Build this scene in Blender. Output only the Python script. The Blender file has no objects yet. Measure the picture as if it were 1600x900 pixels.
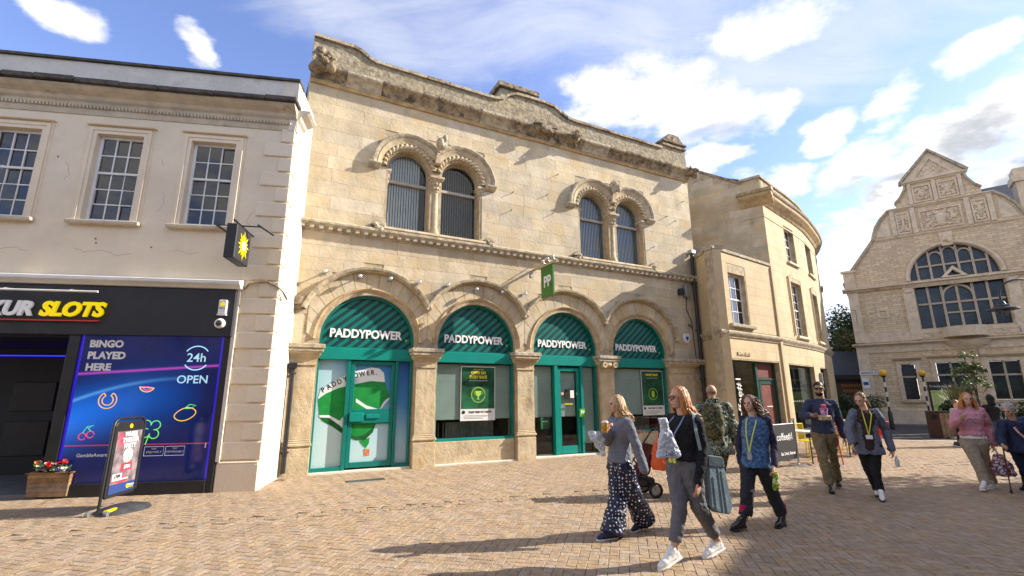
import bpy, bmesh, math, random
import numpy as np
from mathutils import Vector, Matrix, noise
from mathutils.geometry import tessellate_polygon
R=math.radians; sin=math.sin; cos=math.cos; PI=math.pi
rnd=random.Random(7)
S=bpy.context.scene; COL=S.collection
# ------------------------------------------------------------------ camera
cam=bpy.data.cameras.new('camera'); co=bpy.data.objects.new('camera',cam); COL.objects.link(co)
cam.sensor_width=36; cam.lens=741.3/1600*36; cam.clip_end=2000; cam.clip_start=.05
co.location=(0,0,1.6)
co.rotation_euler=(Matrix.Rotation(R(90+12.84),3,'X')@Matrix.Rotation(R(-.332),3,'Z')).to_euler()
S.camera=co
# ------------------------------------------------------------------ light
SUN_AZ,SUN_EL=80.4,29.5
S.view_settings.view_transform='Standard'; S.view_settings.look='None'; S.view_settings.exposure=1.05; S.view_settings.gamma=1
W=bpy.data.worlds.new('World'); S.world=W; W.use_nodes=True
sl=bpy.data.lights.new('sun','SUN'); sl.energy=4.6; sl.angle=R(.5); sl.color=(1,.93,.82)
so=bpy.data.objects.new('sun',sl); COL.objects.link(so)
sd=Vector((sin(R(SUN_AZ))*cos(R(SUN_EL)),cos(R(SUN_AZ))*cos(R(SUN_EL)),sin(R(SUN_EL))))
so.rotation_euler=sd.to_track_quat('Z','Y').to_euler(); so.location=sd*60
S.cycles.max_bounces=6; S.cycles.transparent_max_bounces=12; S.cycles.caustics_reflective=False; S.cycles.caustics_refractive=False
def world():
    nt=W.node_tree; N=nt.nodes; K=nt.links; N.clear()
    def nd(t,**k):
        n=N.new(t)
        for a,b in k.items(): setattr(n,a,b)
        return n
    def mth(op,a,b=None,c=None,clamp=False):
        n=nd('ShaderNodeMath',operation=op,use_clamp=clamp)
        for i,v in enumerate((a,b,c)):
            if v is None: continue
            if isinstance(v,(int,float)): n.inputs[i].default_value=v
            else: K.new(v,n.inputs[i])
        return n.outputs[0]
    out=nd('ShaderNodeOutputWorld'); bg=nd('ShaderNodeBackground'); bg.inputs[1].default_value=.15
    sky=nd('ShaderNodeTexSky',sky_type='NISHITA',sun_disc=False)
    sky.sun_elevation=R(SUN_EL); sky.sun_rotation=R(SUN_AZ); sky.air_density=1.0; sky.dust_density=.25; sky.ozone_density=2.5
    tc=nd('ShaderNodeTexCoord'); sx=nd('ShaderNodeSeparateXYZ'); K.new(tc.outputs['Generated'],sx.inputs[0])
    x,y,z=sx.outputs
    az=mth('MULTIPLY',mth('ARCTAN2',x,y),57.2958); el=mth('MULTIPLY',mth('ARCSINE',z),57.2958)
    # noise in a cloud-deck projection so that clouds shrink towards the horizon
    den=mth('ADD',mth('MAXIMUM',z,0),.22); cx=mth('DIVIDE',x,den); cy=mth('DIVIDE',y,den)
    cv=nd('ShaderNodeCombineXYZ'); K.new(cx,cv.inputs[0]); K.new(cy,cv.inputs[1])
    def noise_(sc,det,vec=cv.outputs[0],rough=.55,dist=0,off=0):
        n=nd('ShaderNodeTexNoise'); n.inputs['Scale'].default_value=sc; n.inputs['Detail'].default_value=det
        n.inputs['Roughness'].default_value=rough; n.inputs['Distortion'].default_value=dist
        if off:
            a=nd('ShaderNodeVectorMath',operation='ADD'); K.new(vec,a.inputs[0]); a.inputs[1].default_value=(off,off*.7,off*.3); vec=a.outputs[0]
        K.new(vec,n.inputs['Vector']); return n.outputs['Fac']
    n1=noise_(5,9,rough=.62); n2=noise_(15,8,off=7,rough=.65); wx=noise_(2.5,4,off=3); wy=noise_(2.5,4,off=11); w2=noise_(8,4,off=19); w3=noise_(8,4,off=29)
    azw=mth('ADD',az,mth('ADD',mth('MULTIPLY',mth('SUBTRACT',wx,.5),7),mth('MULTIPLY',mth('SUBTRACT',w2,.5),5)))
    elw=mth('ADD',el,mth('ADD',mth('MULTIPLY',mth('SUBTRACT',wy,.5),5),mth('MULTIPLY',mth('SUBTRACT',w3,.5),3.5)))
    def blob(a,e,ra,re,tilt=0):
        dx=mth('SUBTRACT',azw,a); dy=mth('SUBTRACT',elw,e)
        if tilt:
            c_,s_=cos(R(tilt)),sin(R(tilt))
            dx,dy=mth('ADD',mth('MULTIPLY',dx,c_),mth('MULTIPLY',dy,s_)),mth('SUBTRACT',mth('MULTIPLY',dy,c_),mth('MULTIPLY',dx,s_))
        dx=mth('DIVIDE',dx,ra); dy=mth('DIVIDE',dy,re)
        return mth('SUBTRACT',1,mth('ADD',mth('MULTIPLY',dx,dx),mth('MULTIPLY',dy,dy)))
    def union(L):
        m=L[0]
        for b in L[1:]: m=mth('MAXIMUM',m,b)
        return m
    CUM=[(17.1,33.6,9,3.5,-6),(25.1,29.9,7.3,2.7,-8),(11.4,35.6,5,2.2,0),(31.9,28.9,2.6,1.4,15),(25.7,25.4,3.3,1.6,0),(32.1,21.7,4,2,8),(37.8,21.3,4,2.3,10),(40.8,18.6,2.6,2.8,0),(37,13.9,3.2,3.6,0),(34.7,11.1,3,3,0),(42.1,26.3,2.7,1.8,15),(36.3,25.5,2.5,1.5,20),(-47.9,32.4,3.6,1.5,0),(-37.4,33.7,2.9,1.5,-25),(50.2,23,2.4,1.6,20),(46.6,21.2,4.2,3,0),(49.5,17.4,4.5,3.5,0),(32.5,36.9,6.5,2.2,0),(49.2,28,3,1.2,10),(45,8,12,5,0),
         (62,20,12,8,0),(-70,24,14,6,0),(95,22,20,10,0),(140,26,30,14,0),(-120,24,30,12,0),(-170,30,34,14,0),(0,62,40,9,0),(120,55,40,12,0),(-110,55,40,12,0)]  # this row: clouds added outside the view for more fill light
    cu=union([blob(b[0],b[1],b[2]*1.08,b[3]*1.12,b[4]) for b in CUM])
    d=mth('ADD',mth('MULTIPLY',cu,1.15),mth('MULTIPLY',mth('SUBTRACT',n1,.5),3.4)); d=mth('ADD',d,mth('MULTIPLY',mth('SUBTRACT',n2,.5),2.0))
    sm=nd('ShaderNodeMapRange',interpolation_type='SMOOTHSTEP'); K.new(d,sm.inputs[0]); sm.inputs[1].default_value=-.35; sm.inputs[2].default_value=1.15
    # thin veil of high cloud
    VE=[(-3,43,28,6,0),(17.6,40,18,6,0),(38,33.2,13,4.5,0),(30,33.3,12,4,0),(-20,41,14,3,-15),(36,8,20,7,0),(60,60,60,20,0)]
    ve=union([blob(*b) for b in VE]); st=nd('ShaderNodeMapping'); st.inputs['Scale'].default_value=(.9,2.6,1); st.inputs['Rotation'].default_value=(0,0,R(38)); K.new(cv.outputs[0],st.inputs[0])
    n3=noise_(2.6,8,vec=st.outputs[0],rough=.62,dist=.6)
    vd=mth('ADD',mth('MULTIPLY',ve,.75),mth('MULTIPLY',mth('SUBTRACT',n3,.47),3.1))
    sv=nd('ShaderNodeMapRange',interpolation_type='SMOOTHSTEP'); K.new(vd,sv.inputs[0]); sv.inputs[1].default_value=-.6; sv.inputs[2].default_value=1.5; sv.inputs[4].default_value=.66
    gain=nd('ShaderNodeVectorMath',operation='MULTIPLY'); K.new(sky.outputs[0],gain.inputs[0]); gain.inputs[1].default_value=(.93,.84,1.0)
    # cloud colour: bright tops, grey bases (density), light and shade set in the colours
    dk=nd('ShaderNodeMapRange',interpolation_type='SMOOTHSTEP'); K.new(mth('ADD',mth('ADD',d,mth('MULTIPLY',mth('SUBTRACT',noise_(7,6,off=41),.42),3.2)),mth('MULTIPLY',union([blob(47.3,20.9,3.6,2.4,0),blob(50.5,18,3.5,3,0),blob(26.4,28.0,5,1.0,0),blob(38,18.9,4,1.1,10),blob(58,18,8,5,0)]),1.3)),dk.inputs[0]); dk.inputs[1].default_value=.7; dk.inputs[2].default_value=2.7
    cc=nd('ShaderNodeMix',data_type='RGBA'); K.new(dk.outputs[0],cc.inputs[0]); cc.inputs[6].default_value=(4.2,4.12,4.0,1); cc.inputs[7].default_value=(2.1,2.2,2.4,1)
    vc=nd('ShaderNodeMix',data_type='RGBA'); K.new(sv.outputs[0],vc.inputs[0]); K.new(gain.outputs[0],vc.inputs[6]); vc.inputs[7].default_value=(3.3,3.4,3.7,1)
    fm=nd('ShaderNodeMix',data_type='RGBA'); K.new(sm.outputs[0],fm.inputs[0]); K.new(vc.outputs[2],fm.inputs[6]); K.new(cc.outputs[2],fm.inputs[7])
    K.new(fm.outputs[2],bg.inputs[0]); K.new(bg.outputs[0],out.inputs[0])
world()
# ------------------------------------------------------------------ mesh builder
class MB:
    def __init__(s): s.v=[]; s.f=[]; s.m=[]; s.mi=0
    def add(s,v,f):
        o=len(s.v); s.v+=[tuple(p) for p in v]; s.f+=[tuple(i+o for i in q) for q in f]; s.m+=[s.mi]*len(f); return s
    def box(s,x0,x1,y0,y1,z0,z1):
        return s.add([(x0,y0,z0),(x1,y0,z0),(x1,y1,z0),(x0,y1,z0),(x0,y0,z1),(x1,y0,z1),(x1,y1,z1),(x0,y1,z1)],
          [(0,3,2,1),(4,5,6,7),(0,1,5,4),(1,2,6,5),(2,3,7,6),(3,0,4,7)])
    def prism(s,pts,y0,y1,holes=()):
        """outline in x,z extruded in y; holes allowed"""
        loops=[list(pts)]+[list(h) for h in holes]
        area=lambda l:sum(l[i][0]*l[(i+1)%len(l)][1]-l[(i+1)%len(l)][0]*l[i][1] for i in range(len(l)))
        if area(loops[0])<0: loops[0].reverse()
        for h in loops[1:]:
            if area(h)>0: h.reverse()
        flat=[p for l in loops for p in l]; n=len(flat)
        tri=tessellate_polygon([[Vector((p[0],p[1],0)) for p in l] for l in loops])
        V=[(p[0],y0,p[1]) for p in flat]+[(p[0],y1,p[1]) for p in flat]; F=[]
        for t in tri:
            a,b,c=[flat[i] for i in t]; ar=(b[0]-a[0])*(c[1]-a[1])-(c[0]-a[0])*(b[1]-a[1])
            if abs(ar)<1e-12: continue
            t=tuple(t) if ar>0 else tuple(reversed(t))
            F.append(t); F.append(tuple(i+n for i in reversed(t)))
        o=0
        for l in loops:
            k=len(l)
            for i in range(k):
                j=(i+1)%k; F.append((o+i,o+i+n,o+j+n,o+j))
            o+=k
        return s.add(V,F)
    def extr(s,prof,x0,x1,cap=True):
        """profile (y,z) swept along x; counter order free"""
        n=len(prof); V=[(x0,y,z) for y,z in prof]+[(x1,y,z) for y,z in prof]
        F=[(i,(i+1)%n,(i+1)%n+n,i+n) for i in range(n)]
        if cap: F+=[tuple(range(n-1,-1,-1)),tuple(range(n,2*n))]
        return s.add(V,F)
    def arc(s,cx,cz,prof,a0=0,a1=180,n=28,mod=None):
        """closed profile (r,y) swept about (cx,cz) in the xz plane"""
        k=len(prof); V=[];F=[]
        for i in range(n+1):
            a=R(a0+(a1-a0)*i/n)
            for r,y in (mod(i/n,prof) if mod else prof): V.append((cx+r*cos(a),y,cz+r*sin(a)))
        for i in range(n):
            for j in range(k):
                jj=(j+1)%k; F.append((i*k+j,i*k+jj,(i+1)*k+jj,(i+1)*k+j))
        F+=[tuple(range(k)),tuple(n*k+j for j in range(k-1,-1,-1))]
        return s.add(V,F)
    def tube(s,path,r,n=8,cap=True):
        path=[Vector(p) for p in path]; m=len(path); V=[];F=[]; rr=r if isinstance(r,(list,tuple)) else [r]*m
        up=None
        for i,p in enumerate(path):
            t=(path[min(i+1,m-1)]-path[max(i-1,0)]).normalized()
            if up is None: up=Vector((0,0,1)) if abs(t.z)<.9 else Vector((1,0,0))
            a=t.cross(up).normalized(); b=a.cross(t).normalized(); up=b
            for j in range(n):
                q=2*PI*j/n; V.append(p+(a*cos(q)+b*sin(q))*rr[i])
        for i in range(m-1):
            for j in range(n):
                jj=(j+1)%n; F.append((i*n+j,i*n+jj,(i+1)*n+jj,(i+1)*n+j))
        if cap: F+=[tuple(range(n-1,-1,-1)),tuple((m-1)*n+j for j in range(n))]
        return s.add(V,F)
    def lathe(s,c,prof,n=16,axis='z',a0=0,a1=360):
        V=[];F=[];k=len(prof); full=abs(a1-a0)>=360; m=n if full else n+1
        for i in range(m):
            a=R(a0+(a1-a0)*i/n)
            for r,h in prof:
                x,y,z=r*cos(a),r*sin(a),h
                if axis=='y': x,y,z=x,h,y
                if axis=='x': x,y,z=h,x,y
                V.append((c[0]+x,c[1]+y,c[2]+z))
        for i in range(n):
            ii=(i+1)%m
            for j in range(k-1): F.append((i*k+j,ii*k+j,ii*k+j+1,i*k+j+1))
        return s.add(V,F)
    def ball(s,c,r,n=10,m=7):
        r=r if isinstance(r,(tuple,list)) else (r,r,r); V=[];F=[]
        for i in range(1,m):
            t=PI*i/m
            for j in range(n):
                p=2*PI*j/n; V.append((c[0]+r[0]*sin(t)*cos(p),c[1]+r[1]*sin(t)*sin(p),c[2]+r[2]*cos(t)))
        V+=[(c[0],c[1],c[2]+r[2]),(c[0],c[1],c[2]-r[2])]; a=len(V)-2
        for i in range(m-2):
            for j in range(n):
                jj=(j+1)%n; F.append((i*n+j,(i+1)*n+j,(i+1)*n+jj,i*n+jj))
        for j in range(n):
            jj=(j+1)%n; F.append((a,j,jj)); F.append((a+1,(m-2)*n+jj,(m-2)*n+j))
        return s.add(V,F)
    def xf(s,M_,start=0):
        s.v[start:]=[tuple(M_@Vector(p)) for p in s.v[start:]]; return s
    def mesh(s,name,mats):
        me=bpy.data.meshes.new(name); me.from_pydata(s.v,[],s.f)
        for m in (mats if isinstance(mats,(list,tuple)) else [mats]): me.materials.append(m)
        if any(s.m): me.polygons.foreach_set('material_index',s.m)
        me.update(); return me
    def build(s,name,mat,par=None,smooth=False,bevel=0,fix=True,**k):
        me=s.mesh(name,mat)
        if fix:
            bm=bmesh.new(); bm.from_mesh(me); bmesh.ops.recalc_face_normals(bm,faces=bm.faces); bm.to_mesh(me); bm.free()
        if smooth:
            me.polygons.foreach_set('use_smooth',[True]*len(me.polygons))
            try: me.set_sharp_from_angle(angle=R(42))
            except Exception: pass
        o=put(name,me,par,**k)
        if bevel:
            b=o.modifiers.new('bevel','BEVEL'); b.width=bevel; b.segments=1; b.limit_method='ANGLE'; b.angle_limit=R(40)
        return o
def put(name,data,par=None,loc=None,rot=None,scale=None,label=None,cat=None,group=None,kind=None):
    o=bpy.data.objects.new(name,data); COL.objects.link(o); o.parent=par
    if loc: o.location=loc
    if rot: o.rotation_euler=rot
    if scale: o.scale=scale
    for a,b in (('label',label),('category',cat),('group',group),('kind',kind)):
        if b: o[a]=b
    return o
def thing(name,label,cat,loc=(0,0,0),rz=0,group=None): return put(name,None,None,loc,(0,0,R(rz)),None,label,cat,group)
def kids(o): return [c for c in COL.objects if c.parent==o]
def dup(o,par=None,label=None,group=None,loc=None,rz=None):
    c=o.copy(); COL.objects.link(c); c.parent=par
    if label: c['label']=label
    if group: c['group']=group
    if loc: c.location=loc
    if rz is not None: c.rotation_euler=(0,0,R(rz))
    for k in kids(o): dup(k,c)
    return c
FONTS=[]
def text(s,name,mat,par,loc,size,rot=(PI/2,0,0),bold=0,ext=.002,ax='CENTER',shear=0,sx=1,space=1,ay='CENTER'):
    c=bpy.data.curves.new(name,'FONT'); c.body=s; c.size=size; c.extrude=ext; c.offset=bold; c.align_x=ax; c.align_y=ay
    c.shear=shear; c.space_character=space; c.resolution_u=3; c.materials.append(mat)
    o=put(name,c,par,loc,rot,(sx,1,1)); FONTS.append(o); return o
def circ(cx,cz,r,n=24,a0=0,a1=360):
    m=n if abs(a1-a0)>=360 else n+1
    return [(cx+r*cos(R(a0+(a1-a0)*i/n)),cz+r*sin(R(a0+(a1-a0)*i/n))) for i in range(m)]
# ------------------------------------------------------------------ materials
MAT={}
def mat(name,col,rough=.75,var=.18,scale=3,bump=.25,bscale=60,metal=0,spec=.35,rand=0,dirt=None,dscale=1.2,dth=(.5,.7),dstretch=1,alt=None,coat=0,emit=0,detail=5):
    m=bpy.data.materials.new(name); m.use_nodes=True; nt=m.node_tree; N=nt.nodes; K=nt.links
    b=N['Principled BSDF']; b.inputs['Roughness'].default_value=rough; b.inputs['Metallic'].default_value=metal
    b.inputs['Specular IOR Level'].default_value=spec; b.inputs['Coat Weight'].default_value=coat
    g=N.new('ShaderNodeNewGeometry'); P=g.outputs['Position']; MAT[name]=m
    def nz(sc,det=4,vec=P,rough=.6):
        n=N.new('ShaderNodeTexNoise'); n.inputs['Scale'].default_value=sc; n.inputs['Detail'].default_value=det; n.inputs['Roughness'].default_value=rough
        K.new(vec,n.inputs['Vector']); return n.outputs['Fac']
    def mix(f,a,c,bt='MIX'):
        n=N.new('ShaderNodeMix'); n.data_type='RGBA'; n.blend_type=bt
        for i,v in ((0,f),(6,a),(7,c)):
            if isinstance(v,(int,float)): n.inputs[i].default_value=v
            elif isinstance(v,tuple): n.inputs[i].default_value=(*v[:3],1)
            else: K.new(v,n.inputs[i])
        return n.outputs[2]
    def ramp(f,a,c,smooth=True):
        n=N.new('ShaderNodeMapRange'); n.inputs[1].default_value=a; n.inputs[2].default_value=c; n.interpolation_type='SMOOTHSTEP' if smooth else 'LINEAR'; K.new(f,n.inputs[0]); return n.outputs[0]
    lo=tuple(c*(1-var) for c in col); hi=tuple(min(1,c*(1+var)) for c in col)
    c=mix(ramp(nz(scale,detail),.32,.68),lo,hi) if var else None
    if c is None:
        r=N.new('ShaderNodeRGB'); r.outputs[0].default_value=(*col,1); c=r.outputs[0]
    if alt: c=mix(ramp(nz(scale*.45+.13,3),.5,.72),c,alt)
    if rand:
        oi=N.new('ShaderNodeObjectInfo'); ad=N.new('ShaderNodeMath'); ad.operation='ADD'; K.new(oi.outputs['Random'],ad.inputs[0]); K.new(g.outputs['Random Per Island'],ad.inputs[1])
        fr=N.new('ShaderNodeMath'); fr.operation='FRACT'; K.new(ad.outputs[0],fr.inputs[0])
        wn=N.new('ShaderNodeTexWhiteNoise'); wn.noise_dimensions='1D'; K.new(fr.outputs[0],wn.inputs['W'])
        hs=N.new('ShaderNodeHueSaturation'); mr=N.new('ShaderNodeMapRange'); K.new(fr.outputs[0],mr.inputs[0]); mr.inputs[3].default_value=1-rand; mr.inputs[4].default_value=1+rand*.6
        ms=N.new('ShaderNodeMapRange'); K.new(wn.outputs['Value'],ms.inputs[0]); ms.inputs[3].default_value=1-rand*1.3; ms.inputs[4].default_value=1+rand*.8
        K.new(mr.outputs[0],hs.inputs['Value']); K.new(ms.outputs[0],hs.inputs['Saturation']); K.new(c,hs.inputs['Color']); c=hs.outputs[0]
    if dirt:
        mp=N.new('ShaderNodeMapping'); mp.inputs['Scale'].default_value=(1,1,1/dstretch); K.new(P,mp.inputs[0])
        c=mix(ramp(nz(dscale,7,mp.outputs[0],.68),*dth),c,dirt)
    K.new(c,b.inputs['Base Color'])
    if emit: K.new(c,b.inputs['Emission Color']); b.inputs['Emission Strength'].default_value=emit
    if bump:
        bp=N.new('ShaderNodeBump'); bp.inputs['Strength'].default_value=bump; bp.inputs['Distance'].default_value=.02
        ad=N.new('ShaderNodeMath'); ad.operation='ADD'; K.new(nz(bscale,6),ad.inputs[0]); 
        mu=N.new('ShaderNodeMath'); mu.operation='MULTIPLY'; mu.inputs[1].default_value=2; K.new(nz(bscale*.17,4),mu.inputs[0]); K.new(mu.outputs[0],ad.inputs[1])
        K.new(ad.outputs[0],bp.inputs['Height']); K.new(bp.outputs[0],b.inputs['Normal'])
    return m
def glass(name,tint=(.85,.9,.9),rough=.0,refl=1.5,op=0,col=(.02,.02,.02)):
    m=bpy.data.materials.new(name); m.use_nodes=True; nt=m.node_tree; N=nt.nodes; K=nt.links; N.remove(N['Principled BSDF'])
    o=N['Material Output']; t=N.new('ShaderNodeBsdfTransparent'); t.inputs[0].default_value=(*tint,1)
    gl=N.new('ShaderNodeBsdfGlossy'); gl.inputs['Roughness'].default_value=rough; gl.inputs[0].default_value=(1,1,1,1)
    d=N.new('ShaderNodeBsdfDiffuse'); d.inputs[0].default_value=(*col,1); m1=N.new('ShaderNodeMixShader'); m1.inputs[0].default_value=op
    K.new(t.outputs[0],m1.inputs[1]); K.new(d.outputs[0],m1.inputs[2])
    fr=N.new('ShaderNodeFresnel'); fr.inputs[0].default_value=refl; mx=N.new('ShaderNodeMixShader')
    bp=N.new('ShaderNodeBump'); bp.inputs['Strength'].default_value=.01; bp.inputs['Distance'].default_value=.06; nz=N.new('ShaderNodeTexNoise'); nz.inputs['Scale'].default_value=2.2
    g=N.new('ShaderNodeNewGeometry'); K.new(g.outputs['Position'],nz.inputs['Vector']); K.new(nz.outputs['Fac'],bp.inputs['Height']); K.new(bp.outputs[0],gl.inputs['Normal'])
    inv=N.new('ShaderNodeMath'); inv.operation='SUBTRACT'; inv.inputs[0].default_value=1; K.new(g.outputs['Backfacing'],inv.inputs[1]); mu=N.new('ShaderNodeMath'); mu.operation='MULTIPLY'; K.new(fr.outputs[0],mu.inputs[0]); K.new(inv.outputs[0],mu.inputs[1])
    K.new(mu.outputs[0],mx.inputs[0]); K.new(m1.outputs[0],mx.inputs[1]); K.new(gl.outputs[0],mx.inputs[2]); K.new(mx.outputs[0],o.inputs[0]); MAT[name]=m; return m
mat('stone',(.57,.47,.315),.85,.12,2.2,.35,70,rand=.12,alt=(.56,.42,.245),dirt=(.38,.30,.195),dscale=2.4,dth=(.54,.78),dstretch=3)
mat('stone_plain',(.53,.425,.275),.85,.16,3.5,.5,55,alt=(.5,.37,.2),dirt=(.28,.215,.14),dscale=1.6,dth=(.56,.76),dstretch=2.5)
mat('stone_joint',(.45,.36,.235),.9,.2,5,.4,60,dirt=(.25,.2,.13),dscale=2,dth=(.5,.8))
mat('stone_ochre',(.50,.36,.19),.85,.2,4,.5,55,dirt=(.25,.18,.10),dscale=2.2,dth=(.52,.75))
mat('stone_weathered',(.45,.38,.265),.92,.25,7,.8,45,rand=.1,dirt=(.2,.165,.115),dscale=4.5,dth=(.52,.78))
mat('stone_parapet',(.36,.30,.20),.95,.28,9,.8,60,rand=.08,dirt=(.17,.145,.10),dscale=7,dth=(.48,.72))
mat('stone_sooty',(.33,.26,.17),.95,.35,6,.9,45,dirt=(.09,.072,.055),dscale=5,dth=(.45,.66))
mat('stone_annex',(.54,.42,.25),.85,.08,1.6,.25,80,rand=.05,dirt=(.40,.31,.19),dscale=1.5,dth=(.58,.85),dstretch=4)
mat('stone_museum',(.70,.56,.385),.9,.1,6,.5,30,rand=.05,dirt=(.36,.29,.2),dscale=2.2,dth=(.58,.9))
mat('stone_dressing',(.68,.55,.39),.85,.14,3,.4,40,dirt=(.22,.18,.13),dscale=1.5,dth=(.55,.8))
mat('render_cream',(.79,.67,.50),.8,.06,1.1,.35,22,alt=(.77,.66,.51),dirt=(.60,.5,.37),dscale=1.3,dth=(.62,.82),dstretch=2.5)
mat('render_white',(.68,.62,.52),.8,.06,1.5,.4,25,dirt=(.42,.36,.28),dscale=2.6,dth=(.55,.75),dstretch=3)
mat('lead_dark',(.07,.062,.055),.8,.35,7,1.2,20)
mat('paint_white',(.78,.77,.73),.45,.05,3,.1,60)
mat('paint_black',(.018,.018,.02),.4,.2,4,.06,50,spec=.5)
mat('board_black',(.03,.031,.035),.5,.12,2,.05,40)
mat('teal',(.0,.165,.135),.35,.08,2,.04,40,spec=.5)
mat('teal_light',(.0,.23,.185),.35,.06,2,.04,40,spec=.5)
mat('teal_dark',(.008,.045,.045),.4,.08,2,.04,40)
mat('white_letter',(.82,.82,.8),.5,0,bump=0)
mat('green_dot',(.2,.62,.05),.5,0,bump=0)
mat('film_grey',(.42,.48,.46),.55,.12,.8,.03,30)
mat('dark_inside',(.012,.012,.013),.9,.2,3,0)
mat('wood_planter',(.30,.185,.095),.75,.3,5,.5,30,rand=.2)
mat('black_rubber',(.02,.02,.02),.6,.2,8,.2,80)
mat('steel',(.55,.55,.56),.3,.1,9,.05,60,metal=1)
mat('steel_dull',(.35,.36,.37),.5,.15,9,.1,60,metal=.8)
mat('yellow',(.75,.55,.01),.45,.05,4,0)
mat('red',(.62,.02,.015),.45,.05,4,0)
mat('slate',(.045,.05,.062),.55,.3,12,.6,25,rand=.25)
mat('brick',(.365,.262,.162),.85,.15,9,.6,80,rand=.13,alt=(.38,.255,.175),dirt=(.24,.175,.12),dscale=1.3,dth=(.52,.8))
mat('sand',(.15,.11,.07),.95,.3,9,.6,70)
mat('asphalt',(.07,.068,.065),.9,.25,5,.6,80)
glass('glass_shop',(.86,.9,.88)); glass('glass_win',(.84,.87,.88),refl=1.5); glass('glass_dark',(.2,.22,.25),refl=1.7,op=.5)
glass('glass_poster',(1,1,1),refl=1.35)
# ================================================================== GROUND
def herring():
    ang=R(90-13); ca,sa=cos(ang),sin(ang); w=.1
    bl0=Vector((-6.03,6.08)); bd=Vector((sin(R(70.9)),cos(R(70.9)))); bn=Vector((-bd.y,bd.x))
    out=[]
    n=230
    for i in range(-n,n):
        for j in range(-n,n):
            r=(i-j)%4
            if r==0: cx,cy,a=(i+1)*w,(j+.5)*w,0
            elif r==3: cx,cy,a=(i+.5)*w,(j+1)*w,PI/2
            else: continue
            x=cx*ca-cy*sa; y=cx*sa+cy*ca+6
            if y<3.3 or y>17.5 or x<-10 or x>17: continue
            if x>1.02*y+2.2 or x<-1.15*y-1.5: continue
            # behind the shop fronts
            if (x+4.39)*.4569-(y-10.45)*.8895<-.25 and x<6: continue
            if x<-4.6 and (x+5.23)*.1702-(y-8.83)*.9854<-.9: continue
            d=(Vector((x,y))-bl0).dot(bn)
            if abs(d)<.118: continue
            out.append((x,y,ang+a))
    k=-90
    while k<160:
        for row in (-.052,.052):
            p=bl0+bd*(k*.207+(.1 if row>0 else 0))+bn*row
            if p.y>3.3 and p.x>-10: out.append((p.x,p.y,math.atan2(bd.y,bd.x)))
        k+=1
    return out
g=MB().box(-500,500,-300,900,-.5,-.016).build('ground',mat('ground_far',(.2,.17,.13),.9,.2,2,.5,40),kind='structure')
PB=herring()
pv=MB(); pv.add([(-14,-14,-.011),(24,-14,-.011),(24,24,-.011),(-14,24,-.011)],[(0,1,2,3)])
pavement=pv.build('pavement',MAT['sand'],kind='structure',fix=False)
def brickmesh(cx,cy,a,tz=0,tx=0,ty=0,L=.0975,Wd=.0475,c=.0035):
    V=[];
    for (l,w_,z) in ((L,Wd,-.012),(L,Wd,-.0035),(L-c,Wd-c,0)):
        for sx_,sy_ in ((-1,-1),(1,-1),(1,1),(-1,1)):
            x,y=sx_*l,sy_*w_
            V.append((cx+x*cos(a)-y*sin(a),cy+x*sin(a)+y*cos(a),z+tz+tx*x+ty*y if z>-.01 else z))
    F=[(8,9,10,11)]+[(k*4+i,k*4+(i+1)%4,k*4+4+(i+1)%4,k*4+4+i) for k in (0,1) for i in range(4)]
    return V,F
def vis(x,y): return y>4.3 and abs(x)<1.1*y*1.02
PB.sort(key=lambda p:(0 if vis(p[0],p[1]) else 1,p[0]**2*.6+p[1]**2))
bv,bf=brickmesh(0,0,0); bme=MB().add(bv,bf).mesh('paving_brick',MAT['brick'])
for x,y,a in PB[:300]: put('paving_brick',bme,pavement,(x,y,rnd.uniform(-.0012,.0012)),(rnd.gauss(0,.006),rnd.gauss(0,.006),a+rnd.gauss(0,.006)))
ms=MB()
for x,y,a in PB[300:]:
    v,f=brickmesh(x,y,a+rnd.gauss(0,.006),rnd.uniform(-.0015,.0015),rnd.gauss(0,.01),rnd.gauss(0,.02)); ms.add(v,f)
ms.build('paving_bricks',MAT['brick'],pavement,kind='stuff',fix=False)
# beyond the laid bricks: a sheet of smaller looking pavers (material takes over)
def farbrick():
    m=mat('brick_far',(.35,.27,.175),.9,.12,2,0,dirt=(.26,.19,.12),dscale=.7,dth=(.5,.75)); nt=m.node_tree;N=nt.nodes;K=nt.links;b=N['Principled BSDF']
    g=N.new('ShaderNodeNewGeometry'); mp=N.new('ShaderNodeMapping'); mp.inputs['Rotation'].default_value=(0,0,R(13)); K.new(g.outputs['Position'],mp.inputs[0])
    br=N.new('ShaderNodeTexBrick'); br.inputs['Scale'].default_value=1; br.inputs['Brick Width'].default_value=.2; br.inputs['Row Height'].default_value=.1; br.inputs['Mortar Size'].default_value=.006
    br.inputs['Color1'].default_value=(1,1,1,1); br.inputs['Color2'].default_value=(.82,.8,.78,1); br.inputs['Mortar'].default_value=(.4,.36,.3,1); K.new(mp.outputs[0],br.inputs['Vector'])
    mx=N.new('ShaderNodeMix'); mx.data_type='RGBA'; mx.blend_type='MULTIPLY'; mx.inputs[0].default_value=1
    src=b.inputs['Base Color'].links[0].from_socket; K.new(src,mx.inputs[6]); K.new(br.outputs['Color'],mx.inputs[7]); K.new(mx.outputs[2],b.inputs['Base Color'])
    return m
fb=farbrick()
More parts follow.
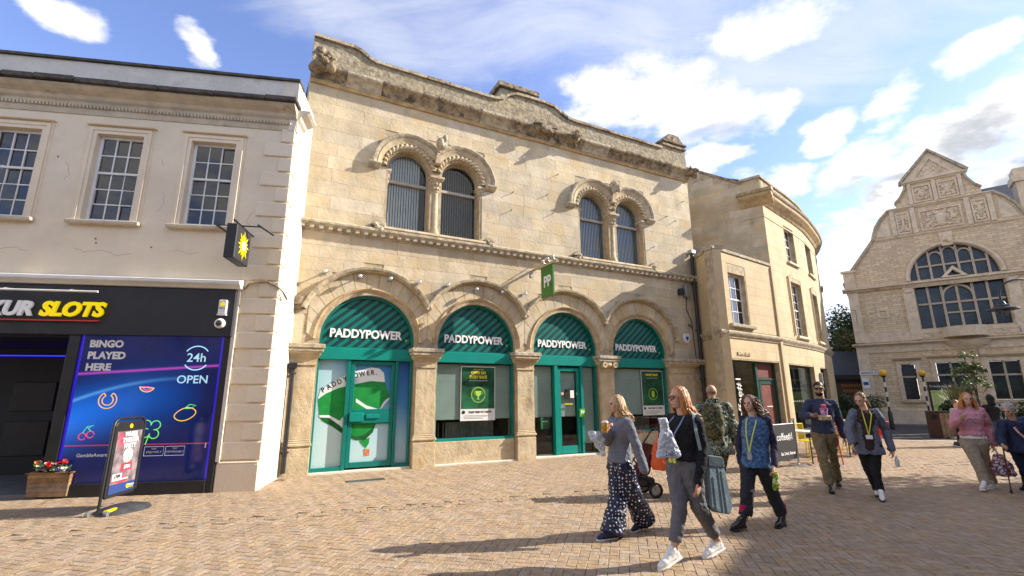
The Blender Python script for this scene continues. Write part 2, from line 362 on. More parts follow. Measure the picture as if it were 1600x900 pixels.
# more paving behind and beside the laid bricks, thin sheets 4 mm apart
KD=Vector((.95,-.312)); KN=Vector((.312,.95)); K0=Vector((13.44,17.58))
def kp(t,n,z): q=K0+KD*t+KN*n; return (q.x,q.y,z)
MB().add([(1,16.5,-.004),(17,16.6,-.004),kp(30,-.1,-.004),kp(-4,-.1,-.004),(6,24,-.004)],[(0,1,2,3,4)]).build('far_pavement',fb,kind='structure',fix=False)
MB().add([(16.9,-10,-.006),(60,-10,-.006),(60,8,-.006),(16.9,16.6,-.006)],[(0,1,2,3)]).build('side_pavement',fb,kind='structure',fix=False)
MB().add([(-40,-14,-.008),(-14,-14,-.008),(-14,12,-.008),(-40,12,-.008)],[(0,1,2,3)]).build('side_pavement',fb,kind='structure',fix=False)
# road before the museum with its kerb
MB().add([kp(-4,.1,-.003),kp(60,.1,-.003),kp(60,40,-.003),kp(-12,60,-.003),kp(-12,8,-.003)],[(0,1,2,3,4)]).build('road',MAT['asphalt'],kind='structure',fix=False)
kb=MB().box(0,.905,-.07,.07,-.05,.012).mesh('kerb_stone',MAT['render_white'])
kr=MB().box(-.1,0,-.06,.06,-.08,-.06).build('kerb',MAT['stone_dressing'],kind='structure'); kr.location=(K0.x,K0.y,0); kr.rotation_euler=(0,0,math.atan2(KD.y,KD.x))
for i in range(-5,40): put('kerb_stone',kb,kr,(i*.915,0,0))
MB().add([(20.3-.61*1.6,27.9-.79*1.6,.0),(20.3-.61*1.6+.79*30,27.9-.79*1.6-.61*30,0),(20.3+.79*30,27.9-.61*30,0),(20.3-2,27.9+1.5,0)],[(0,1,2,3)]).xf(Matrix.Translation((0,0,.003))).build('museum_footway',mat('flagstone',(.17,.155,.14),.9,.2,3,.3,40),kind='structure',fix=False)
# ================================================================== ARCADED BUILDING (arches below, paired windows above)
AZ=62.81
ARC=thing('arcaded_building','two storey cream stone building with four shopfront arches and carved parapet','building',(-4.393,10.449,0),90-AZ)
CX=[1.21+2.735*i for i in range(4)]; RO=1.08; CZ=2.87
WX=[1.98,3.40,7.86,9.28]; WR=.555; WZ=7.33; WS=5.70
X0,X1=-.58,12.12
pts=[(X0,-.15)]
for c in CX:
    pts+=[(c-RO,-.15)]+[(c+RO*cos(R(a)),CZ+RO*sin(R(a))) for a in range(180,-1,-6)]+[(c+RO,-.15)]
pts+=[(X1,-.15),(X1,9.7),(X0,9.7)]
def whole(c): return [(c-WR,WS)]+[(c+WR*cos(R(a)),WZ+WR*sin(R(a))) for a in range(180,-1,-9)]+[(c+WR,WS)]
MB().prism(pts,.012,.42,[whole(c) for c in WX]).build('wall',MAT['stone_joint'],ARC)
for q in (X0,X1-.3): MB().box(q,q+.3,.42,7,-.15,9.7).build('side_wall',MAT['stone_plain'],ARC)
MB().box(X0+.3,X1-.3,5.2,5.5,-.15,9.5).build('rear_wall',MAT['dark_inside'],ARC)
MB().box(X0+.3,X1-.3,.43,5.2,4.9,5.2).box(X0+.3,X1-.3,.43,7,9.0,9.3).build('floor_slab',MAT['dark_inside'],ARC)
# ashlar blocks, each its own part
UB=MB().box(-.5,.5,-.5,.5,-.5,.5); 
def ubox(m):
    o=UB.mesh('stone_block',m); return o
ube=ubox(MAT['stone'])
def blocks(par,me,x0,x1,z0,z1,ch,bl,voids,y=0,depth=.04,jit=.003,seed=1,name='stone_block'):
    r=random.Random(seed); z=z0; row=0; cnt=0
    while z<z1-.05:
        h=min(ch*r.uniform(.88,1.12),z1-z)
        if z1-(z+h)<ch*.5: h=z1-z
        segs=[(x0,x1)]
        for vd in voids:
            if vd[0]=='c':
                _,cx,cz,rr=vd[:4]
                dz=0 if z<=cz<=z+h else min(abs(z-cz),abs(z+h-cz))
                if len(vd)>4 and z+h<=cz+.001: continue
                if len(vd)>4 and z<cz: dz=0
                if dz>=rr: continue
                q=math.sqrt(rr*rr-dz*dz); a,b=cx-q,cx+q
            else:
                _,a,b,za,zb=vd
                if z+h<=za+.01 or z>=zb-.01: continue
            ns=[]
            for s0,s1 in segs:
                if b<=s0 or a>=s1: ns.append((s0,s1)); continue
                if a>s0: ns.append((s0,a))
                if b<s1: ns.append((b,s1))
            segs=ns
        for s0,s1 in segs:
            x=s0
            while x<s1-.03:
                l=bl*r.uniform(.65,1.35) if x>s0 or row%2 else bl*r.uniform(.35,.7)
                if s1-(x+l)<bl*.35: l=s1-x
                if l>.06 and h>.05:
                    put(name,me,par,(x+l/2,y+depth/2-r.uniform(0,jit),z+h/2),None,(l-.004,depth,h-.004)); cnt+=1
                x+=l
        z+=h; row+=1
    return cnt
V1=[('c',c,WZ+.1,.88,'up') for c in WX]+[('r',WX[0]-WR-.06,WX[1]+WR+.06,5.4,7.45),('r',WX[2]-WR-.06,WX[3]+WR+.06,5.4,7.45)]
n1=blocks(ARC,ube,X0,X1,5.62,9.14,.335,.8,V1,seed=3)
V2=[('c',c,2.99,1.44) for c in CX]
n2=blocks(ARC,ube,X0,X1,2.74,5.36,.33,.9,V2,seed=5)
# voussoirs round every ground floor arch
for c in CX:
    for i in range(15):
        a0,a1=180-i*12,180-(i+1)*12
        q=[(c+rr*cos(R(a)),(CZ+rr*sin(R(a))) if rr<1.3 else 2.99+rr*sin(R(a))) for rr,a in ((1.22,a0-.25),(1.52,a0-.25),(1.52,(a0+a1)/2),(1.52,a1+.25),(1.22,a1+.25))]
        q=[(min(max(x,c-1.362),c+1.362),z) for x,z in q]
        MB().prism(q,-.002-rnd.uniform(0,.004),.03).build('voussoir',MAT['stone'],ARC)
# arch mouldings
hoodp=[(1.50,-.02),(1.50,-.10),(1.545,-.16),(1.60,-.17),(1.62,-.13),(1.62,.02)]
ringp=[(RO-.001,.36),(RO-.001,.16),(1.11,.13),(1.13,.06),(1.16,.05),(1.17,-.012),(1.215,-.04),(1.24,.0),(1.24,.3)]
for c in CX:
    al=math.degrees(math.asin(.70/1.6)) 
    a0,a1=(al if c<9 else 12),(180-al)
    if c==CX[0]: a1=180-20
    MB().arc(c,2.99,hoodp,a0,a1,40).build('hood_mould',MAT['stone_weathered'],ARC,True)
    MB().arc(c,CZ,ringp,0,180,44).box(c-1.24,c-RO+.001,.04,.3,2.6,CZ).box(c+RO-.001,c+1.24,.04,.3,2.6,CZ).build('arch_moulding',MAT['stone_ochre'],ARC,True)
    MB().prism([(c-RO,-.0)]+[(c+RO*cos(R(a)),CZ+RO*sin(R(a))) for a in range(180,-1,-6)]+[(c+RO,0)],.15,.42,[[(c-RO+.012,.0)]+[(c+(RO-.012)*cos(R(a)),CZ+(RO-.012)*sin(R(a))) for a in range(180,-1,-6)]+[(c+RO-.012,.0)]]).build('reveal',MAT['stone_ochre'],ARC)
MB().box(-.5,-.18,-.14,.02,3.58,3.78).box(-.46,-.2,-.1,.02,3.5,3.58).build('label_stop',MAT['stone_sooty'],ARC,bevel=.02)
# piers with pilasters, bases, moulded caps
def pier(a,b,pa,pb,mir=0,carved=0):
    p=MB().box(a,b,.02,.45,-.15,2.42); p.build('pier',MAT['stone_plain'],ARC,bevel=.008)
    MB().box(pa,pb,-.03,.04,.74,2.28).build('pilaster',MAT['stone_plain'],ARC,bevel=.008)
    MB().box(pa-.03,pb+.03,-.075,.06,-.15,.56).build('plinth',MAT['stone_plain'],ARC,bevel=.01)
    m=MB()
    for z0,z1,e in ((.56,.60,.02),(.60,.66,.05),(.66,.70,.03),(.70,.74,.012)): m.box(pa-e,pb+e,-.03-e,.03,z0,z1)
    m.build('base_moulding',MAT['stone_plain'],ARC,bevel=.012)
    m=MB()
    for z0,z1,e in ((2.28,2.32,.025),(2.32,2.36,.01)): m.box(pa-e,pb+e,-.03-e,.03,z0,z1)
    for k in range(6):
        t=k/5; e=.012+.12*t*t; z=2.36+.034*k; m.box(max(pa-e*1.2,a-.05),min(pb+e*1.2,b+.05),-.03-e,.44,z,z+.0345)
    m.build('capital',MAT['stone_plain'],ARC)
    MB().box(a-.09,b+.09,-.19,.46,2.565,2.64).box(a-.115,b+.115,-.215,.46,2.64,2.735).build('abacus',MAT['stone_weathered'],ARC,bevel=.012)
    if carved:
        m=MB()
        for q in (pa+.05,pb-.05): m.arc(q,2.47,[(.03,-.2),(.03,-.1),(.085,-.1),(.085,-.2)],0,350,14)
        m.ball(((pa+pb)/2,-.14,2.47),(.12,.05,.06)); m.build('carving',MAT['stone_plain'],ARC,True)
gap=[(CX[i]+RO,CX[i+1]-RO) for i in range(3)]
pier(X0,CX[0]-RO,X0+.0,CX[0]-RO-.04)
for i,(a,b) in enumerate(gap): pier(a,b,a+.045,b-.045,carved=(i==2))
pier(CX[3]+RO,X1-.05,CX[3]+RO+.04,X1-.55,carved=0)
# stone aprons under the second and fourth window, stone thresholds
for i in (1,3):
    MB().box(CX[i]-RO,CX[i]+RO,.06,.45,-.15,.54).build('apron',MAT['stone_plain'],ARC,bevel=.01)
    MB().box(CX[i]-RO-.0,CX[i]+RO,-.03,.06,-.1,.035).build('threshold',MAT['render_white'],ARC,bevel=.008)
for i in (0,2): MB().box(CX[i]-RO,CX[i]+RO,.0,.5,-.1,.04).build('threshold',MAT['render_white'],ARC,bevel=.008)
# string course with little corbels
sp=[(.0,5.34),(-.05,5.36),(-.055,5.42),(-.17,5.46),(-.2,5.5),(-.2,5.545),(-.12,5.60),(-.02,5.63),(.05,5.63),(.05,5.34)]
MB().extr(sp,X0,X1).build('string_course',MAT['stone_weathered'],ARC)
cb=MB().box(-.045,.045,-.1,0,-.03,.03).mesh('corbel',MAT['render_white'])
x=X0+.14
while x<X1-.1:
    put('corbel',cb,ARC,(x,-.05,5.425)); x+=.2
# window sills and blocks under the jambs
for a,b in ((WX[0]-WR-.02,WX[1]+WR+.12),(WX[2]-WR-.02,WX[3]+WR+.12)):
    MB().extr([(-.16,5.56),(-.19,5.6),(-.17,5.66),(.0,5.70),(.34,5.72),(.34,5.56)],a-.05,b).build('sill',MAT['stone_plain'],ARC)
# cornice
cp=[(.0,9.13),(-.05,9.13),(-.07,9.17),(-.10,9.2),(-.13,9.28),(-.22,9.38),(-.3,9.42),(-.32,9.46),(-.32,9.52),(-.28,9.54),(-.1,9.58),(.05,9.6),(.05,9.13)]
x=X0; rr=random.Random(4); ii=0
while x<X1-.1:
    l=rr.uniform(.75,1.05); l=l if X1-(x+l)>.5 else X1-x
    dz=rr.uniform(-.006,.006)
    MB().extr([(y,z+dz) for y,z in cp[:4]+[(.05,9.2),(.05,9.13)]],x+.003,x+l-.003).build('cornice_bed',MAT['stone_ochre'],ARC)
    MB().extr([(y,z+dz) for y,z in cp[3:11]+[(.05,9.58),(.05,9.2)]],x+.003,x+l-.003).build('cornice_stone',MAT['stone_sooty'] if ii%4!=1 else MAT['stone_weathered'],ARC)
    x+=l; ii+=1
# parapet with ogee steps
top=[(X0,10.45),(.35,10.45),(.55,10.40),(.75,10.27),(.95,10.2),(4.35,10.2),(4.65,10.27),(4.85,10.45),(5.1,10.56),(5.4,10.58),(6.1,10.58),(6.45,10.54),(6.7,10.4),(6.95,10.28),(7.2,10.25),(10.95,10.25),(10.97,10.42),(X1,10.42)]
top=[(x_,z_-.07) for x_,z_ in top]
MB().prism([(X0,9.55)]+top+[(X1,9.55)],-.03,.35).build('parapet',MAT['stone_parapet'],ARC)
ub2=ubox(MAT['stone_parapet'])
cm=MB()
for (a,za),(b,zb) in zip(top[:-1],top[1:]):
    if abs(b-a)<.05: continue
    n=max(1,round((b-a)/.7))
    for k in range(n):
        xa,xb=a+(b-a)*k/n,a+(b-a)*(k+1)/n; wa,wb=za+(zb-za)*k/n,za+(zb-za)*(k+1)/n
        c_=MB().prism([(xa,wa),(xb-.006*(n>1),wb),(xb-.006*(n>1),wb+.085),(xa,wa+.085)],-.1,.42); c_.build('coping_stone',MAT['stone_sooty'] if rnd.random()<.35 else MAT['stone_weathered'],ARC)
MB().box(10.97,X1+.04,-.12,.44,10.5,10.6).prism([(11.1,10.6),(12.05,10.6),(11.8,10.88),(11.35,10.88)],-.08,.4).build('corner_block',MAT['stone_sooty'],ARC,bevel=.03)
blocks(ARC,ub2,X0,X1,9.62,10.18,.28,.75,[],y=-.035,depth=.03,jit=.004,seed=8)
# chimney behind the parapet
ch=MB().box(5.85,7.3,2.6,3.4,9.2,12.72); ch.build('chimney_stack',MAT['stone_weathered'],ARC); MB().box(5.72,7.44,2.45,3.55,12.72,12.92).build('chimney_cap',MAT['stone_sooty'],ARC,bevel=.02)
MB().add([(X0,.35,9.5),(X1,.35,9.5),(X1,4,11.2),(X0,4,11.2),(X1,8,9.5),(X0,8,9.5)],[(0,1,2,3),(3,2,4,5)]).build('roof',MAT['slate'],ARC,fix=False)
# carved beasts: lumpy displaced blobs
def carving(name,par,loc,size,seed,m,n=9,horn=0):
    r=random.Random(seed); b=MB()
    for k in range(n):
        q=(r.uniform(-.35,.35)*size[0],r.uniform(-.35,.35)*size[1],r.uniform(-.4,.4)*size[2])
        b.ball(q,tuple(s_*r.uniform(.16,.3) for s_ in size),10,7)
    b.ball((0,0,0),tuple(s_*.36 for s_ in size),10,7)
    if horn:
        for sx_ in (-1,1):
            b.tube([(sx_*.1*size[0],-.1*size[1],.25*size[2]),(sx_*.34*size[0],-.2*size[1],.4*size[2]),(sx_*.42*size[0],-.3*size[1],.2*size[2]),(sx_*.38*size[0],-.45*size[1],-.05*size[2])],[.05*size[0]]*2+[.04*size[0],.025*size[0]])
            b.ball((sx_*.13*size[0],-.46*size[1],.08*size[2]),.07*size[0],8,5)
        b.ball((0,-.5*size[1],-.12*size[2]),(.16*size[0],.16*size[1],.13*size[2]))
    me=b.mesh(name,m); me.update(); o=put(name,me,par,loc)
    rm=o.modifiers.new('r','REMESH'); rm.mode='VOXEL'; rm.voxel_size=max(size)/34; rm.use_smooth_shade=True
    tx=bpy.data.textures.new('t','CLOUDS'); tx.noise_scale=max(size)*.16
    d=o.modifiers.new('d','DISPLACE'); d.texture=tx; d.strength=max(size)*.09; d.mid_level=.5
    return o
carving('carved_lion',ARC,(X0+.25,-.3,9.52),(.62,.5,.52),3,MAT['stone_sooty'],12,1)
carving('carved_beast',ARC,(5.95,-.28,9.47),(.62,.42,.3),5,MAT['stone_sooty'],9)
carving('carved_beast',ARC,(7.0,-.3,9.42),(.42,.5,.4),6,MAT['stone_sooty'],9,1)
carving('carved_beast',ARC,(X1-.02,-.25,9.42),(.42,.5,.42),8,MAT['stone_sooty'],10,1)
MB().prism([(5.55,9.55),(5.62,9.68),(5.85,9.76),(6.1,9.76),(6.32,9.66),(6.42,9.55)],-.33,-.02).build('pediment_block',MAT['stone_sooty'],ARC,bevel=.02)
# upper windows
def twist(f,prof):
    k=abs(sin(f*PI*11)); return [(r+(.016*k if r<.8 and y<.2 else 0)*(-1 if r<.62 else 1),y-(.03*k if y<.12 else 0)) for r,y in prof]
for j,c in enumerate(WX):
    # moulded hood, outer flat order, rope order, inner chamfer
    pair=WX[j^1]; mid=(c+pair)/2; lim=math.degrees(math.acos(abs(mid-c)/.97))
    a0,a1=(lim,180) if c<pair else (0,180-lim)
    MB().arc(c,WZ,[(.84,-.03),(.85,-.09),(.90,-.14),(.96,-.155),(.99,-.13),(1.0,.03),(.84,.03)],a0,a1,30).build('hood_mould',MAT['stone_weathered'],ARC,True)
    la=math.degrees(math.acos(min(1,abs(mid-c)/.86)))
    b0,b1=(la,180) if c<pair else (0,180-la)
    MB().arc(c,WZ,[(.715,.02),(.72,-.05),(.80,-.075),(.85,-.12),(.86,.03)],b0,b1,30).build('arch_order',MAT['stone_plain'],ARC,True)
    lr=math.degrees(math.acos(min(1,abs(mid-c)/.72))) if abs(mid-c)<.72 else 0
    r0,r1=(lr,180) if c<pair else (0,180-lr)
    V=[];F=[];n=150;m_=10
    for i in range(n+1):
        a=R(r0+(r1-r0)*i/n)
        for q in range(m_):
            ph=2*PI*q/m_; rr_=.062+.020*sin(6*ph/3*1.0+a*34) ; rad=.66+rr_*cos(ph); V.append((c+rad*cos(a),.01+rr_*sin(ph)-.02,WZ+rad*sin(a)))
    for i in range(n):
        for q in range(m_): F.append((i*m_+q,i*m_+(q+1)%m_,(i+1)*m_+(q+1)%m_,(i+1)*m_+q))
    MB().add(V,F).build('rope_moulding',MAT['stone_plain'],ARC,True)
    MB().arc(c,WZ,[(WR-.001,.38),(WR-.001,.12),(.60,.04),(.70,.03),(.70,.38)],0,180,30).box(c-.70,c-WR+.001,.05,.38,WS,WZ).box(c+WR-.001,c+.70,.05,.38,WS,WZ).build('window_reveal',MAT['stone_ochre'],ARC,True)
for a,b in ((0,1),(2,3)):
    ca_,cb_=WX[a],WX[b]; mid=(ca_+cb_)/2
    # label stops, central column, right jamb shaft
    for x_,w_ in ((ca_-.93,.3),(cb_+.86,.3)):
        MB().extr([(.03,WZ-.13),(-.1,WZ-.12),(-.15,WZ-.06),(-.17,WZ-.05),(-.18,WZ+.0),(.03,WZ+.01)],x_-w_/2,x_+w_/2).build('label_stop',MAT['stone_weathered'],ARC,bevel=.012)
    for x_,y_,r_ in ((mid,.06,.085),(cb_+WR+.06,.09,.06),(ca_-WR-.03,.12,.05)):
        MB().lathe((x_,y_,0),[(r_*1.5,5.7),(r_*1.55,5.76),(r_*1.25,5.8),(r_*1.3,5.84),(r_,5.88),(r_*.93,6.86),(r_*1.15,6.88),(r_*1.15,6.91),(r_*.95,6.92)],18).build('column',MAT['stone_plain'],ARC,True)
        c_=MB()
        for k in range(6):
            t=k/5; e=r_*(1.0+.75*t*t); c_.lathe((x_,y_,0),[(0,6.9+.045*k),(e,6.9+.045*k),(e*1.05,6.945+.045*k),(0,6.95+.045*k)],14)
        for k in range(10):
            an=2*PI*k/10; 
            for z_,q in ((6.96,1.25),(7.08,1.55)): c_.ball((x_+r_*q*cos(an+z_*9),y_+r_*q*sin(an+z_*9),z_),(r_*.34,r_*.34,.045),7,5)
        c_.build('capital',MAT['stone_plain'],ARC,True)
        MB().box(x_-r_*1.95,x_+r_*1.95,y_-r_*2,y_+.25,7.17,7.21).box(x_-r_*2.25,x_+r_*2.25,y_-r_*2.3,y_+.25,7.21,7.28).build('abacus',MAT['stone_plain'],ARC,bevel=.008)
    carving('carved_beast' ,ARC,(mid,-.24,8.25-.1),(.3,.34,.5),10+a,MAT['stone_weathered'],8,1)
    MB().prism([(mid-.09,7.62),(mid+.09,7.62),(mid+.05,7.95),(mid-.05,7.95)],-.16,.02).build('carved_stem',MAT['stone_plain'],ARC,bevel=.02)
    for x_ in (ca_-.75,cb_+.8):
        carving('carved_boss',ARC,(x_,-.12,5.6),(.26,.24,.24),20+a,MAT['stone_weathered'],7)
        MB().prism([(x_-.17,5.69),(x_+.15,5.69),(x_+.02,5.84)],-.14,.0).build('boss_cap',MAT['stone_weathered'],ARC)
wood=mat('window_wood',(.40,.36,.29),.6,.1,6,.1)
blind=mat('blind_fabric',(.72,.72,.68),.8,.06,3,0)
for j,c in enumerate(WX):
    o=[(c-WR,WS)]+circ(c,WZ,WR,20,180,0)+[(c+WR,WS)]
    i_=[(c-WR+.045,WS+.06)]+circ(c,WZ,WR-.045,20,180,0)+[(c+WR-.045,WS+.06)]
    f=MB().prism(o,.23,.31,[i_]).build('window',wood,ARC)
    MB().box(c-WR+.045,c+WR-.045,.215,.30,7.0,7.075).build('transom',wood,f)
    MB().box(c-WR+.045,c+WR-.045,.24,.29,WS+.06,WS+.09).build('glazing_bar',MAT['paint_white'],f)
    MB().prism([(c-WR+.02,WS+.03)]+circ(c,WZ,WR-.02,20,180,0)+[(c+WR-.02,WS+.03)],.27,.276).build('pane',MAT['glass_win'],f)
    s=MB(); x=c-WR+.03; k=0
    rot=(.35,1.05,.5,.5)[j]
    while x<c+WR-.02:
        if not (j==0 and x>c+.33) : 
            q=.058 if j!=1 else .045; s.add([(x,.325,WS),(x+q*cos(rot),.325+q*sin(rot),WS),(x+q*cos(rot),.325+q*sin(rot),7.9),(x,.325,7.9)],[(0,1,2,3)])
        x+=.068 if j<2 else .06
    s.build('vertical_blind',blind,f,fix=False)
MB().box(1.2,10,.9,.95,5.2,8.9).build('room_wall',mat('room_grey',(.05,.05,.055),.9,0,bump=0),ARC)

# iron pins left in the wall, and one stuff object of fallen leaves
for x,z in ((4.95,7.3),(4.9,6.75),(6.3,6.9),(6.1,7.45),(10.9,7.6),(11.3,7.5),(10.2,6.4),(11.75,8.3),(6.5,8.2)):
    MB().tube([(x,.03,z),(x,-.11,z)],.011,6).build('iron_pin',MAT['lead_dark'],ARC)
m=MB(); r5=random.Random(9)
for k in range(70):
    x,y=r5.uniform(-4,9),r5.uniform(4.6,12); a=r5.uniform(0,6.3); l=r5.uniform(.012,.03); z=r5.uniform(.003,.012)
    m.add([(x-l*cos(a),y-l*sin(a),.003),(x+l*.5*sin(a),y-l*.5*cos(a),z),(x+l*cos(a),y+l*sin(a),.004),(x-l*.5*sin(a),y+l*.5*cos(a),z)],[(0,1,2,3)])
g_=MB()
for k in range(170):
    x,y=r5.uniform(-5,9),r5.uniform(4.6,11); q=r5.uniform(.007,.016); g_.add([(x+q*cos(a_),y+q*sin(a_)*r5.uniform(.8,1.2),.0025) for a_ in [j*PI/4 for j in range(8)]],[tuple(range(8))])
g_.build('gum_spots',mat('gum_grey',(.13,.11,.09),.8,.2,9,0),pavement,kind='stuff',fix=False)
o=m.build('fallen_leaves',mat('leaf_fallen',(.42,.36,.16),.7,.4,9,0),None,kind='stuff',fix=False)
# ------------------------------------------------------------------ shopfronts inside the arches
YG=.22
def fan(c,name):
    """striped half round sign panel with lettering, teal frame"""
    r=RO-.03; o=[(c-r,2.70)]+circ(c,CZ,r,28,180,0)+[(c+r,2.70)]
    fr=MB().prism([(c-RO+.005,2.66)]+circ(c,CZ,RO-.005,28,180,0)+[(c+RO-.005,2.66)],YG-.10,YG+.02,[[(c-r+.03,2.72)]+circ(c,CZ,r-.03,28,180,0)+[(c+r-.03,2.72)]]).build('sign_frame',MAT['teal'],ARC)
    p=MB().prism(o,YG-.03,YG).build('sign_panel',MAT['teal_dark'],ARC)
    # diagonal stripes clipped to the half round
    k=-2.6
    while k<2.6:
        poly=[(c+k,2.70),(c+k+.115,2.70),(c+k+.115+1.5,4.0),(c+k+1.5,4.0)]
        q=poly
        # clip by polygon of the half round (convex)
        cl=[(c-r+.01,2.715)]+circ(c,CZ,r-.01,28,180,0)+[(c+r-.01,2.715)]; cl.reverse()
        for i in range(len(cl)):
            A=cl[i];B=cl[(i+1)%len(cl)]; out=[]
            ins=lambda p_:(B[0]-A[0])*(p_[1]-A[1])-(B[1]-A[1])*(p_[0]-A[0])>=0
            for j in range(len(q)):
                s_,e_=q[j],q[(j+1)%len(q)]; si,ei=ins(s_),ins(e_)
                if si!=ei:
                    d1=(B[0]-A[0])*(s_[1]-A[1])-(B[1]-A[1])*(s_[0]-A[0]); d2=(B[0]-A[0])*(e_[1]-A[1])-(B[1]-A[1])*(e_[0]-A[0]); t=d1/(d1-d2)
                    X=(s_[0]+(e_[0]-s_[0])*t,s_[1]+(e_[1]-s_[1])*t)
                    if si: out.append(X)
                    else: out.append(X)
                if ei: out.append(e_)
            q=out
            if len(q)<3: break
        if len(q)>=3: MB().prism(q,YG-.034,YG-.029).build('stripe',MAT['teal'],p)
        k+=.232
    t=text('PADDYPOWER','lettering',MAT['white_letter'],p,(c-.04,YG-.05,3.03),.27,bold=.010,ext=.006,sx=.9); t.name='lettering'
    MB().lathe((c+.905,YG-.05,2.93),[(0,-.006),(.025,-.006),(.025,.006)],10,'y').build('lettering_dot',MAT['green_dot'],p)
    MB().box(c-RO+.003,c+RO-.003,YG-.13,YG+.03,2.43,2.695).build('transom_beam',MAT['teal_light'],ARC,bevel=.01)
for c in CX: fan(c,'')
def post(x0,x1,z0=.03,z1=2.43,name='frame_post',m='teal',y0=None,par=ARC): return MB().box(x0,x1,(YG-.1) if y0 is None else y0,YG+.03,z0,z1).build(name,MAT[m],par,bevel=.006)
for c in CX:
    post(c-RO+.003,c-RO+.05); post(c+RO-.05,c+RO-.003)
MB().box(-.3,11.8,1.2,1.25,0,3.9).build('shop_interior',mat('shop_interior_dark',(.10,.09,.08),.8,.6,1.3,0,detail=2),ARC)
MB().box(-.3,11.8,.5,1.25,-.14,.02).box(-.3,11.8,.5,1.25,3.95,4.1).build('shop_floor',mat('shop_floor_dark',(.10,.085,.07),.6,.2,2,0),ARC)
for i in (1,3): 
    c=CX[i]; w=MB().box(c-RO+.05,c+RO-.05,YG,YG+.008,.60,2.43).build('window_pane',MAT['glass_shop'],ARC)
    MB().box(c-RO+.003,c+RO-.003,YG-.14,YG+.05,.54,.60).build('window_sill',MAT['teal_light'],ARC,bevel=.006)
    MB().box(c-RO+.05,c+RO-.05,YG+.03,YG+.034,1.04,2.40).build('window_film',MAT['film_grey'],ARC)
    for k in range(26):
        x=c-RO+.1+k*.078; 
    m=MB()
    for k in range(14): 
        x=c-RO+.15+k*.1+rnd.uniform(-.03,.03); m.tube([(x,YG+.3,.05),(x+rnd.uniform(-.05,.05),YG+.32,.95)],.012,5)
    m.box(c-.6,c+.75,YG+.45,YG+.55,.1,.95).build('stool_legs',MAT['steel_dull'],ARC)
# poster of the second window and of the fourth
POST=mat('poster_green',(.012,.075,.035),.4,.5,2.5,0,alt=(.02,.16,.07))
def poster(x0,x1,z0,z1,l1,l2,lab):
    p=MB().box(x0,x1,YG-.012,YG-.004,z0,z1).build('poster',MAT['paint_white'],ARC); y=YG-.016; w=x1-x0; h=z1-z0; cx=(x0+x1)/2
    MB().box(x0+.02*w,x1-.02*w,y,y+.003,z0+.215*h,z1-.02*h).build('poster_print',POST,p)
    s=.135*w/.92
    text('WE HAVE AN' if l2 else ' ','lettering',MAT['yellow'],p,(cx,y-.002,z1-.065*h),.045*w/.92,bold=.001,ext=.001)
    text(l1,'lettering',MAT['yellow_print'],p,(cx,y-.002,z1-(.125 if l2 else .10)*h),.105*w,bold=.004,ext=.001,sx=.85)
    if l2: text(l2,'lettering',MAT['yellow_print'],p,(cx,y-.002,z1-.205*h),.108*w,bold=.004,ext=.001,sx=.84)
    text('ON SELECTED RACES EVERY DAY' if l2 else 'if your selection falls or is beaten','lettering',MAT['white_letter'],p,(cx,y-.002,z1-(.27 if l2 else .17)*h),.034*w/.92,ext=.001)
    cz=z0+.47*h
    MB().arc(cx,cz,[(.19*w,y-.003),(.205*w,y-.003),(.205*w,y-.001),(.19*w,y-.001)],0,352,36).arc(cx,cz,[(.17*w,y-.003),(.174*w,y-.003),(.174*w,y-.001),(.17*w,y-.001)],20,330,36).build('emblem_ring',MAT['lime_print'],p)
    if l2: MB().prism([(cx-.09*w,cz+.1*w),(cx+.09*w,cz+.1*w),(cx+.07*w,cz),(cx+.015*w,cz-.05*w),(cx+.015*w,cz-.09*w),(cx+.05*w,cz-.12*w),(cx-.05*w,cz-.12*w),(cx-.015*w,cz-.09*w),(cx-.015*w,cz-.05*w),(cx-.07*w,cz)],y-.003,y-.001).arc(cx-.09*w,cz+.05*w,[(.03*w,y-.003),(.04*w,y-.003),(.04*w,y-.001),(.03*w,y-.001)],60,300,10).arc(cx+.09*w,cz+.05*w,[(.03*w,y-.003),(.04*w,y-.003),(.04*w,y-.001),(.03*w,y-.001)],-120,120,10).build('emblem_cup',MAT['lime_print'],p)
    else: MB().prism([(cx+.07*w*cos(a),cz+.12*w*sin(a)) for a in [k*PI/8 for k in range(16)]],y-.003,y-.001).build('emblem_cup',MAT['lime_print'],p)
    MB().lathe((x0+.09*w,y-.001,z0+.155*h),[(0,-.002),(.045*w,-.002),(.045*w,.002)],14,'y').build('emblem_dot',MAT['paint_black'],p)
    text('TAKE TIME TO THINK','lettering',MAT['paint_black'],p,(cx+.06*w,y-.002,z0+.155*h),.062*w/.92,bold=.002,ext=.001)
    for k in range(3): MB().box(x0+.1*w,x1-(.15+.1*k)*w,y-.001,y+.002,z0+(.09-.025*k)*h,z0+(.095-.025*k)*h).build('small_print',MAT['steel_dull'],p)
mat('yellow_print',(.72,.66,.02),.5,0,bump=0); mat('lime_print',(.35,.6,.05),.5,0,bump=0)
poster(3.57,4.53,1.0,2.36,'OFFER ON','EVERY RACE','')
poster(9.53,10.42,1.0,2.36,'MONEY BACK','','')
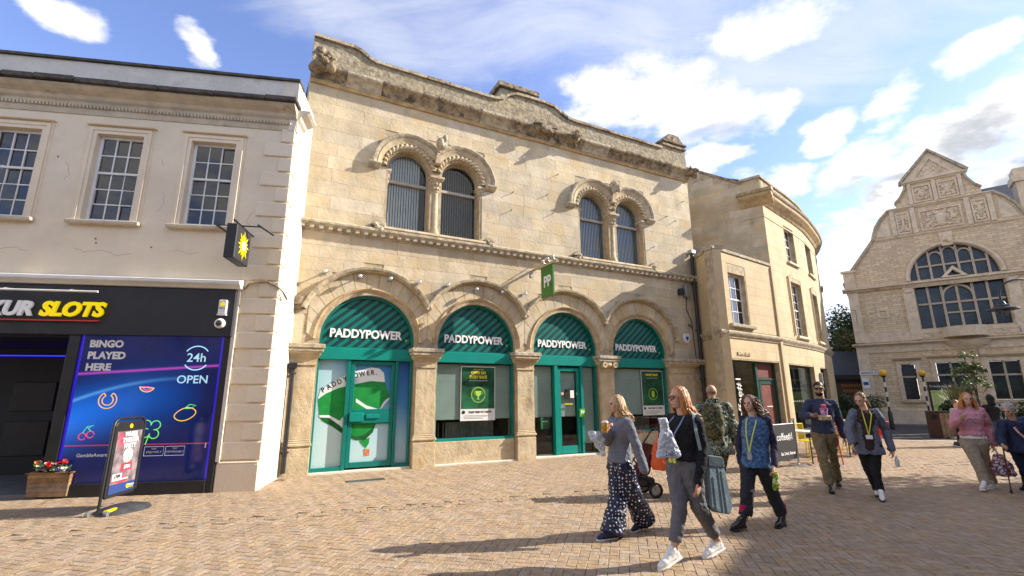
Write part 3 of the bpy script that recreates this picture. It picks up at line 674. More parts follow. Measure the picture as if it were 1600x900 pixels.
# first arch: three panes with a printed picture, teal door in the middle
c=CX[0]; YP=YG-.004
sky_print=bpy.data.materials.new('printed_sky'); sky_print.use_nodes=True; MAT['printed_sky']=sky_print
nt=sky_print.node_tree; N=nt.nodes; K=nt.links; b=N['Principled BSDF']; tc=N.new('ShaderNodeTexCoord'); sx=N.new('ShaderNodeSeparateXYZ'); K.new(tc.outputs['Object'],sx.inputs[0])
ad=N.new('ShaderNodeMath'); ad.operation='MULTIPLY_ADD'; ad.inputs[1].default_value=.9; K.new(sx.outputs[0],ad.inputs[0]); K.new(sx.outputs[2],ad.inputs[2])
cr=N.new('ShaderNodeValToRGB'); mr=N.new('ShaderNodeMapRange'); K.new(ad.outputs[0],mr.inputs[0]); mr.inputs[1].default_value=1.0; mr.inputs[2].default_value=4.3; K.new(mr.outputs[0],cr.inputs[0])
cr.color_ramp.elements[0].color=(.50,.66,.66,1); cr.color_ramp.elements[1].color=(.012,.09,.33,1); e=cr.color_ramp.elements.new(.45); e.color=(.38,.58,.66,1); e=cr.color_ramp.elements.new(.7); e.color=(.06,.25,.5,1)
K.new(cr.outputs[0],b.inputs['Base Color']); b.inputs['Roughness'].default_value=.35
prints=[(c-RO+.05,.80,.07,2.43),(.965,1.80,.19,1.0),(.965,1.80,1.33,2.33),(1.95,c+RO-.05,.1,2.43)]
for x0,x1,z0,z1 in prints: MB().box(x0,x1,YG,YG+.01,z0,z1).build('printed_pane',sky_print,ARC)
post(.78,.86,.03,2.43,'mullion'); 
dr=MB().box(.87,.965,YG-.07,YG+.02,.08,2.41).box(1.80,1.88,YG-.07,YG+.02,.08,2.41).box(.965,1.80,YG-.07,YG+.02,2.33,2.41).box(.965,1.80,YG-.07,YG+.02,.08,.19).box(.965,1.80,YG-.07,YG+.02,1.02,1.33).build('door',MAT['teal'],ARC,bevel=.006)
MB().box(.9,1.20,YG-.14,YG-.07,1.06,1.26).build('lock_box',MAT['teal_light'],dr,bevel=.01); MB().box(1.26,1.56,YG-.10,YG-.07,1.12,1.22).build('letter_plate',MAT['teal_light'],dr,bevel=.01)
post(1.885,1.95,.03,2.43,'mullion'); MB().box(c-RO+.003,.79,YG-.09,YG+.03,.035,.12).box(1.94,c+RO-.003,YG-.09,YG+.03,.035,.12).build('bottom_rail',MAT['teal'],ARC,bevel=.006)
GR=mat('print_green',(.01,.25,.045),.45,.12,6,0,alt=(.008,.19,.035)); GD=mat('print_green_dark',(.006,.10,.02),.45,.3,8,0); PW=mat('print_white',(.72,.76,.76),.45,0,bump=0); OR=mat('print_orange',(.55,.2,.08),.5,.3,20,0)
ART=dict(
 green=([(0.214,1.554),(0.362,1.679),(0.619,1.8),(0.956,1.889),(1.304,1.963),(1.614,1.941),(1.743,1.585),(1.522,1.301),(1.269,1.376),(1.02,1.547),(0.841,1.296),(0.687,1.094),(0.463,1.212),(0.267,1.216)],GR,1),
 pouch=([(0.999,1.52),(1.523,1.29),(1.467,1.021),(1.409,0.814),(1.244,0.649),(1.038,0.659),(0.862,0.75),(0.759,1.025),(.86,1.27)],GR,2),
 shade=([(1.467,1.021),(1.43,0.9),(1.409,0.814),(1.244,0.649),(1.038,0.659),(0.862,0.75),(.88,.82),(1.04,.74),(1.22,.76),(1.36,.88)],GD,3),
 dark=([(0.27,1.182),(0.468,1.151),(0.712,0.975),(0.861,0.767),(0.828,0.762),(0.548,0.964),(0.342,1.087)],GD,1),
 band=([(0.208,1.554),(0.251,1.748),(0.604,2.01),(0.937,2.174),(1.286,2.271),(1.468,2.257),(1.584,2.149),(1.614,1.941),(1.304,1.963),(0.956,1.889),(0.619,1.8),(0.362,1.679)],PW,3),
 pipeL=([(0.267,1.216),(0.463,1.212),(0.706,1.07),(0.841,1.296),(0.869,1.244),(0.748,1.035),(0.853,0.886),(0.865,0.808),(0.694,0.993),(0.467,1.158),(0.277,1.169)],PW,4),
 pipeR=([(0.998,1.572),(1.231,1.412),(1.521,1.319),(1.62,1.496),(1.732,1.592),(1.735,1.542),(1.641,1.442),(1.542,1.276),(1.236,1.334),(1.0,1.485)],PW,4),
 neck=([(1.124,0.638),(1.345,0.696),(1.335,0.577),(1.272,0.471),(1.188,0.557)],GR,2),
 basket=([(1.229,0.453),(1.353,0.46),(1.362,0.317),(1.252,0.304)],OR,2))
for k,(pl,m_,ly) in ART.items(): MB().prism([(x*1.03,z) for x,z in pl],YP-.001*ly,YP+.003).build('printed_balloon',m_,ARC)
LP=[(0.305,1.765),(0.416,1.834),(0.518,1.894),(0.626,1.947),(0.741,2.004),(0.858,2.055),(0.97,2.092),(1.099,2.123),(1.228,2.15),(1.328,2.163),(1.419,2.164)]
LP=[(x*1.03,z) for x,z in LP]
for i,ch_ in enumerate('PADDYPOWER.'):
    a=LP[max(i-1,0)];b_=LP[min(i+1,10)]; t=math.atan2(b_[1]-a[1],b_[0]-a[0])
    text(ch_,'printed_letter',MAT['paint_black'],ARC,(LP[i][0],YP-.006,LP[i][1]-.01),.155,(PI/2,-t,0),bold=.004,ext=.0005,sx=.85)
# third arch: glazed door
c=CX[2]
for x0,x1 in ((c-RO+.05,c-.36),(c+.57,c+RO-.05)): MB().box(x0,x1,YG,YG+.008,.05,2.43).build('window_pane',MAT['glass_shop'],ARC)
post(c-.38,c-.27,.03,2.43,'mullion','teal_light',YG-.12); post(c+.50,c+.58,.03,2.43,'mullion','teal_light',YG-.12)
dr=MB().box(c-.26,c-.15,YG-.07,YG+.02,.06,2.38).box(c+.4,c+.49,YG-.07,YG+.02,.06,2.38).box(c-.15,c+.4,YG-.07,YG+.02,2.28,2.38).box(c-.15,c+.4,YG-.07,YG+.02,.06,.26).build('door',MAT['teal_light'],ARC,bevel=.006)
MB().box(c-.15,c+.4,YG-.03,YG-.02,.26,2.28).build('door_pane',MAT['glass_shop'],dr)
MB().box(c-.13,c+.38,YG+.03,YG+.034,1.04,2.25).box(c-RO+.06,c-.4,YG+.03,YG+.034,1.04,2.4).box(c+.6,c+RO-.06,YG+.03,YG+.034,.3,2.4).build('window_film',MAT['film_grey'],ARC)
MB().box(c+.0,c+.32,YG-.05,YG-.035,1.52,1.77).build('notice_board',MAT['paint_black'],dr); MB().box(c+.17,c+.30,YG-.056,YG-.05,1.54,1.75).build('notice',MAT['paint_white'],dr)
for x in (c-.09,c+.42): MB().lathe((x,YG-.055,1.66),[(0,-.003),(.045,-.003),(.045,.003)],14,'y').build('round_sticker',MAT['sticker_pink'] if 'sticker_pink' in MAT else mat('sticker_pink',(.7,.35,.32),.5,0,bump=0),dr)
st=MB().box(c+.42,c+.60,YG-.135,YG-.128,1.02,1.24).build('sticker',mat('sticker_green',(.08,.45,.02),.5,0,bump=0),dr); text('PP','lettering',MAT['white_letter'],st,(c+.51,YG-.14,1.14),.12,bold=.004,ext=.001)
MB().box(c-.02,c+.25,YG-.05,YG-.04,1.36,1.39).build('push_bar',MAT['yellow'],dr)
n2_=MB().box(c-.78,c-.5,YG-.012,YG-.004,.72,1.04).build('poster',POST,ARC); text('PLEASE','lettering',MAT['white_letter'],n2_,(c-.64,YG-.016,.92),.05,ext=.001)
# grille in front of the first arch
gr=MB().box(-.38,.38,-.12,.12,-.01,.004); gr=gr.build('floor_grate',MAT['steel_dull']); gr['label']='small rectangular iron grate set in the bricks before the balloon doorway'; gr['category']='grate'
gr.location=(-2.9,9.93,.0); gr.rotation_euler=(0,0,R(90-AZ)); m=MB()
for k in range(18): m.box(-.36+k*.041,-.342+k*.041,-.1,.1,.004,.009)
m.build('grate_bars',MAT['paint_black'],gr)
MB().box(-.46,.46,-.2,-.13,-.01,.003).box(-.46,.46,.13,.2,-.01,.003).build('grate_surround',MAT['brick'],gr)
# spherical spot lamps along the arches
def arcloc(x,y,z): a=R(90-AZ); return (-4.393+x*cos(a)-y*sin(a),10.449+x*sin(a)+y*cos(a),z)
LABL=['far left one, by the downpipe','second from the left','third from the left','fourth from the left','fifth, between first and second arch','sixth, on the second arch','seventh, right of second arch crown','eighth, rightmost of the row']
gl_=mat('lamp_glass',(.75,.75,.72),.15,.05,5,0,spec=.8)
for i,(x,z) in enumerate([(.13,4.37),(.9,4.34),(1.62,4.36),(2.34,4.35),(3.09,4.35),(3.88,4.32),(4.63,4.31),(5.34,4.33)]):
    L_=thing('spot_lamp','round chrome spot lamp on the arches, '+LABL[i],'lamp',arcloc(x-.012*(i+1),0,z),90-AZ,'round spot lamps in a row above the shop arches')
    MB().tube([(0,.03,0),(0,-.16,.0)],.016,8).lathe((0,0,0),[(.045,.0),(.045,-.03),(0,-.03)],12,'y').build('arm',MAT['steel_dull'],L_)
    MB().ball((0,-.2,0),.052,14,9).build('lamp_head',MAT['steel'],L_,True); MB().ball((0,-.235,-.01),.035,12,7).build('lamp_lens',gl_,L_,True)
# projecting sign PP
sg=thing('projecting_sign','green hanging square shop sign with white letters PP between second and third arch','sign',arcloc(5.58,0,0),90-AZ)
sgm=mat('sign_green',(.045,.17,.02),.4,.06,3,0)
MB().box(-.03,.03,-1.12,-.53,4.15,5.0).build('sign_board',sgm,sg,bevel=.008)
for s_ in (-1,1):
    if s_<0: text('PP','lettering',MAT['white_letter'],sg,(-.034,-.86,4.55),.42,(PI/2,0,-PI/2),bold=.012,ext=.002,sx=.85)
    MB().lathe((s_*.034,-1.07 ,4.43),[(0,-.003),(.02,-.003),(.02,.003)],10,'x').build('letter_dot',MAT['teal_dark'],sg)
MB().box(-.03,.03,-1.3,.02,5.03,5.07).tube([(0,0,5.22),(0,-.5,5.06)],.014).box(-.04,.04,-1.25,-.35,5.0,5.03).build('bracket',MAT['stone_annex'],sg)
MB().tube([(-.02,-.2,5.03),(-.16,-.25,4.95)],.012).box(-.21,-.13,-.3,-.2,4.78,4.95).build('lamp_arm',MAT['steel_dull'],sg)
for y in (-.75,-1.0,-1.25): MB().tube([(0,y,5.05),(-.08,y,5.12)],.01).ball((-.1,y,5.13),.05,10,7).build('spot',MAT['steel'],sg,True)
# rainwater pipes, alarm box and camera on the right
def pipe(name,lab,x,y,z0,z1,r,kink=None):
    t=thing(name,lab,'pipe',arcloc(x,y,0),90-AZ)
    path=[(0,0,z1)]+([(0,0,kink[0]),(kink[1],0,kink[0]-.3)] if kink else [])+[((kink[1] if kink else 0),0,z0)]
    MB().tube(path,r,12).build('pipe_run',MAT['paint_black'],t,True)
    m=MB(); z=z0+.4
    while z<z1: m.lathe((0 if not kink or z>kink[0] else kink[1],0,0),[(r,z-.03),(r*1.3,z-.025),(r*1.3,z+.025),(r,z+.03)],12).box(-r*1.7,r*1.7,.0,r*1.4,z-.012,z+.012); z+=1.6
    m.build('pipe_collars',MAT['paint_black'],t,True)
    return t
t=pipe('drainpipe','tall black rainwater pipe in the corner between the arcaded building and coffee shop',11.86,-.13,.1,6.35,.055)
MB().box(-.1,.12,-.1,.1,6.35,6.5).build('hopper',MAT['steel_dull'],t,bevel=.02)
pipe('drainpipe','black rainwater pipe standing beside the white quoined corner',-.36,-.12,.1,2.2,.045)
t=bpy.data.objects['drainpipe.001']; MB().box(-.08,.08,-.08,.08,2.2,2.32).build('hopper',MAT['paint_black'],t,bevel=.01)
t=thing('alarm_box','white and blue alarm box on the stone beside the fourth arch','alarm box',arcloc(11.35,0,3.45),90-AZ)
MB().prism([(-.14,.12),(.14,.12),(.15,-.02),(.08,-.16),(0,-.2),(-.08,-.16),(-.15,-.02)],-.09,.0).build('case',MAT['paint_white'],t,bevel=.015); MB().prism([(-.08,.02),(.08,.02),(.0,-.14)],-.095,-.088).build('blue_lens',mat('blue_plastic',(.02,.04,.35),.3,0,bump=0),t)
t=thing('junction_box','grey junction box and dark sensor fixed high on the right of the stone front','box',arcloc(11.5,0,5.0),90-AZ)
MB().box(-.1,.12,-.16,0,-.18,.2).build('case',MAT['steel_dull'],t,bevel=.015); MB().box(-.33,-.2,-.18,0,-.14,.08).build('sensor',MAT['paint_black'],t,bevel=.02)
cb_=MB(); cb_.tube([arcloc(11.55,-.03,4.85),arcloc(11.5,-.03,4.4),arcloc(11.68,-.03,4.0),arcloc(11.72,-.03,3.2),arcloc(11.74,-.03,2.8)],.012,6).tube([arcloc(11.7,-.03,3.8),arcloc(11.45,-.1,3.88),arcloc(11.4,-.16,3.82)],.018,6)
o=cb_.build('cable',MAT['paint_black']); o['label']='thin black cable looping down the stone from the junction box'; o['category']='cable'
# ================================================================== CREAM RENDERED BUILDING (left) with the gaming shop
AZL=80.19
CAS=thing('rendered_building','cream rendered building with white sash windows above the black gaming shopfront','building',(-5.234,8.834,0),90-AZL)
mat('cornice_cream',(.56,.48,.36),.85,.12,3,.5,40,dirt=(.3,.24,.17),dscale=2.5,dth=(.55,.75))
XR=.70; XL=-10
WC=[-.77,-2.45,-4.2,-5.95,-7.7]; WW=.41
MB().prism([(XL,3.7),(XR,3.7),(XR,7.2),(XL,7.2)],0,.35,[[(c-WW,4.84),(c-WW,6.63),(c+WW,6.63),(c+WW,4.84)] for c in WC]).build('front_wall',MAT['render_cream'],CAS)
MB().box(XR-.3,XR,.35,1.6,0,8.2).build('return_wall',MAT['render_white'],CAS)
MB().box(XR-.3,XR,1.6,9,0,8.1).build('side_wall',MAT['render_white'],CAS)
MB().box(-.0,XR,0,.35,0,3.7).build('corner_pier',MAT['render_cream'],CAS)
MB().box(XR-.012,XR+.004,-.0,.36,0,7.2).build('pier_return_face',MAT['render_white'],CAS)
MB().box(.02,XR+.015,-.05,.4,-.1,.46).prism([(.02,.46),(XR+.015,.46),(XR,.5),(.05,.5)],-.05,.35).build('pier_base',MAT['render_cream'],CAS,bevel=.015)
# quoins: long and short, wrapping the corner
z=.52;k=0
while z<6.95:
    long_=k%2==0; up=z>3.9
    x0=(.16 if long_ else .47) if up else (.06 if long_ else .38)
    w=.2 if long_ else .42
    MB().box(x0,XR+.03,-.035,.32 if not long_ else .2,z+.012,z+.312).build('quoin',MAT['render_cream'],CAS,bevel=.014)
    z+=.3275; k+=1
# cornice, soot blackened top slab in lengths, little dentils
MB().extr([(.0,7.02),(-.02,7.02),(-.03,7.1),(-.05,7.26),(-.1,7.3),(-.13,7.36),(-.24,7.42),(-.3,7.47),(-.3,7.5),(.1,7.5),(.1,7.02)],XL,XR+.05).build('cornice',MAT['cornice_cream'],CAS)
cm2=MB().extr([(.0,7.02),(-.02,7.02),(-.03,7.1),(-.05,7.26),(-.1,7.3),(-.13,7.36),(-.24,7.42),(-.3,7.47),(-.3,7.5),(.1,7.5),(.1,7.02)],-.0,.9)
cm2.v=[(XR+.0-y,x-.05 if x<.5 else x-.42,z_) for x,y,z_ in cm2.v]; cm2.build('cornice_return',MAT['render_white'],CAS)
x=XL;r9=random.Random(2)
while x<XR+.05:
    l=r9.uniform(.5,1.0); x1=min(x+l,XR+.1); dz=r9.uniform(-.012,.012)+.03*math.sin(x*1.1)*.5
    MB().prism([(x,7.5+dz),(x1-.004,7.5+dz+r9.uniform(-.008,.008)),(x1-.004,7.59+dz),(x,7.59+dz)],-.38,.02).build('cornice_slab',MAT['lead_dark'],CAS,bevel=.012); x+=l
dm=MB(); x=XL
while x<XR-.05: dm.box(x,x+.035,-.075,-.02,7.14,7.2); x+=.062
dm.build('dentils',MAT['cornice_cream'],CAS,kind='stuff')
MB().box(XL,XR,.02,.32,7.5,8.2).build('parapet',mat('render_grey',(.60,.57,.52),.85,.08,2,.7,14,dirt=(.42,.38,.32),dscale=2,dth=(.55,.75)),CAS)
MB().box(XR-.3,XR+.002,.018,3,7.55,8.22).build('parapet_return',MAT['render_white'],CAS)
x=XL
while x<XR:
    x1=min(x+.72,XR+.03); MB().box(x,x1-.006,-.03,.36,8.2+r9.uniform(0,.008),8.26).build('coping_tile',MAT['lead_dark'],CAS); x+=.72
MB().extr([(.0,8.2),(-.03,8.2),(-.03,8.255),(.3,8.255)],XR-.4,XR-.39)
# windows with moulded casing, sill, sash bars, panes
WF=mat('sash_white',(.80,.79,.76),.5,.05,5,.1)
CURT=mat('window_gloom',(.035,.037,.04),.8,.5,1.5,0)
for c in WC[:4]:
    m=MB(); 
    for a,b,p in ((.17,.135,.02),(.135,.07,.045),(.07,.0,.03)):
        m.prism([(c-WW-a,4.84),(c-WW-a,6.63+a),(c+WW+a,6.63+a),(c+WW+a,4.84),(c+WW+b,4.84),(c+WW+b,6.63+b),(c-WW-b,6.63+b),(c-WW-b,4.84)],-p,.01)
    w=m.build('window',MAT['render_cream'],CAS,bevel=.006)
    MB().box(c-WW-.2,c+WW+.2,-.09,.0,6.80,6.83).build('hood',MAT['render_cream'],w,bevel=.01)
    MB().box(c-WW-.2,c+WW+.2,-.11,.12,4.77,4.84).build('sill',MAT['cornice_cream'],w,bevel=.012)
    MB().prism([(c-WW+.002,4.842),(c-WW+.002,6.628),(c+WW-.002,6.628),(c+WW-.002,4.842)],.09,.16,[[(c-WW+.06,4.92),(c-WW+.06,6.58),(c+WW-.06,6.58),(c+WW-.06,4.92)]]).box(c-WW+.06,c+WW-.06,.085,.13,5.84,5.885).build('sash_frame',WF,w,bevel=.004)
    iw=2*WW-.12
    for (za,zb,rows,yy) in ((5.885,6.58,2,.1),(4.92,5.84,3,.115)):
        b=MB()
        for k in (1,2): x=c-WW+.06+iw*k/3; b.box(x-.011,x+.011,yy,yy+.03,za,zb)
        for k in range(1,rows): z=za+(zb-za)*k/rows; b.box(c-WW+.06,c+WW-.06,yy+.002,yy+.028,z-.011,z+.011)
        b.build('glazing_bars',WF,w)
        for i in range(3):
            for k in range(rows):
                xa=c-WW+.06+iw*i/3; zz=za+(zb-za)*k/rows; g_=MB().box(xa+.012,xa+iw/3-.012,yy+.012,yy+.018,zz+.012,zz+(zb-za)/rows-.012).build('pane',MAT['glass_dark'],w)
                g_.rotation_euler=(rnd.uniform(-.004,.004),0,rnd.uniform(-.004,.004))
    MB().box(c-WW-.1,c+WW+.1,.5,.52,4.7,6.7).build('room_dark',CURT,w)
# shopfront: ledge, black fascia, lettering
MB().extr([(.02,3.6),(-.12,3.6),(-.16,3.64),(-.22,3.68),(-.22,3.74),(.02,3.8)],XL,.1).build('ledge',MAT['paint_white'],CAS,bevel=.008)
MB().box(-.0,.07,-.06,.03,.5,3.6).build('white_edging',MAT['render_white'],CAS,bevel=.006)
MB().box(XL,.02,-.1,.2,2.70,3.58).build('fascia_board',MAT['board_black'],CAS,bevel=.01)
for q in ((-.11,0),(-2.62,-2.44)): MB().box(q[0],q[1],-.06,.1,.0,2.70).build('shopfront_post',MAT['paint_black'],CAS,bevel=.008)
MB().box(-2.44,-.11,-.07,.1,.0,.21).build('stall_riser',MAT['paint_black'],CAS,bevel=.008)
LY=mat('letter_yellow',(.82,.62,.0),.45,0,bump=0,emit=.3); LW=mat('letter_silver',(.66,.66,.66),.45,0,bump=0,emit=.12); LR=mat('line_red',(.7,.06,.04),.45,0,bump=0)  # yellow and silver given a slight glow to brighten the lettering
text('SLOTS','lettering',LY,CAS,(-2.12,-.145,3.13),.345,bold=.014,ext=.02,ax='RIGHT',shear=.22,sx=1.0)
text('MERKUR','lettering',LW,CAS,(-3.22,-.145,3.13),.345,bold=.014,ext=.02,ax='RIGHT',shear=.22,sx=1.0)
MB().prism([(-6,2.93),(-2.16,2.93),(-2.15,2.95),(-6,2.95)],-.16,-.12).build('lettering_underline',LR,CAS)
MB().tube([(-7,-.3,3.44),(-2.16,-.3,3.44)],.018).build('light_rail',MAT['paint_white'],CAS,True); MB().tube([(-2.6,-.1,3.5),(-2.6,-.3,3.46)],.012).tube([(-3.6,-.1,3.5),(-3.6,-.3,3.46)],.012).build('rail_brackets',MAT['steel_dull'],CAS)
# doorway
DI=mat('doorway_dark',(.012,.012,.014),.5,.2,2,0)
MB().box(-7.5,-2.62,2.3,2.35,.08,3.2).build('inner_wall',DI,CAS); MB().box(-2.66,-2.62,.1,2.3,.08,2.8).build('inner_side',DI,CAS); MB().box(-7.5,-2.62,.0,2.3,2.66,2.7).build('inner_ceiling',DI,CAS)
MB().box(-8,-2.62,-.06,2.4,-.1,.075).build('doorstep',mat('step_grey',(.12,.12,.13),.6,.2,3,.1),CAS,bevel=.01)
for x,z0,z1 in ((-3.5,1.35,1.95),(-3.5,.45,1.15),(-4.6,1.35,1.95),(-4.6,.45,1.15)): MB().box(x-.4,x+.4,2.27,2.3,z0,z1).build('door_panel',mat('panel_dark',(.022,.022,.026),.35,.2,2,0),CAS,bevel=.01)
MB().tube([(-3.98,2.2,1.2),(-3.98,2.2,2.5),(-6,2.2,2.5)],.012).build('neon_strip',mat('neon_blue',(.02,.02,.5),.5,0,bump=0,emit=1.5),CAS)
# printed blue window
bp=bpy.data.materials.new('blue_print'); bp.use_nodes=True; nt=bp.node_tree;N=nt.nodes;K=nt.links;b=N['Principled BSDF']; b.inputs['Roughness'].default_value=.12; b.inputs['Specular IOR Level'].default_value=.6
tc=N.new('ShaderNodeTexCoord'); sx=N.new('ShaderNodeSeparateXYZ'); K.new(tc.outputs['Object'],sx.inputs[0])
def mm(op,a,b_=None,c_=None):
    n=N.new('ShaderNodeMath'); n.operation=op
    for i,v in enumerate((a,b_,c_)):
        if v is None: continue
        if isinstance(v,(int,float)): n.inputs[i].default_value=v
        else: K.new(v,n.inputs[i])
    return n.outputs[0]
X_,Y_,Z_=sx.outputs
def gauss(d,w): return mm('POWER',2.718,mm('MULTIPLY',mm('MULTIPLY',d,d),-1/(w*w)))
# curved light bands (part of the print)
zc=mm('SUBTRACT',Z_,mm('ADD',1.95,mm('MULTIPLY',mm('POWER',mm('ADD',X_,.6),2),-.12)))
zc2=mm('SUBTRACT',Z_,mm('ADD',2.02,mm('MULTIPLY',mm('ADD',X_,2.4),.07)))
left=mm('MAXIMUM',0,mm('MULTIPLY',mm('ADD',X_,.3),-.5))
def mixc(f,a,c_):
    n=N.new('ShaderNodeMix'); n.data_type='RGBA'
    K.new(f,n.inputs[0])
    for i,v in ((6,a),(7,c_)):
        if isinstance(v,tuple): n.inputs[i].default_value=(*v,1)
        else: K.new(v,n.inputs[i])
    return n.outputs[2]
nz=N.new('ShaderNodeTexNoise'); nz.inputs['Scale'].default_value=2; K.new(tc.outputs['Object'],nz.inputs['Vector'])
c0=mixc(nz.outputs['Fac'],(.001,.002,.022),(.003,.008,.075))
c1=mixc(mm('MULTIPLY',mm('MULTIPLY',gauss(mm('SUBTRACT',zc,-.32),.42),left),.9),c0,(.01,.12,.55))
c2=mixc(mm('MULTIPLY',gauss(zc,.03),mm('MULTIPLY',left,.7)),c1,(.08,.28,.6))
c3=mixc(mm('MULTIPLY',gauss(zc2,.02),.6),c2,(.45,.06,.5))
c4=mixc(mm('MULTIPLY',gauss(mm('SUBTRACT',Z_,.82),.008),.7),c3,(.5,.03,.08))
eb=mm('GREATER_THAN',mm('ABSOLUTE',mm('SUBTRACT',X_,-1.275)),1.12); c5=mixc(eb,c4,(.02,.01,.35))
K.new(c5,b.inputs['Base Color']); K.new(c5,b.inputs['Emission Color']); b.inputs['Emission Strength'].default_value=.55  # glow added to the printed pane, which is no lamp
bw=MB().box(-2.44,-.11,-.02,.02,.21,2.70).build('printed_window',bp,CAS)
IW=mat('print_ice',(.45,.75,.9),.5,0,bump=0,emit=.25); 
for s_,z in (('BINGO',2.545),('PLAYED',2.34),('HERE',2.135)): text(s_,'lettering',MAT['paint_white'],bw,(-2.30,-.024,z),.17,bold=.008,ext=.001,ax='LEFT')
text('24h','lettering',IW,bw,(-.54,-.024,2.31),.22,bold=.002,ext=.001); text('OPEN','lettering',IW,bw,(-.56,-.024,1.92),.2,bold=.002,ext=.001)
def neon(name,paths,col,r=.008):  # neon shapes are printed outlines, with a glow added
    m=MB()
    for p in paths: m.tube([(x,-.026,z) for x,z in p],r,5)
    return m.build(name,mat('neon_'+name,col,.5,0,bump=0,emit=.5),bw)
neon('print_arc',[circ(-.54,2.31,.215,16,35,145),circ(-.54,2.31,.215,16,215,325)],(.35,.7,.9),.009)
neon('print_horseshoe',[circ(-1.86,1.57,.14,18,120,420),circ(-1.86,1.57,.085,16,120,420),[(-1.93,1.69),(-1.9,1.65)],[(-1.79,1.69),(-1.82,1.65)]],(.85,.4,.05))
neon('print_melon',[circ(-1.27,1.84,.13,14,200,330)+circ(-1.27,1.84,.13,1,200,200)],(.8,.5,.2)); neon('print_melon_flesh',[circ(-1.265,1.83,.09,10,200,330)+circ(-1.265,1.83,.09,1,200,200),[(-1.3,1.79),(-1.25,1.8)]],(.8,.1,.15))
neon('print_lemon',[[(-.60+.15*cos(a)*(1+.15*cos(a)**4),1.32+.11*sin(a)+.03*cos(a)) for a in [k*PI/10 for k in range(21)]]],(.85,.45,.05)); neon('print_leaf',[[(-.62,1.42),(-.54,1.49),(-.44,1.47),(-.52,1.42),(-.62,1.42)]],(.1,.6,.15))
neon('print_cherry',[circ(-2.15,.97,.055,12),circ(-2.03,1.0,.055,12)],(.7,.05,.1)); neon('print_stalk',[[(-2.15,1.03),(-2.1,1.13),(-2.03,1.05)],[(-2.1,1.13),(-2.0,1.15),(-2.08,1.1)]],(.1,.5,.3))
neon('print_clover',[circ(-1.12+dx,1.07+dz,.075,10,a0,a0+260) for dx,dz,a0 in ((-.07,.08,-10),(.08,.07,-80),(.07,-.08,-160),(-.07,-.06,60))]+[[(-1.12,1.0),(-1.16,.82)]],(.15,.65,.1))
for x,l2 in ((-1.01,'ENJOYABLY'),(-.68,'AFFORDABLY')):
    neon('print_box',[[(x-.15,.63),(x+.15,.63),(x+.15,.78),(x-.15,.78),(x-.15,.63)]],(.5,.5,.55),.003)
    text('PLAY','lettering',MAT['white_letter'],bw,(x,-.024,.745),.035,ext=.001); text(l2,'lettering',MAT['white_letter'],bw,(x,-.024,.69),.045,ext=.001,shear=.2)
text('GambleAware','lettering',MAT['white_letter'],bw,(-1.95,-.024,.66),.08,bold=.001,ext=.001); text('1','lettering',MAT['white_letter'],bw,(-.2,-.024,.78),.12,bold=.003,ext=.001)
# alarm + camera on the fascia
def casloc(x,y,z): a=R(90-AZL); return (-5.234+x*cos(a)-y*sin(a),8.834+x*sin(a)+y*cos(a),z)
t=thing('alarm_box','small silver alarm box with gold emblem on the black fascia end','alarm box',casloc(-.17,-.1,3.26),90-AZL)
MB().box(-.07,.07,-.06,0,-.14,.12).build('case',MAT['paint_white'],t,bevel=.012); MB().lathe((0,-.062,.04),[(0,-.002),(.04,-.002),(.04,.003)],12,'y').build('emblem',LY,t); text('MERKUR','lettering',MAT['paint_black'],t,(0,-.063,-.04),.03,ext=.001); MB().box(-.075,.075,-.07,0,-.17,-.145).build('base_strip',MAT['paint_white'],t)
t=thing('dome_camera','white dome security camera low on the black fascia end','camera',casloc(-.19,-.1,2.94),90-AZL)
MB().lathe((0,0,0),[(.09,0),(.095,-.03),(.08,-.06),(.055,-.07)],18,'y').build('housing',MAT['paint_white'],t,True); MB().ball((0,-.065,0),(.052,.045,.052),14,8).build('dome',mat('dome_black',(.02,.02,.02),.05,0,bump=0,spec=.8),t,True)
# projecting sun sign
t=thing('sun_sign','black projecting box sign with a yellow sun emblem on the cream wall','sign',casloc(.16,0,0),90-AZL)
MB().box(-.09,.09,-1.0,-.35,3.97,4.6).build('sign_box',MAT['board_black'],t,bevel=.012)
for s_ in (1,-1):
    m=MB(); pts=[]
    for k in range(32):
        rr_=(.27 if k%4==0 else .21) if k%2==0 else .125; a=2*PI*k/32; pts.append((rr_*cos(a),rr_*sin(a)))
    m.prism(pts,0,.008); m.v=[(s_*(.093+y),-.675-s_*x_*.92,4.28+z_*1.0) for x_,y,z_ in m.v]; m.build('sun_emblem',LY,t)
    m=MB(); m.lathe((0,0,0),[(0,.012),(.085,.012),(.085,.0)],18,'x'); m.v=[(s_*(.094+x_),-.675+y,4.28+z_) for x_,y,z_ in m.v]; m.build('sun_face',mat('sun_face',(.85,.8,.5),.5,0,bump=0),t)
MB().tube([(0,.02,4.68),(0,-.95,4.68)],.018).tube([(-.42,-.62,4.68),(.36,-.62,4.68)],.013).tube([(-.42,-.62,4.68),(-.16,-.62,4.5)],.02).tube([(.28,-.62,4.72),(.5,-.4,4.6)],.02).tube([(0,-.5,4.68),(0,-.5,4.6)],.013).build('bracket',MAT['paint_black'],t,True)
MB().tube([(.1,-.0,3.62),(.2,-.05,3.72),(.5,-.06,3.78),(.72,-.06,3.68),(.8,.02,3.6),(.81,.3,3.5)],.018).build('cable',MAT['stone_sooty'],CAS)
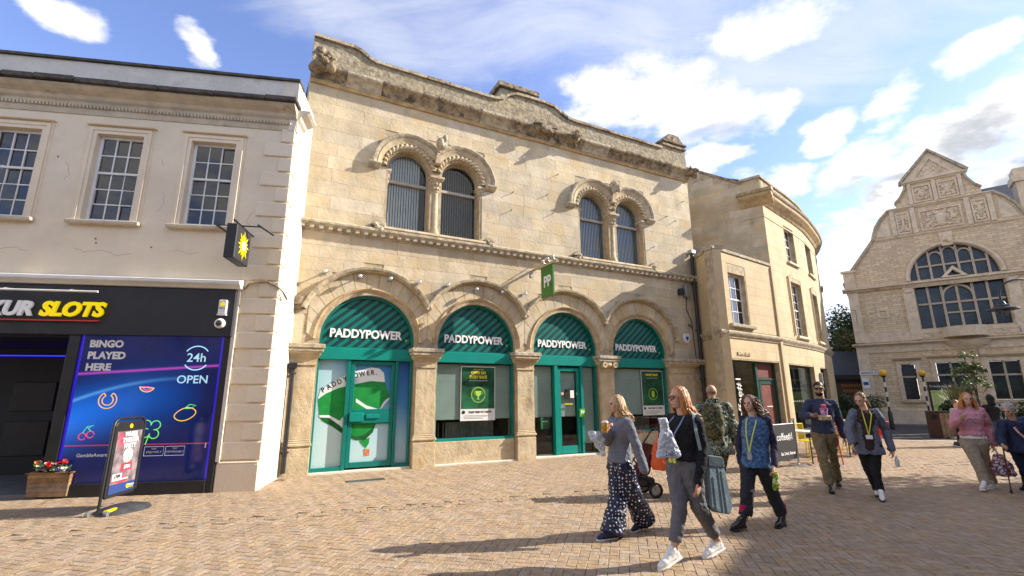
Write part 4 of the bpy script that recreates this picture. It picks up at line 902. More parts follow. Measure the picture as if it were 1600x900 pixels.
# planter tub with flowers
t=thing('flower_planter','slatted wooden planter box of red and white flowers by the shop doorway','planter',(-7.70,8.62,0),7)
for k in range(5):
    z0=.03+k*.073; e=.30+.004*k
    for sx_,sy_,a in ((0,-1,0),(1,0,90),(0,1,180),(-1,0,270)):
        o=MB().box(-e,e,-e,-e+.02,z0,z0+.073).build('board',MAT['wood_planter'],t,bevel=.004); o.rotation_euler=(0,0,R(a))
m=MB()
for a in range(4):
    q=MB().box(-.34,.34,-.34,-.27,.395,.415); q.xf(Matrix.Rotation(R(90*a),4,'Z')); m.add(q.v,q.f)
m.build('rim',MAT['wood_planter'],t,bevel=.004); MB().box(-.27,.27,-.27,.27,.35,.39).build('soil',MAT['sand'],t)
def petals(m,c,r,n=6):
    for k in range(n):
        a=2*PI*k/n+rnd.random(); d=Vector((cos(a),sin(a),rnd.uniform(-.1,1.3))).normalized()*r; u=Vector((-sin(a),cos(a),0))*r*.5; p=Vector(c)
        m.add([p,p+d*.6+u,p+d,p+d*.6-u],[(0,1,2,3)])
LEAF=mat('leaf_bright',(.09,.2,.03),.5,.4,20,0,rand=.25); FW=mat('flower_white',(.8,.8,.76),.6,.05,9,0); FR=mat('flower_red',(.62,.03,.02),.6,.2,20,0); FO=mat('flower_orange',(.7,.2,.03),.6,.2,20,0)
m=MB()
for k in range(420):
    a,rr_=rnd.uniform(0,2*PI),math.sqrt(rnd.random())*.38; petals(m,(rr_*cos(a),rr_*sin(a),.43+rnd.uniform(0,.17)*(1-rr_)),.06,2)
m.build('foliage',LEAF,t,fix=False)
for nm,mt,n_,zz in (('white_flower',FW,130,.53),('red_flower',FR,34,.57),('orange_flower',FO,10,.56)):
    for k in range(n_):
        m=MB(); petals(m,(0,0,0),.05,7); petals(m,(0,0,.01),.04,6); petals(m,(.01,0,-.01),.045,6); a,rr_=rnd.uniform(0,2*PI),math.sqrt(rnd.random())*.37
        m.build(nm,mt,t,fix=False,loc=(rr_*cos(a),rr_*sin(a),zz+rnd.uniform(-.05,.05)-rr_*.12),rot=(rnd.gauss(.5,.5),rnd.gauss(0,.5),rnd.uniform(-.5,.5)))
# swinging pavement sign
t=thing('pavement_sign','black swinging pavement sign with a party poster on a rubber base','sign',(-5.85,7.53,0),97)
a0=.40
MB().lathe((0,0,0),[(0,.075),(.18,.075),(.36,.03),(.385,.0),(0,0)],28).build('rubber_base',mat('sign_rubber',(.05,.05,.052),.45,.3,8,.2,80),t,True,loc=(0,-.1,0)).scale=(1.1,.8,1)
fr=[(-.40,0,.05),(-.37,0,.25),(-.35,0,1.2),(-.31,0,1.28),(-.24,0,1.31),(.24,0,1.31),(.31,0,1.28),(.35,0,1.2),(.37,0,.3),(.34,0,.12)]
MB().tube([(-.38,.0,.05),(-.36,0,1.2),(-.33,0,1.27),(-.26,0,1.31),(.26,0,1.31),(.33,0,1.27),(.36,0,1.2),(.36,0,.24)],.02,10).build('hoop_frame',MAT['paint_black'],t,True)
q=MB().prism([(-.31,.2),(.31,.2),(.33,.24),(.33,1.2),(.29,1.26),(-.29,1.26),(-.33,1.2),(-.33,.24)],-.018,.018).build('poster_frame',MAT['paint_black'],t,bevel=.006)
pm=mat('party_poster',(.20,.16,.17),.35,.5,6,0,alt=(.45,.04,.10),detail=7)
MB().box(-.28,.28,-.024,-.016,.38,1.12).build('poster',pm,q); MB().box(-.28,.28,-.025,-.016,.25,.38).build('poster_footer',mat('footer_blue',(.03,.06,.2),.35,0,bump=0),q)
for s_,z,sz in (('WHEEL',1.07,.09),('TWISTER',.985,.09),('PARTY',.90,.09)): text(s_,'lettering',MAT['white_letter'],q,(.03,-.028,z),sz,bold=.003,ext=.001)
MB().ball((.03,-.02,.76),(.12,.012,.12),16,9).build('printed_ball',mat('print_silver',(.4,.45,.42),.3,.5,30,0),q,True)
MB().box(-.09,.15,-.028,-.02,.55,.66).build('printed_badge',mat('print_crimson',(.6,.04,.07),.4,.1,9,0),q); text('SPIN','lettering',MAT['white_letter'],q,(.03,-.032,.6),.07,bold=.002,ext=.001)
MB().box(-.25,-.05,-.028,-.02,.455,.52).build('price_plate',MAT['paint_white'],q); text('£500','lettering',MAT['paint_black'],q,(-.15,-.032,.485),.065,bold=.002,ext=.001)
for z in (.435,.405): MB().box(-.25,.1,-.028,-.02,z-.008,z+.008).build('print_line',MAT['paint_white'] if z>.42 else LR,q)
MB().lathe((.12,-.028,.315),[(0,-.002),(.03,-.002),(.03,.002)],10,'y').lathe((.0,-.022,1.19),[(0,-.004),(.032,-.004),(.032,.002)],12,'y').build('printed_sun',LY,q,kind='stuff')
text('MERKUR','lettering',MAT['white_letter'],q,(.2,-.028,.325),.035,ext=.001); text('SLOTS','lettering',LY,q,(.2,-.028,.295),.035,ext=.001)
MB().box(-.44,-.2,-.16,-.08,.03,.075).build('yellow_tab',MAT['yellow'],t,bevel=.02)
for y in (-.14,.1): MB().lathe((-.43,y,.035),[(0,-.02),(.035,-.02),(.035,.02),(0,.02)],14,'y').build('wheel',MAT['steel_dull'],t,True)

# hairline cracks and old fixings in the render
CK=mat('crack_dark',(.22,.18,.13),.9,0,bump=0)
for pts in ([(-4.9,4.42),(-4.6,4.33),(-4.35,4.36),(-4.1,4.25),(-3.8,4.27),(-3.5,4.2)],[(-2.9,4.32),(-2.7,4.25),(-2.4,4.28),(-2.15,4.2),(-1.8,4.24)],[(-1.6,5.1),(-1.5,5.3),(-1.58,5.55)],[(-3.3,6.0),(-3.2,5.8),(-3.28,5.6)],[(-1.7,6.2),(-1.62,6.05)],[(.1,5.2),(.0,5.0),(.08,4.85)],[(-1.2,4.35),(-.9,4.28),(-.7,4.33)]):
    q=[]
    for (a,b_),(c_,d_) in zip(pts[:-1],pts[1:]):
        for k in range(4): t_=k/4; q.append((a+(c_-a)*t_+rnd.uniform(-.02,.02),-.001,b_+(d_-b_)*t_+rnd.uniform(-.018,.018)))
    MB().tube(q,.002,4).build('crack',CK,CAS)
for x,z in ((-2.55,4.5),(-2.53,4.42),(-3.45,6.1),(-1.6,4.38)): MB().lathe((x,-.002,z),[(0,-.012),(.012,-.01),(.014,.005)],8,'y').build('old_fixing',MAT['lead_dark'],CAS)
# ================================================================== COFFEE SHOP: two storey annex and three storey bowed block
def catmull(P_,n=8):
    P=[2*P_[0]-P_[1]]+list(P_)+[2*P_[-1]-P_[-2]]; out=[]
    for i in range(1,len(P)-2):
        for k in range(n):
            t=k/n;a,b,c,d=P[i-1:i+3]; out.append(.5*((2*b)+(-a+c)*t+(2*a-5*b+4*c-d)*t*t+(-a+3*b-3*c+d)*t**3))
    out.append(P[-2]); return out
A0=Vector((6.78,15.4)); S0=Vector((10.04,17.8))
CVP=catmull([Vector(p) for p in ((10.04,17.8),(11.26,18.91),(12.56,20.09),(13.9,21.47),(15.88,23.85),(16.9,25.6),(17.5,27.6),(17.5,29.6))])
CUM_=[0]
for a,b in zip(CVP[:-1],CVP[1:]): CUM_.append(CUM_[-1]+(b-a).length)
def cv(s):
    """plan point and outward normal at arclength s of the bowed front"""
    s=max(0,min(CUM_[-1]-1e-4,s)); i=max(k for k in range(len(CUM_)-1) if CUM_[k]<=s); a,b=CVP[i],CVP[i+1]; t=(s-CUM_[i])/(b-a).length
    def tn(k): 
        q=(CVP[min(k+1,len(CVP)-1)]-CVP[max(k-1,0)]).normalized(); return q
    d=(tn(i)*(1-t)+tn(i+1)*t).normalized(); return a+(b-a)*t,Vector((d.y,-d.x)),d
AD=(S0-A0).normalized(); AN=Vector((AD.y,-AD.x)); AL=(S0-A0).length
def an(s): return A0+AD*s,AN,AD
AZA=math.degrees(math.atan2(AD.x,AD.y))
COF=thing('coffee_shop_building','honey stone coffee shop with low annex and taller rounded block with cornice','building',(0,0,.075)); COF.scale=(.951,)*3; CS=.951  # scaled about the camera to bring the building nearer with its image unchanged
SA=MAT['stone_annex']
def pwall(fn,sb,zb,holes,y0,y1,mt,name,par,smooth=False,sub=.35):
    S_=sorted(set([x for x in sb]+[h[0] for h in holes]+[h[1] for h in holes])); Z_=sorted(set(list(zb)+[h[2] for h in holes]+[h[3] for h in holes]))
    S2=[S_[0]]
    for a,b in zip(S_[:-1],S_[1:]):
        n=max(1,math.ceil((b-a)/sub)); S2+=[a+(b-a)*k/n for k in range(1,n+1)]
    full=lambda i,j: 0<=i<len(S2)-1 and 0<=j<len(Z_)-1 and not any(h[0]-1e-6<=(S2[i]+S2[i+1])/2<=h[1] and h[2]<=(Z_[j]+Z_[j+1])/2<=h[3] for h in holes)
    m=MB(); idx={}
    def v(i,j,k):
        if (i,j,k) not in idx:
            p,n_,_=fn(S2[i]); q=p-n_*(y1 if k else y0); idx[(i,j,k)]=len(m.v); m.v.append((q.x,q.y,Z_[j]))
        return idx[(i,j,k)]
    def f(*q): m.f.append(tuple(q)); m.m.append(0)
    for i in range(len(S2)-1):
        for j in range(len(Z_)-1):
            if not full(i,j): continue
            f(v(i,j,0),v(i+1,j,0),v(i+1,j+1,0),v(i,j+1,0)); f(v(i,j,1),v(i,j+1,1),v(i+1,j+1,1),v(i+1,j,1))
            if not full(i-1,j): f(v(i,j,0),v(i,j+1,0),v(i,j+1,1),v(i,j,1))
            if not full(i+1,j): f(v(i+1,j,0),v(i+1,j,1),v(i+1,j+1,1),v(i+1,j+1,0))
            if not full(i,j-1): f(v(i,j,0),v(i,j,1),v(i+1,j,1),v(i+1,j,0))
            if not full(i,j+1): f(v(i,j+1,0),v(i+1,j+1,0),v(i+1,j+1,1),v(i,j+1,1))
    return m.build(name,mt,par,fix=False)
def pmould(fn,s0,s1,prof,mt,name,par,sub=.3,ret=0):
    """profile (out,z) swept along the plan line"""
    n=max(1,math.ceil((s1-s0)/sub)); m=MB(); k=len(prof)
    for i in range(n+1):
        p,n_,_=fn(s0+(s1-s0)*i/n)
        for o_,z_ in prof: q=p+n_*o_; m.v.append((q.x,q.y,z_))
    for i in range(n):
        for j in range(k): jj=(j+1)%k; m.f.append((i*k+j,i*k+jj,(i+1)*k+jj,(i+1)*k+j)); m.m.append(0)
    m.f+= [tuple(range(k)),tuple(n*k+j for j in range(k-1,-1,-1))]; m.m+=[0,0]
    return m.build(name,mt,par,True)
def pbox(fn,s0,s1,y0,y1,z0,z1,mt,name,par,bevel=0,**k):
    p,n_,d=fn((s0+s1)/2); h=(s1-s0)/2; m=MB().box(-h,h,y0,y1,z0,z1); a=math.atan2(d.y,d.x)
    return m.xf(Matrix.Translation((p.x,p.y,0))@Matrix.Rotation(a,4,'Z')).build(name,mt,par,bevel=bevel,**k)
ubA=ubox(SA)
def pblocks(fn,s0,s1,z0,z1,ch,bl,holes,seed):
    r=random.Random(seed); rows=round((z1-z0)/ch); h=(z1-z0)/rows
    for i in range(rows):
        z=z0+i*h; cuts=[(s0,s1)]
        for a,b,za,zb in holes:
            if z+h<=za+.02 or z>=zb-.02: continue
            ns=[]
            for x,y in cuts:
                if b<=x or a>=y: ns.append((x,y)); continue
                if a>x: ns.append((x,a))
                if b<y: ns.append((b,y))
            cuts=ns
        for x,y in cuts:
            q=x
            while q<y-.03:
                l=bl*r.uniform(.85,1.15)*(.5 if (q==x and i%2) else 1)
                if y-(q+l)<bl*.3: l=y-q
                p,n_,d=fn(q+l/2); o=put('stone_block',ubA,COF,(p.x-n_.x*.0,p.y-n_.y*.0,z+h/2),(0,0,math.atan2(d.y,d.x)),(l-.004,.02,h-.004)); q+=l
GM=mat('shop_green',(.02,.06,.045),.4,.1,3,0)
# ---- annex
AW=[(.85,1.95,3.96,5.76)]; ASH=[(.52,3.72,.25,2.74)]
pwall(an,[0,AL],[-.1,6.45],AW+[(.52,3.72,-.1,2.74)],0,.3,MAT['stone_joint'],'annex_wall',COF,sub=9)
pblocks(an,0,AL,3.75,6.42,.33,.72,[(.80,2.0,3.96,5.78)],1); pblocks(an,0,AL,2.78,3.42,.33,.9,[],2)
for a,b in ((0,.5),(3.74,AL)): pblocks(an,a,b,0.2,2.78,.37,.6,[],3)
RD=(Vector((6.652,16.777))-A0); RLN=RD.length; RD.normalize(); RN=Vector((-RD.y,RD.x))
def ret(s): return A0-AN*s,-AD,-AN   # left return, going back to the arcaded building
pwall(lambda s:(A0+RD*s,RN,-RD),[0,RLN+.1],[-.1,6.45],[],0,.3,SA,'annex_return',COF,sub=9)
pmould(an,-.04,AL,[(0,6.43),(.05,6.45),(.05,6.53),(0,6.57),(-.4,6.57),(-.4,6.43)],MAT['stone_weathered'],'annex_coping',COF)
pmould(lambda s:(A0+RD*s,RN,-RD),0,RLN,[(0,6.43),(.05,6.45),(.05,6.53),(0,6.57),(-.4,6.57),(-.4,6.43)],MAT['stone_weathered'],'annex_coping',COF)
STR=[(0,3.44),(.04,3.46),(.05,3.52),(.1,3.56),(.13,3.62),(.13,3.66),(.04,3.71),(0,3.72)]
pmould(an,-.13,AL+.02,STR,MAT['stone_weathered'],'string_course',COF)
pmould(lambda s:(A0+RD*s,RN,-RD),-.13,RLN,STR,MAT['stone_weathered'],'string_course',COF)
pbox(an,.62,2.2,-.13,.02,3.84,3.95,MAT['stone_weathered'],'sill',COF,.012)
pbox(an,.5,.52,-.0,.3,0,2.74,SA,'reveal',COF)
def sash(fn,s0,s1,z0,z1,cols,rows,par,dep=.16):
    sm=(s0+s1)/2; p,n_,d=fn(sm); h=(s1-s0)/2; T=Matrix.Translation((p.x,p.y,0))@Matrix.Rotation(math.atan2(d.y,d.x),4,'Z')
    f=MB().prism([(-h,z0),(-h,z1),(h,z1),(h,z0)],dep,dep+.07,[[(-h+.06,z0+.06),(-h+.06,z1-.06),(h-.06,z1-.06),(h-.06,z0+.06)]]).box(-h+.06,h-.06,dep-.01,dep+.05,(z0+z1)/2-.025,(z0+z1)/2+.025).xf(T).build('window',WF,par)
    b=MB(); w=2*h-.12
    for i in range(1,cols): b.box(-h+.06+w*i/cols-.011,-h+.06+w*i/cols+.011,dep+.012,dep+.04,z0+.06,z1-.06)
    for k in range(1,rows):
        if k*2!=rows: z=z0+.06+(z1-z0-.12)*k/rows; b.box(-h+.06,h-.06,dep+.014,dep+.038,z-.011,z+.011)
    b.xf(T).build('glazing_bars',WF,f)
    for i in range(cols):
        for k in range(rows):
            za=z0+.06+(z1-z0-.12)*k/rows; MB().box(-h+.06+w*i/cols+.01,-h+.06+w*(i+1)/cols-.01,dep+.025,dep+.03,za+.01,za+(z1-z0-.12)/rows-.01).xf(T).build('pane',MAT['glass_dark'],f)
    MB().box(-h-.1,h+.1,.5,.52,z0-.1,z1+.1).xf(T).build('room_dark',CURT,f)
    return f
sash(an,.85,1.95,3.96,5.76,3,4,COF)
# annex shopfront: glazed bay, green door, pilaster strips
pbox(an,.54,2.30,.22,.23,.30,2.70,MAT['glass_shop'],'window_pane',COF)
for a,b in ((.52,.58),(2.28,2.42),(3.62,3.72)): pbox(an,a,b,.16,.27,.0,2.74,GM,'frame_post',COF,.006)
for z0,z1,a,b in ((2.68,2.735,.585,3.615),(2.1,2.18,2.425,3.615),(.15,.30,.585,2.275)): pbox(an,a,b,.165,.265,z0,z1,GM,'frame_rail',COF,.006)
RB=mat('door_red_inside',(.14,.025,.015),.6,.3,3,0)
pbox(an,2.44,3.6,.22,.23,2.2,2.66,RB,'transom_light',COF)
dr=pbox(an,2.5,2.62,.19,.25,.05,2.08,GM,'door',COF,.006); pbox(an,3.48,3.6,.19,.25,.05,2.08,GM,'door_stile',dr,.006); pbox(an,2.62,3.48,.19,.25,.05,.35,GM,'door_rail',dr); pbox(an,2.62,3.48,.21,.22,.35,1.96,RB,'door_pane',dr); pbox(an,2.62,3.48,.19,.25,1.96,2.08,GM,'door_rail',dr)
def ptext(fn,s,z,out,body,size,mt,par,vert=False,**k):
    p,n_,d=fn(s); a=math.atan2(d.y,d.x); q=p+n_*out
    r=(PI/2,0,a) if not vert else Matrix(((0,-d.x,n_.x),(0,-d.y,n_.y),(1,0,0))).to_euler()
    return text(body,'lettering',mt,par,(q.x,q.y,z),size,r,**k)
ptext(an,1.14,1.42,-.19,'coffee#1',.46,MAT['white_letter'],COF,vert=True,ext=.001)
lt=pbox(an,1.55,2.1,.9,.92,1.75,2.02,mat('menu_lime',(.3,.6,.05),.5,.1,3,0,emit=.6),'menu_board',COF)
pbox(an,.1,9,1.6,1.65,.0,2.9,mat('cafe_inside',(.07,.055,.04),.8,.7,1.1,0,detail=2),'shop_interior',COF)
ptext(an,1.30,2.95,.035,'B Fox Book',.17,MAT['stone_dressing'],COF,ext=.012)
ptext(an,1.3,1.62,-.205,'music',.1,MAT['white_letter'],COF,ext=.001)
pbox(an,2.9,3.3,.2,.205,1.18,1.21,MAT['white_letter'],'door_dots',dr)
pmould(an,AL-.12,AL+.06,[(.0,0),(.07,0),(.07,6.4),(0,6.4)],SA,'pilaster_strip',COF)
# ---- bowed block
WH=[(2.10,3.22,7.06,8.66),(5.05,6.36,7.06,8.64),(2.08,3.28,3.92,6.2),(5.0,6.25,3.92,6.15),(8.6,9.8,7.06,8.64),(8.6,9.8,3.92,6.15)]
SH=[(.56,3.5,-.1,2.72),(4.45,6.1,-.1,2.72)]
pwall(cv,[0,14.2],[-.1,10.2],WH+SH,0,.35,MAT['stone_joint'],'bow_wall',COF)
pblocks(cv,0,13,3.75,9.0,.33,.8,[(a-.02,b+.02,c_,d_) for a,b,c_,d_ in WH],7)
pblocks(cv,0,13,2.76,3.42,.33,.9,[],8)
for a,b in ((0,.56),(3.5,4.45),(6.1,9)): pblocks(cv,a,b,.2,2.76,.36,.9,[],9)
pmould(cv,-.05,13.5,STR,MAT['stone_weathered'],'string_course',COF)
pmould(cv,-.08,13.5,[(0,8.5),(.03,8.52),(.03,8.58),(0,8.6)],SA,'frieze_band',COF)
CO=[(0,9.0),(.05,9.03),(.08,9.1),(.12,9.16),(.14,9.22),(.28,9.3),(.31,9.36),(.31,9.44),(.36,9.5),(.38,9.58),(.1,9.66),(0,9.66)]
pmould(cv,-.35,13.5,CO[:8]+[(0,9.44)],MAT['stone_ochre'],'cornice',COF); pmould(cv,-.45,13.5,[(.1,9.45),(.31,9.45),(.37,9.5),(.39,9.58),(.1,9.66)],MAT['stone_weathered'],'cornice_top',COF)
pmould(cv,-.02,13.5,[(-.0,9.6),(.0,10.2),(-.3,10.2),(-.3,9.6)],SA,'parapet',COF); pmould(cv,-.08,13.5,[(.06,10.2),(.07,10.27),(.02,10.32),(-.36,10.32),(-.36,10.2)],MAT['stone_weathered'],'parapet_coping',COF)
# side wall of the tall block, facing left, with its return of cornice
sdir=Vector((-.766,.643)); sn=Vector((-.643,-.766))
def sdw(s): return S0+sdir*s,sn,-sdir
m=MB(); q=[(0,-.1),(0,10.2),(.7,10.2),(.7,10.12),(6.5,13.9),(6.5,-.1)]
def prof3(par,q,th,name,mt):
    n=len(q); V=[];
    for o_ in (0,-th):
        for s_,z_ in q: p=S0+sdir*s_+sn*o_; V.append((p.x,p.y,z_))
    return MB().add(V,[tuple(range(n)),tuple(range(2*n-1,n-1,-1))]+[(i,i+n,(i+1)%n+n,(i+1)%n) for i in range(n)]).build(name,mt,par)
prof3(COF,q,.3,'side_wall',MAT['stone_joint'])
rr_=random.Random(12); z=3.6; i=0
while z<12.8:
    s_=.0; h_=.34; smax=6.4
    while s_<smax:
        l=rr_.uniform(.6,1.0)*(.5 if (s_==0 and i%2) else 1); zt=10.12+(s_-.7)*.652 if s_>.7 else 10.1
        if z+h_<zt-.02: 
            p,n_,d=sdw(s_+l/2); put('stone_block',ube,COF,(p.x,p.y,z+h_/2),(0,0,math.atan2(d.y,d.x)),(l-.006,.016,h_-.006))
        s_+=l
    z+=h_; i+=1
prof3(COF,[(.7,10.1),(.7,10.22),(6.6,14.07),(6.6,13.95)],.4,'gable_coping',MAT['stone_sooty']).location=(sn.x*.04,sn.y*.04,0)
def sdr(s): return S0+sdir*s,sn,sdir
pmould(sdr,-.42,.8,CO[:8]+[(0,9.44)],MAT['stone_ochre'],'cornice',COF); pmould(sdr,-.45,.85,[(.0,9.45),(.31,9.45),(.37,9.5),(.39,9.58),(.0,9.66)],MAT['stone_weathered'],'cornice_top',COF)
pmould(sdr,-.03,.8,[(0,8.5),(.03,8.52),(.03,8.58),(0,8.6)],SA,'frieze_band',COF); pmould(sdr,-.05,.75,[(.06,10.2),(.07,10.27),(.02,10.32),(-.36,10.32),(-.36,10.2)],MAT['stone_weathered'],'parapet_coping',COF)
for s0,s1,z0,z1 in WH:
    sash(cv,s0,s1,z0,z1,3,4 if z0>5 else 6,COF,.18); pbox(cv,s0-.1,s1+.1,-.1,.02,z0-.1,z0,MAT['stone_dressing'],'sill',COF,.01)
for s0,s1,z0,z1 in SH:
    pbox(cv,s0+.05,s1-.05,.2,.21,.3,2.68,MAT['glass_shop'],'window_pane',COF)
    for a,b in ((s0,s0+.07),(s1-.07,s1)): pbox(cv,a,b,.15,.26,0,2.72,GM,'frame_post',COF,.006)
    pbox(cv,s0+.07,s1-.07,.155,.255,.1,.30,GM,'frame_rail',COF); pbox(cv,s0+.07,s1-.07,.155,.255,2.66,2.715,GM,'frame_rail',COF)
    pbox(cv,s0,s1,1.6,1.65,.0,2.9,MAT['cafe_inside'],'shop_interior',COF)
pbox(cv,.8,1.9,.8,.85,0,1.9,mat('shop_partition',(.10,.14,.11),.6,.2,3,0),'inner_door',COF); 
for k in range(12): pbox(cv,.75+k*.22,.79+k*.22,.19,.2,1.33,1.37,MAT['white_letter'],'glass_dot',COF)
pbox(cv,4.15,4.25,-.12,.0,2.0,2.5,MAT['steel_dull'],'wall_lantern',COF,.02)
MB().add([(S0.x,S0.y,10),(16,24,10),(14,30,11),(6,24,14)],[(0,1,2,3)]).build('roof',MAT['slate'],COF,fix=False)
p,n_,d=cv(4.6); 
t=thing('wall_cable','thin cable running from the rounded coffee shop block across the gap','cable',(0,0,0)); p1,_,_=cv(9.2); MB().tube([(p1.x*CS+.1,p1.y*CS-.3,5.7),(17.9,24.4,5.85),(20.3,27.7,5.6)],.012,5).build('wire',MAT['paint_black'],t)
for s_,z0,z1 in ((1.72,3.9,6.35),(4.72,3.9,6.3)):
    p,n_,d=cv(s_); q=(p+n_*.05)*CS; z0,z1=z0*.951+.075,z1*.951+.075; t=thing('wall_pipe','slim stone coloured pipe beside the '+('nearer' if s_<2 else 'farther')+' middle window of the rounded block','pipe',(q.x,q.y,0)); MB().tube([(0,0,z0),(0,0,z1),(.16,.1,z1+.06)],.03,8).build('pipe_run',SA,t,True)
# ================================================================== MUSEUM (gabled stone hall at the right)
MU=thing('gabled_hall','large stone hall with carved stepped gable and huge arched window','building',(20.319,27.914,0),90-127.62)
SM=MAT['stone_museum']; SD=MAT['stone_dressing']
def coursed(name,base):
    m=base; nt=m.node_tree;N=nt.nodes;K=nt.links;b=N['Principled BSDF']
    tc=N.new('ShaderNodeTexCoord'); sp=N.new('ShaderNodeSeparateXYZ'); K.new(tc.outputs['Object'],sp.inputs[0]); cb=N.new('ShaderNodeCombineXYZ'); K.new(sp.outputs[0],cb.inputs[0]); K.new(sp.outputs[2],cb.inputs[1])
    br=N.new('ShaderNodeTexBrick'); br.inputs['Scale'].default_value=1; br.inputs['Brick Width'].default_value=.42; br.inputs['Row Height'].default_value=.13; br.inputs['Mortar Size'].default_value=.012; br.inputs['Bias'].default_value=.0
    br.inputs['Color1'].default_value=(1.08,1.06,1.0,1); br.inputs['Color2'].default_value=(.8,.76,.7,1); br.inputs['Mortar'].default_value=(.62,.58,.54,1); K.new(cb.outputs[0],br.inputs['Vector'])
    mx=N.new('ShaderNodeMix'); mx.data_type='RGBA'; mx.blend_type='MULTIPLY'; mx.inputs[0].default_value=.85; src=b.inputs['Base Color'].links[0].from_socket; K.new(src,mx.inputs[6]); K.new(br.outputs['Color'],mx.inputs[7]); K.new(mx.outputs[2],b.inputs['Base Color'])
coursed('x',SM)
C_=4.70; 
aw=lambda r,z0=7.82:[(C_-r,z0)]+[(C_+r*cos(R(a)),7.82+r*sin(R(a))) for a in range(180,-1,-9)]+[(C_+r,z0)]
hl=[(.3,8.8),(1.55,10.45),(1.62,10.75),(1.8,11.25),(2.1,11.7),(2.5,12.1),(2.88,12.2),(2.9,12.5),(3.15,12.75),(3.4,13.2),(3.5,13.6)]
out=[(-.05,-.1),(-.05,8.8)]+hl+[(2*C_-x,z) for x,z in reversed(hl)]+[(9.45,8.8),(9.45,-.1)]
GW=[(1.74,2.36,1.3,3.2),(3.22,4.42,1.4,3.24),(5.28,6.40,1.3,3.22),(7.3,8.5,1.3,3.22)]
MB().prism(out,0,.5,[[(a,c),(a,d),(b,d),(b,c)] for a,b,c,d in GW]+[[(2.96,5.1),(2.96,7.4),(6.54,7.4),(6.54,5.1)],aw(1.82)]).build('gable_wall',SM,MU)
MB().box(-.05,.3,.5,16,-.1,7.9).build('side_wall',SM,MU); MB().box(9.2,9.45,.5,16,-.1,7.9).build('side_wall',SM,MU)
MB().add([(-.3,.4,8.2),(C_,.4,13.1),(C_,16,13.1),(-.3,16,8.2),(9.7,.4,8.2),(9.7,16,8.2)],[(0,1,2,3),(1,4,5,2)]).build('roof',MAT['slate'],MU,fix=False)
def band(x0,x1,z0,z1,p,name='band',mt=SD): return MB().extr([(.02,z0),(-p*.4,z0),(-p*.6,z0+(z1-z0)*.4),(-p,z0+(z1-z0)*.6),(-p,z1),(-.0,z1+.03),(.02,z1+.03)],x0,x1).build(name,mt,MU)
band(-.35,9.6,7.5,7.72,.32,'main_cornice'); band(-.3,9.6,4.28,4.42,.25,'string_course'); band(1.6,7.8,10.4,10.5,.1); band(2.45,6.95,12.05,12.2,.16); band(3.3,6.1,13.5,13.66,.18,'pediment_base')
MB().box(-.15,9.6,-.04,.02,3.9,4.28).build('frieze',SD,MU); MB().box(-.12,9.5,-.06,.02,4.5,5.05).build('sill_band',SD,MU); MB().box(-.12,9.5,-.12,.02,-.1,.8).build('plinth_course',SD,MU,bevel=.03)
sc=MB().arc(0,4.0,[(.05,-.06),(.05,-.03),(.12,-.03),(.12,-.06)],180,360,6).mesh('scallop',SD)
for k in range(34): put('scallop',sc,MU,(.0+k*.28,0,0))
for x0,x1,z0,z1,p in ((-.15,.42,.8,3.9,.05),(-.12,.38,4.5,7.5,.08),(2.42,2.92,4.5,7.5,.1),(6.6,7.1,4.5,7.5,.1),(-.2,.35,7.75,8.75,.1),(5.0,5.25,.8,3.9,.05)): MB().box(x0,x1,-p,.03,z0,z1).build('pilaster',SD,MU,bevel=.02)
for x in (2.5,6.68): MB().box(x,x+.34,-.16,-.1,7.15,7.42).build('carved_cap',SD,MU,bevel=.04)
MB().box(-.3,.45,-.18,.03,8.72,8.86).build('kneeler_cap',SD,MU,bevel=.02)
# stepped gable copings
def coping(pl,th=.14,p=.14):
    for (a,za),(b,zb) in zip(pl[:-1],pl[1:]):
        L_=math.hypot(b-a,zb-za); nx,nz_=-(zb-za)/L_*th,(b-a)/L_*th
        if nz_<0: nx,nz_=-nx,-nz_
        MB().prism([(a,za),(b,zb),(b+nx,zb+nz_),(a+nx,za+nz_)],-p,.55).build('coping_stone',MAT['stone_weathered'],MU)
coping(hl[:2]); coping(hl[1:6],.12); coping(hl[7:],.1)
mir=lambda L:[(2*C_-x,z) for x,z in L]
coping(mir(hl[:2])); coping(mir(hl[1:6]),.12); coping(mir(hl[7:]),.1)
# scroll panels outlines
for sg_ in (0,1):
    P_=[(1.72,10.62),(2.4,10.62),(2.4,11.85),(2.05,11.45),(1.8,10.95)]; P_=P_ if not sg_ else mir(P_)
    MB().prism(P_,-.03,.02).build('scroll_panel',SD,MU,bevel=.02)
for x in (2.5,3.42,5.72,6.62): MB().box(x,x+.22,-.09,.02,10.55,12.05).build('pilaster',SD,MU,bevel=.015)
for x in (3.5,4.58,5.68): MB().box(x,x+.18,-.08,.02,12.25,13.5).build('pilaster',SD,MU,bevel=.015)
def relief(x0,x1,z0,z1,seed,n):
    f=MB().prism([(x0-.08,z0-.08),(x1+.08,z0-.08),(x1+.08,z1+.08),(x0-.08,z1+.08)],-.07,.02,[[(x0,z0),(x1,z0),(x1,z1),(x0,z1)]]).build('relief_frame',SD,MU)
    r=random.Random(seed); m=MB(); cx=(x0+x1)/2; w=(x1-x0)/2
    for k in range(n):
        a=r.uniform(0,1)*w*.85; z=r.uniform(z0+.08,z1-.08); s_=r.uniform(.04,.09)
        for sg in (-1,1): m.ball((cx+sg*a,-.02,z),(s_,.07,s_*r.uniform(.7,1.6)),7,5)
    m.ball((cx,-.03,(z0+z1)/2),(w*.3,.09,(z1-z0)*.32),12,8)
    m.build('relief_carving',SD,f,True)
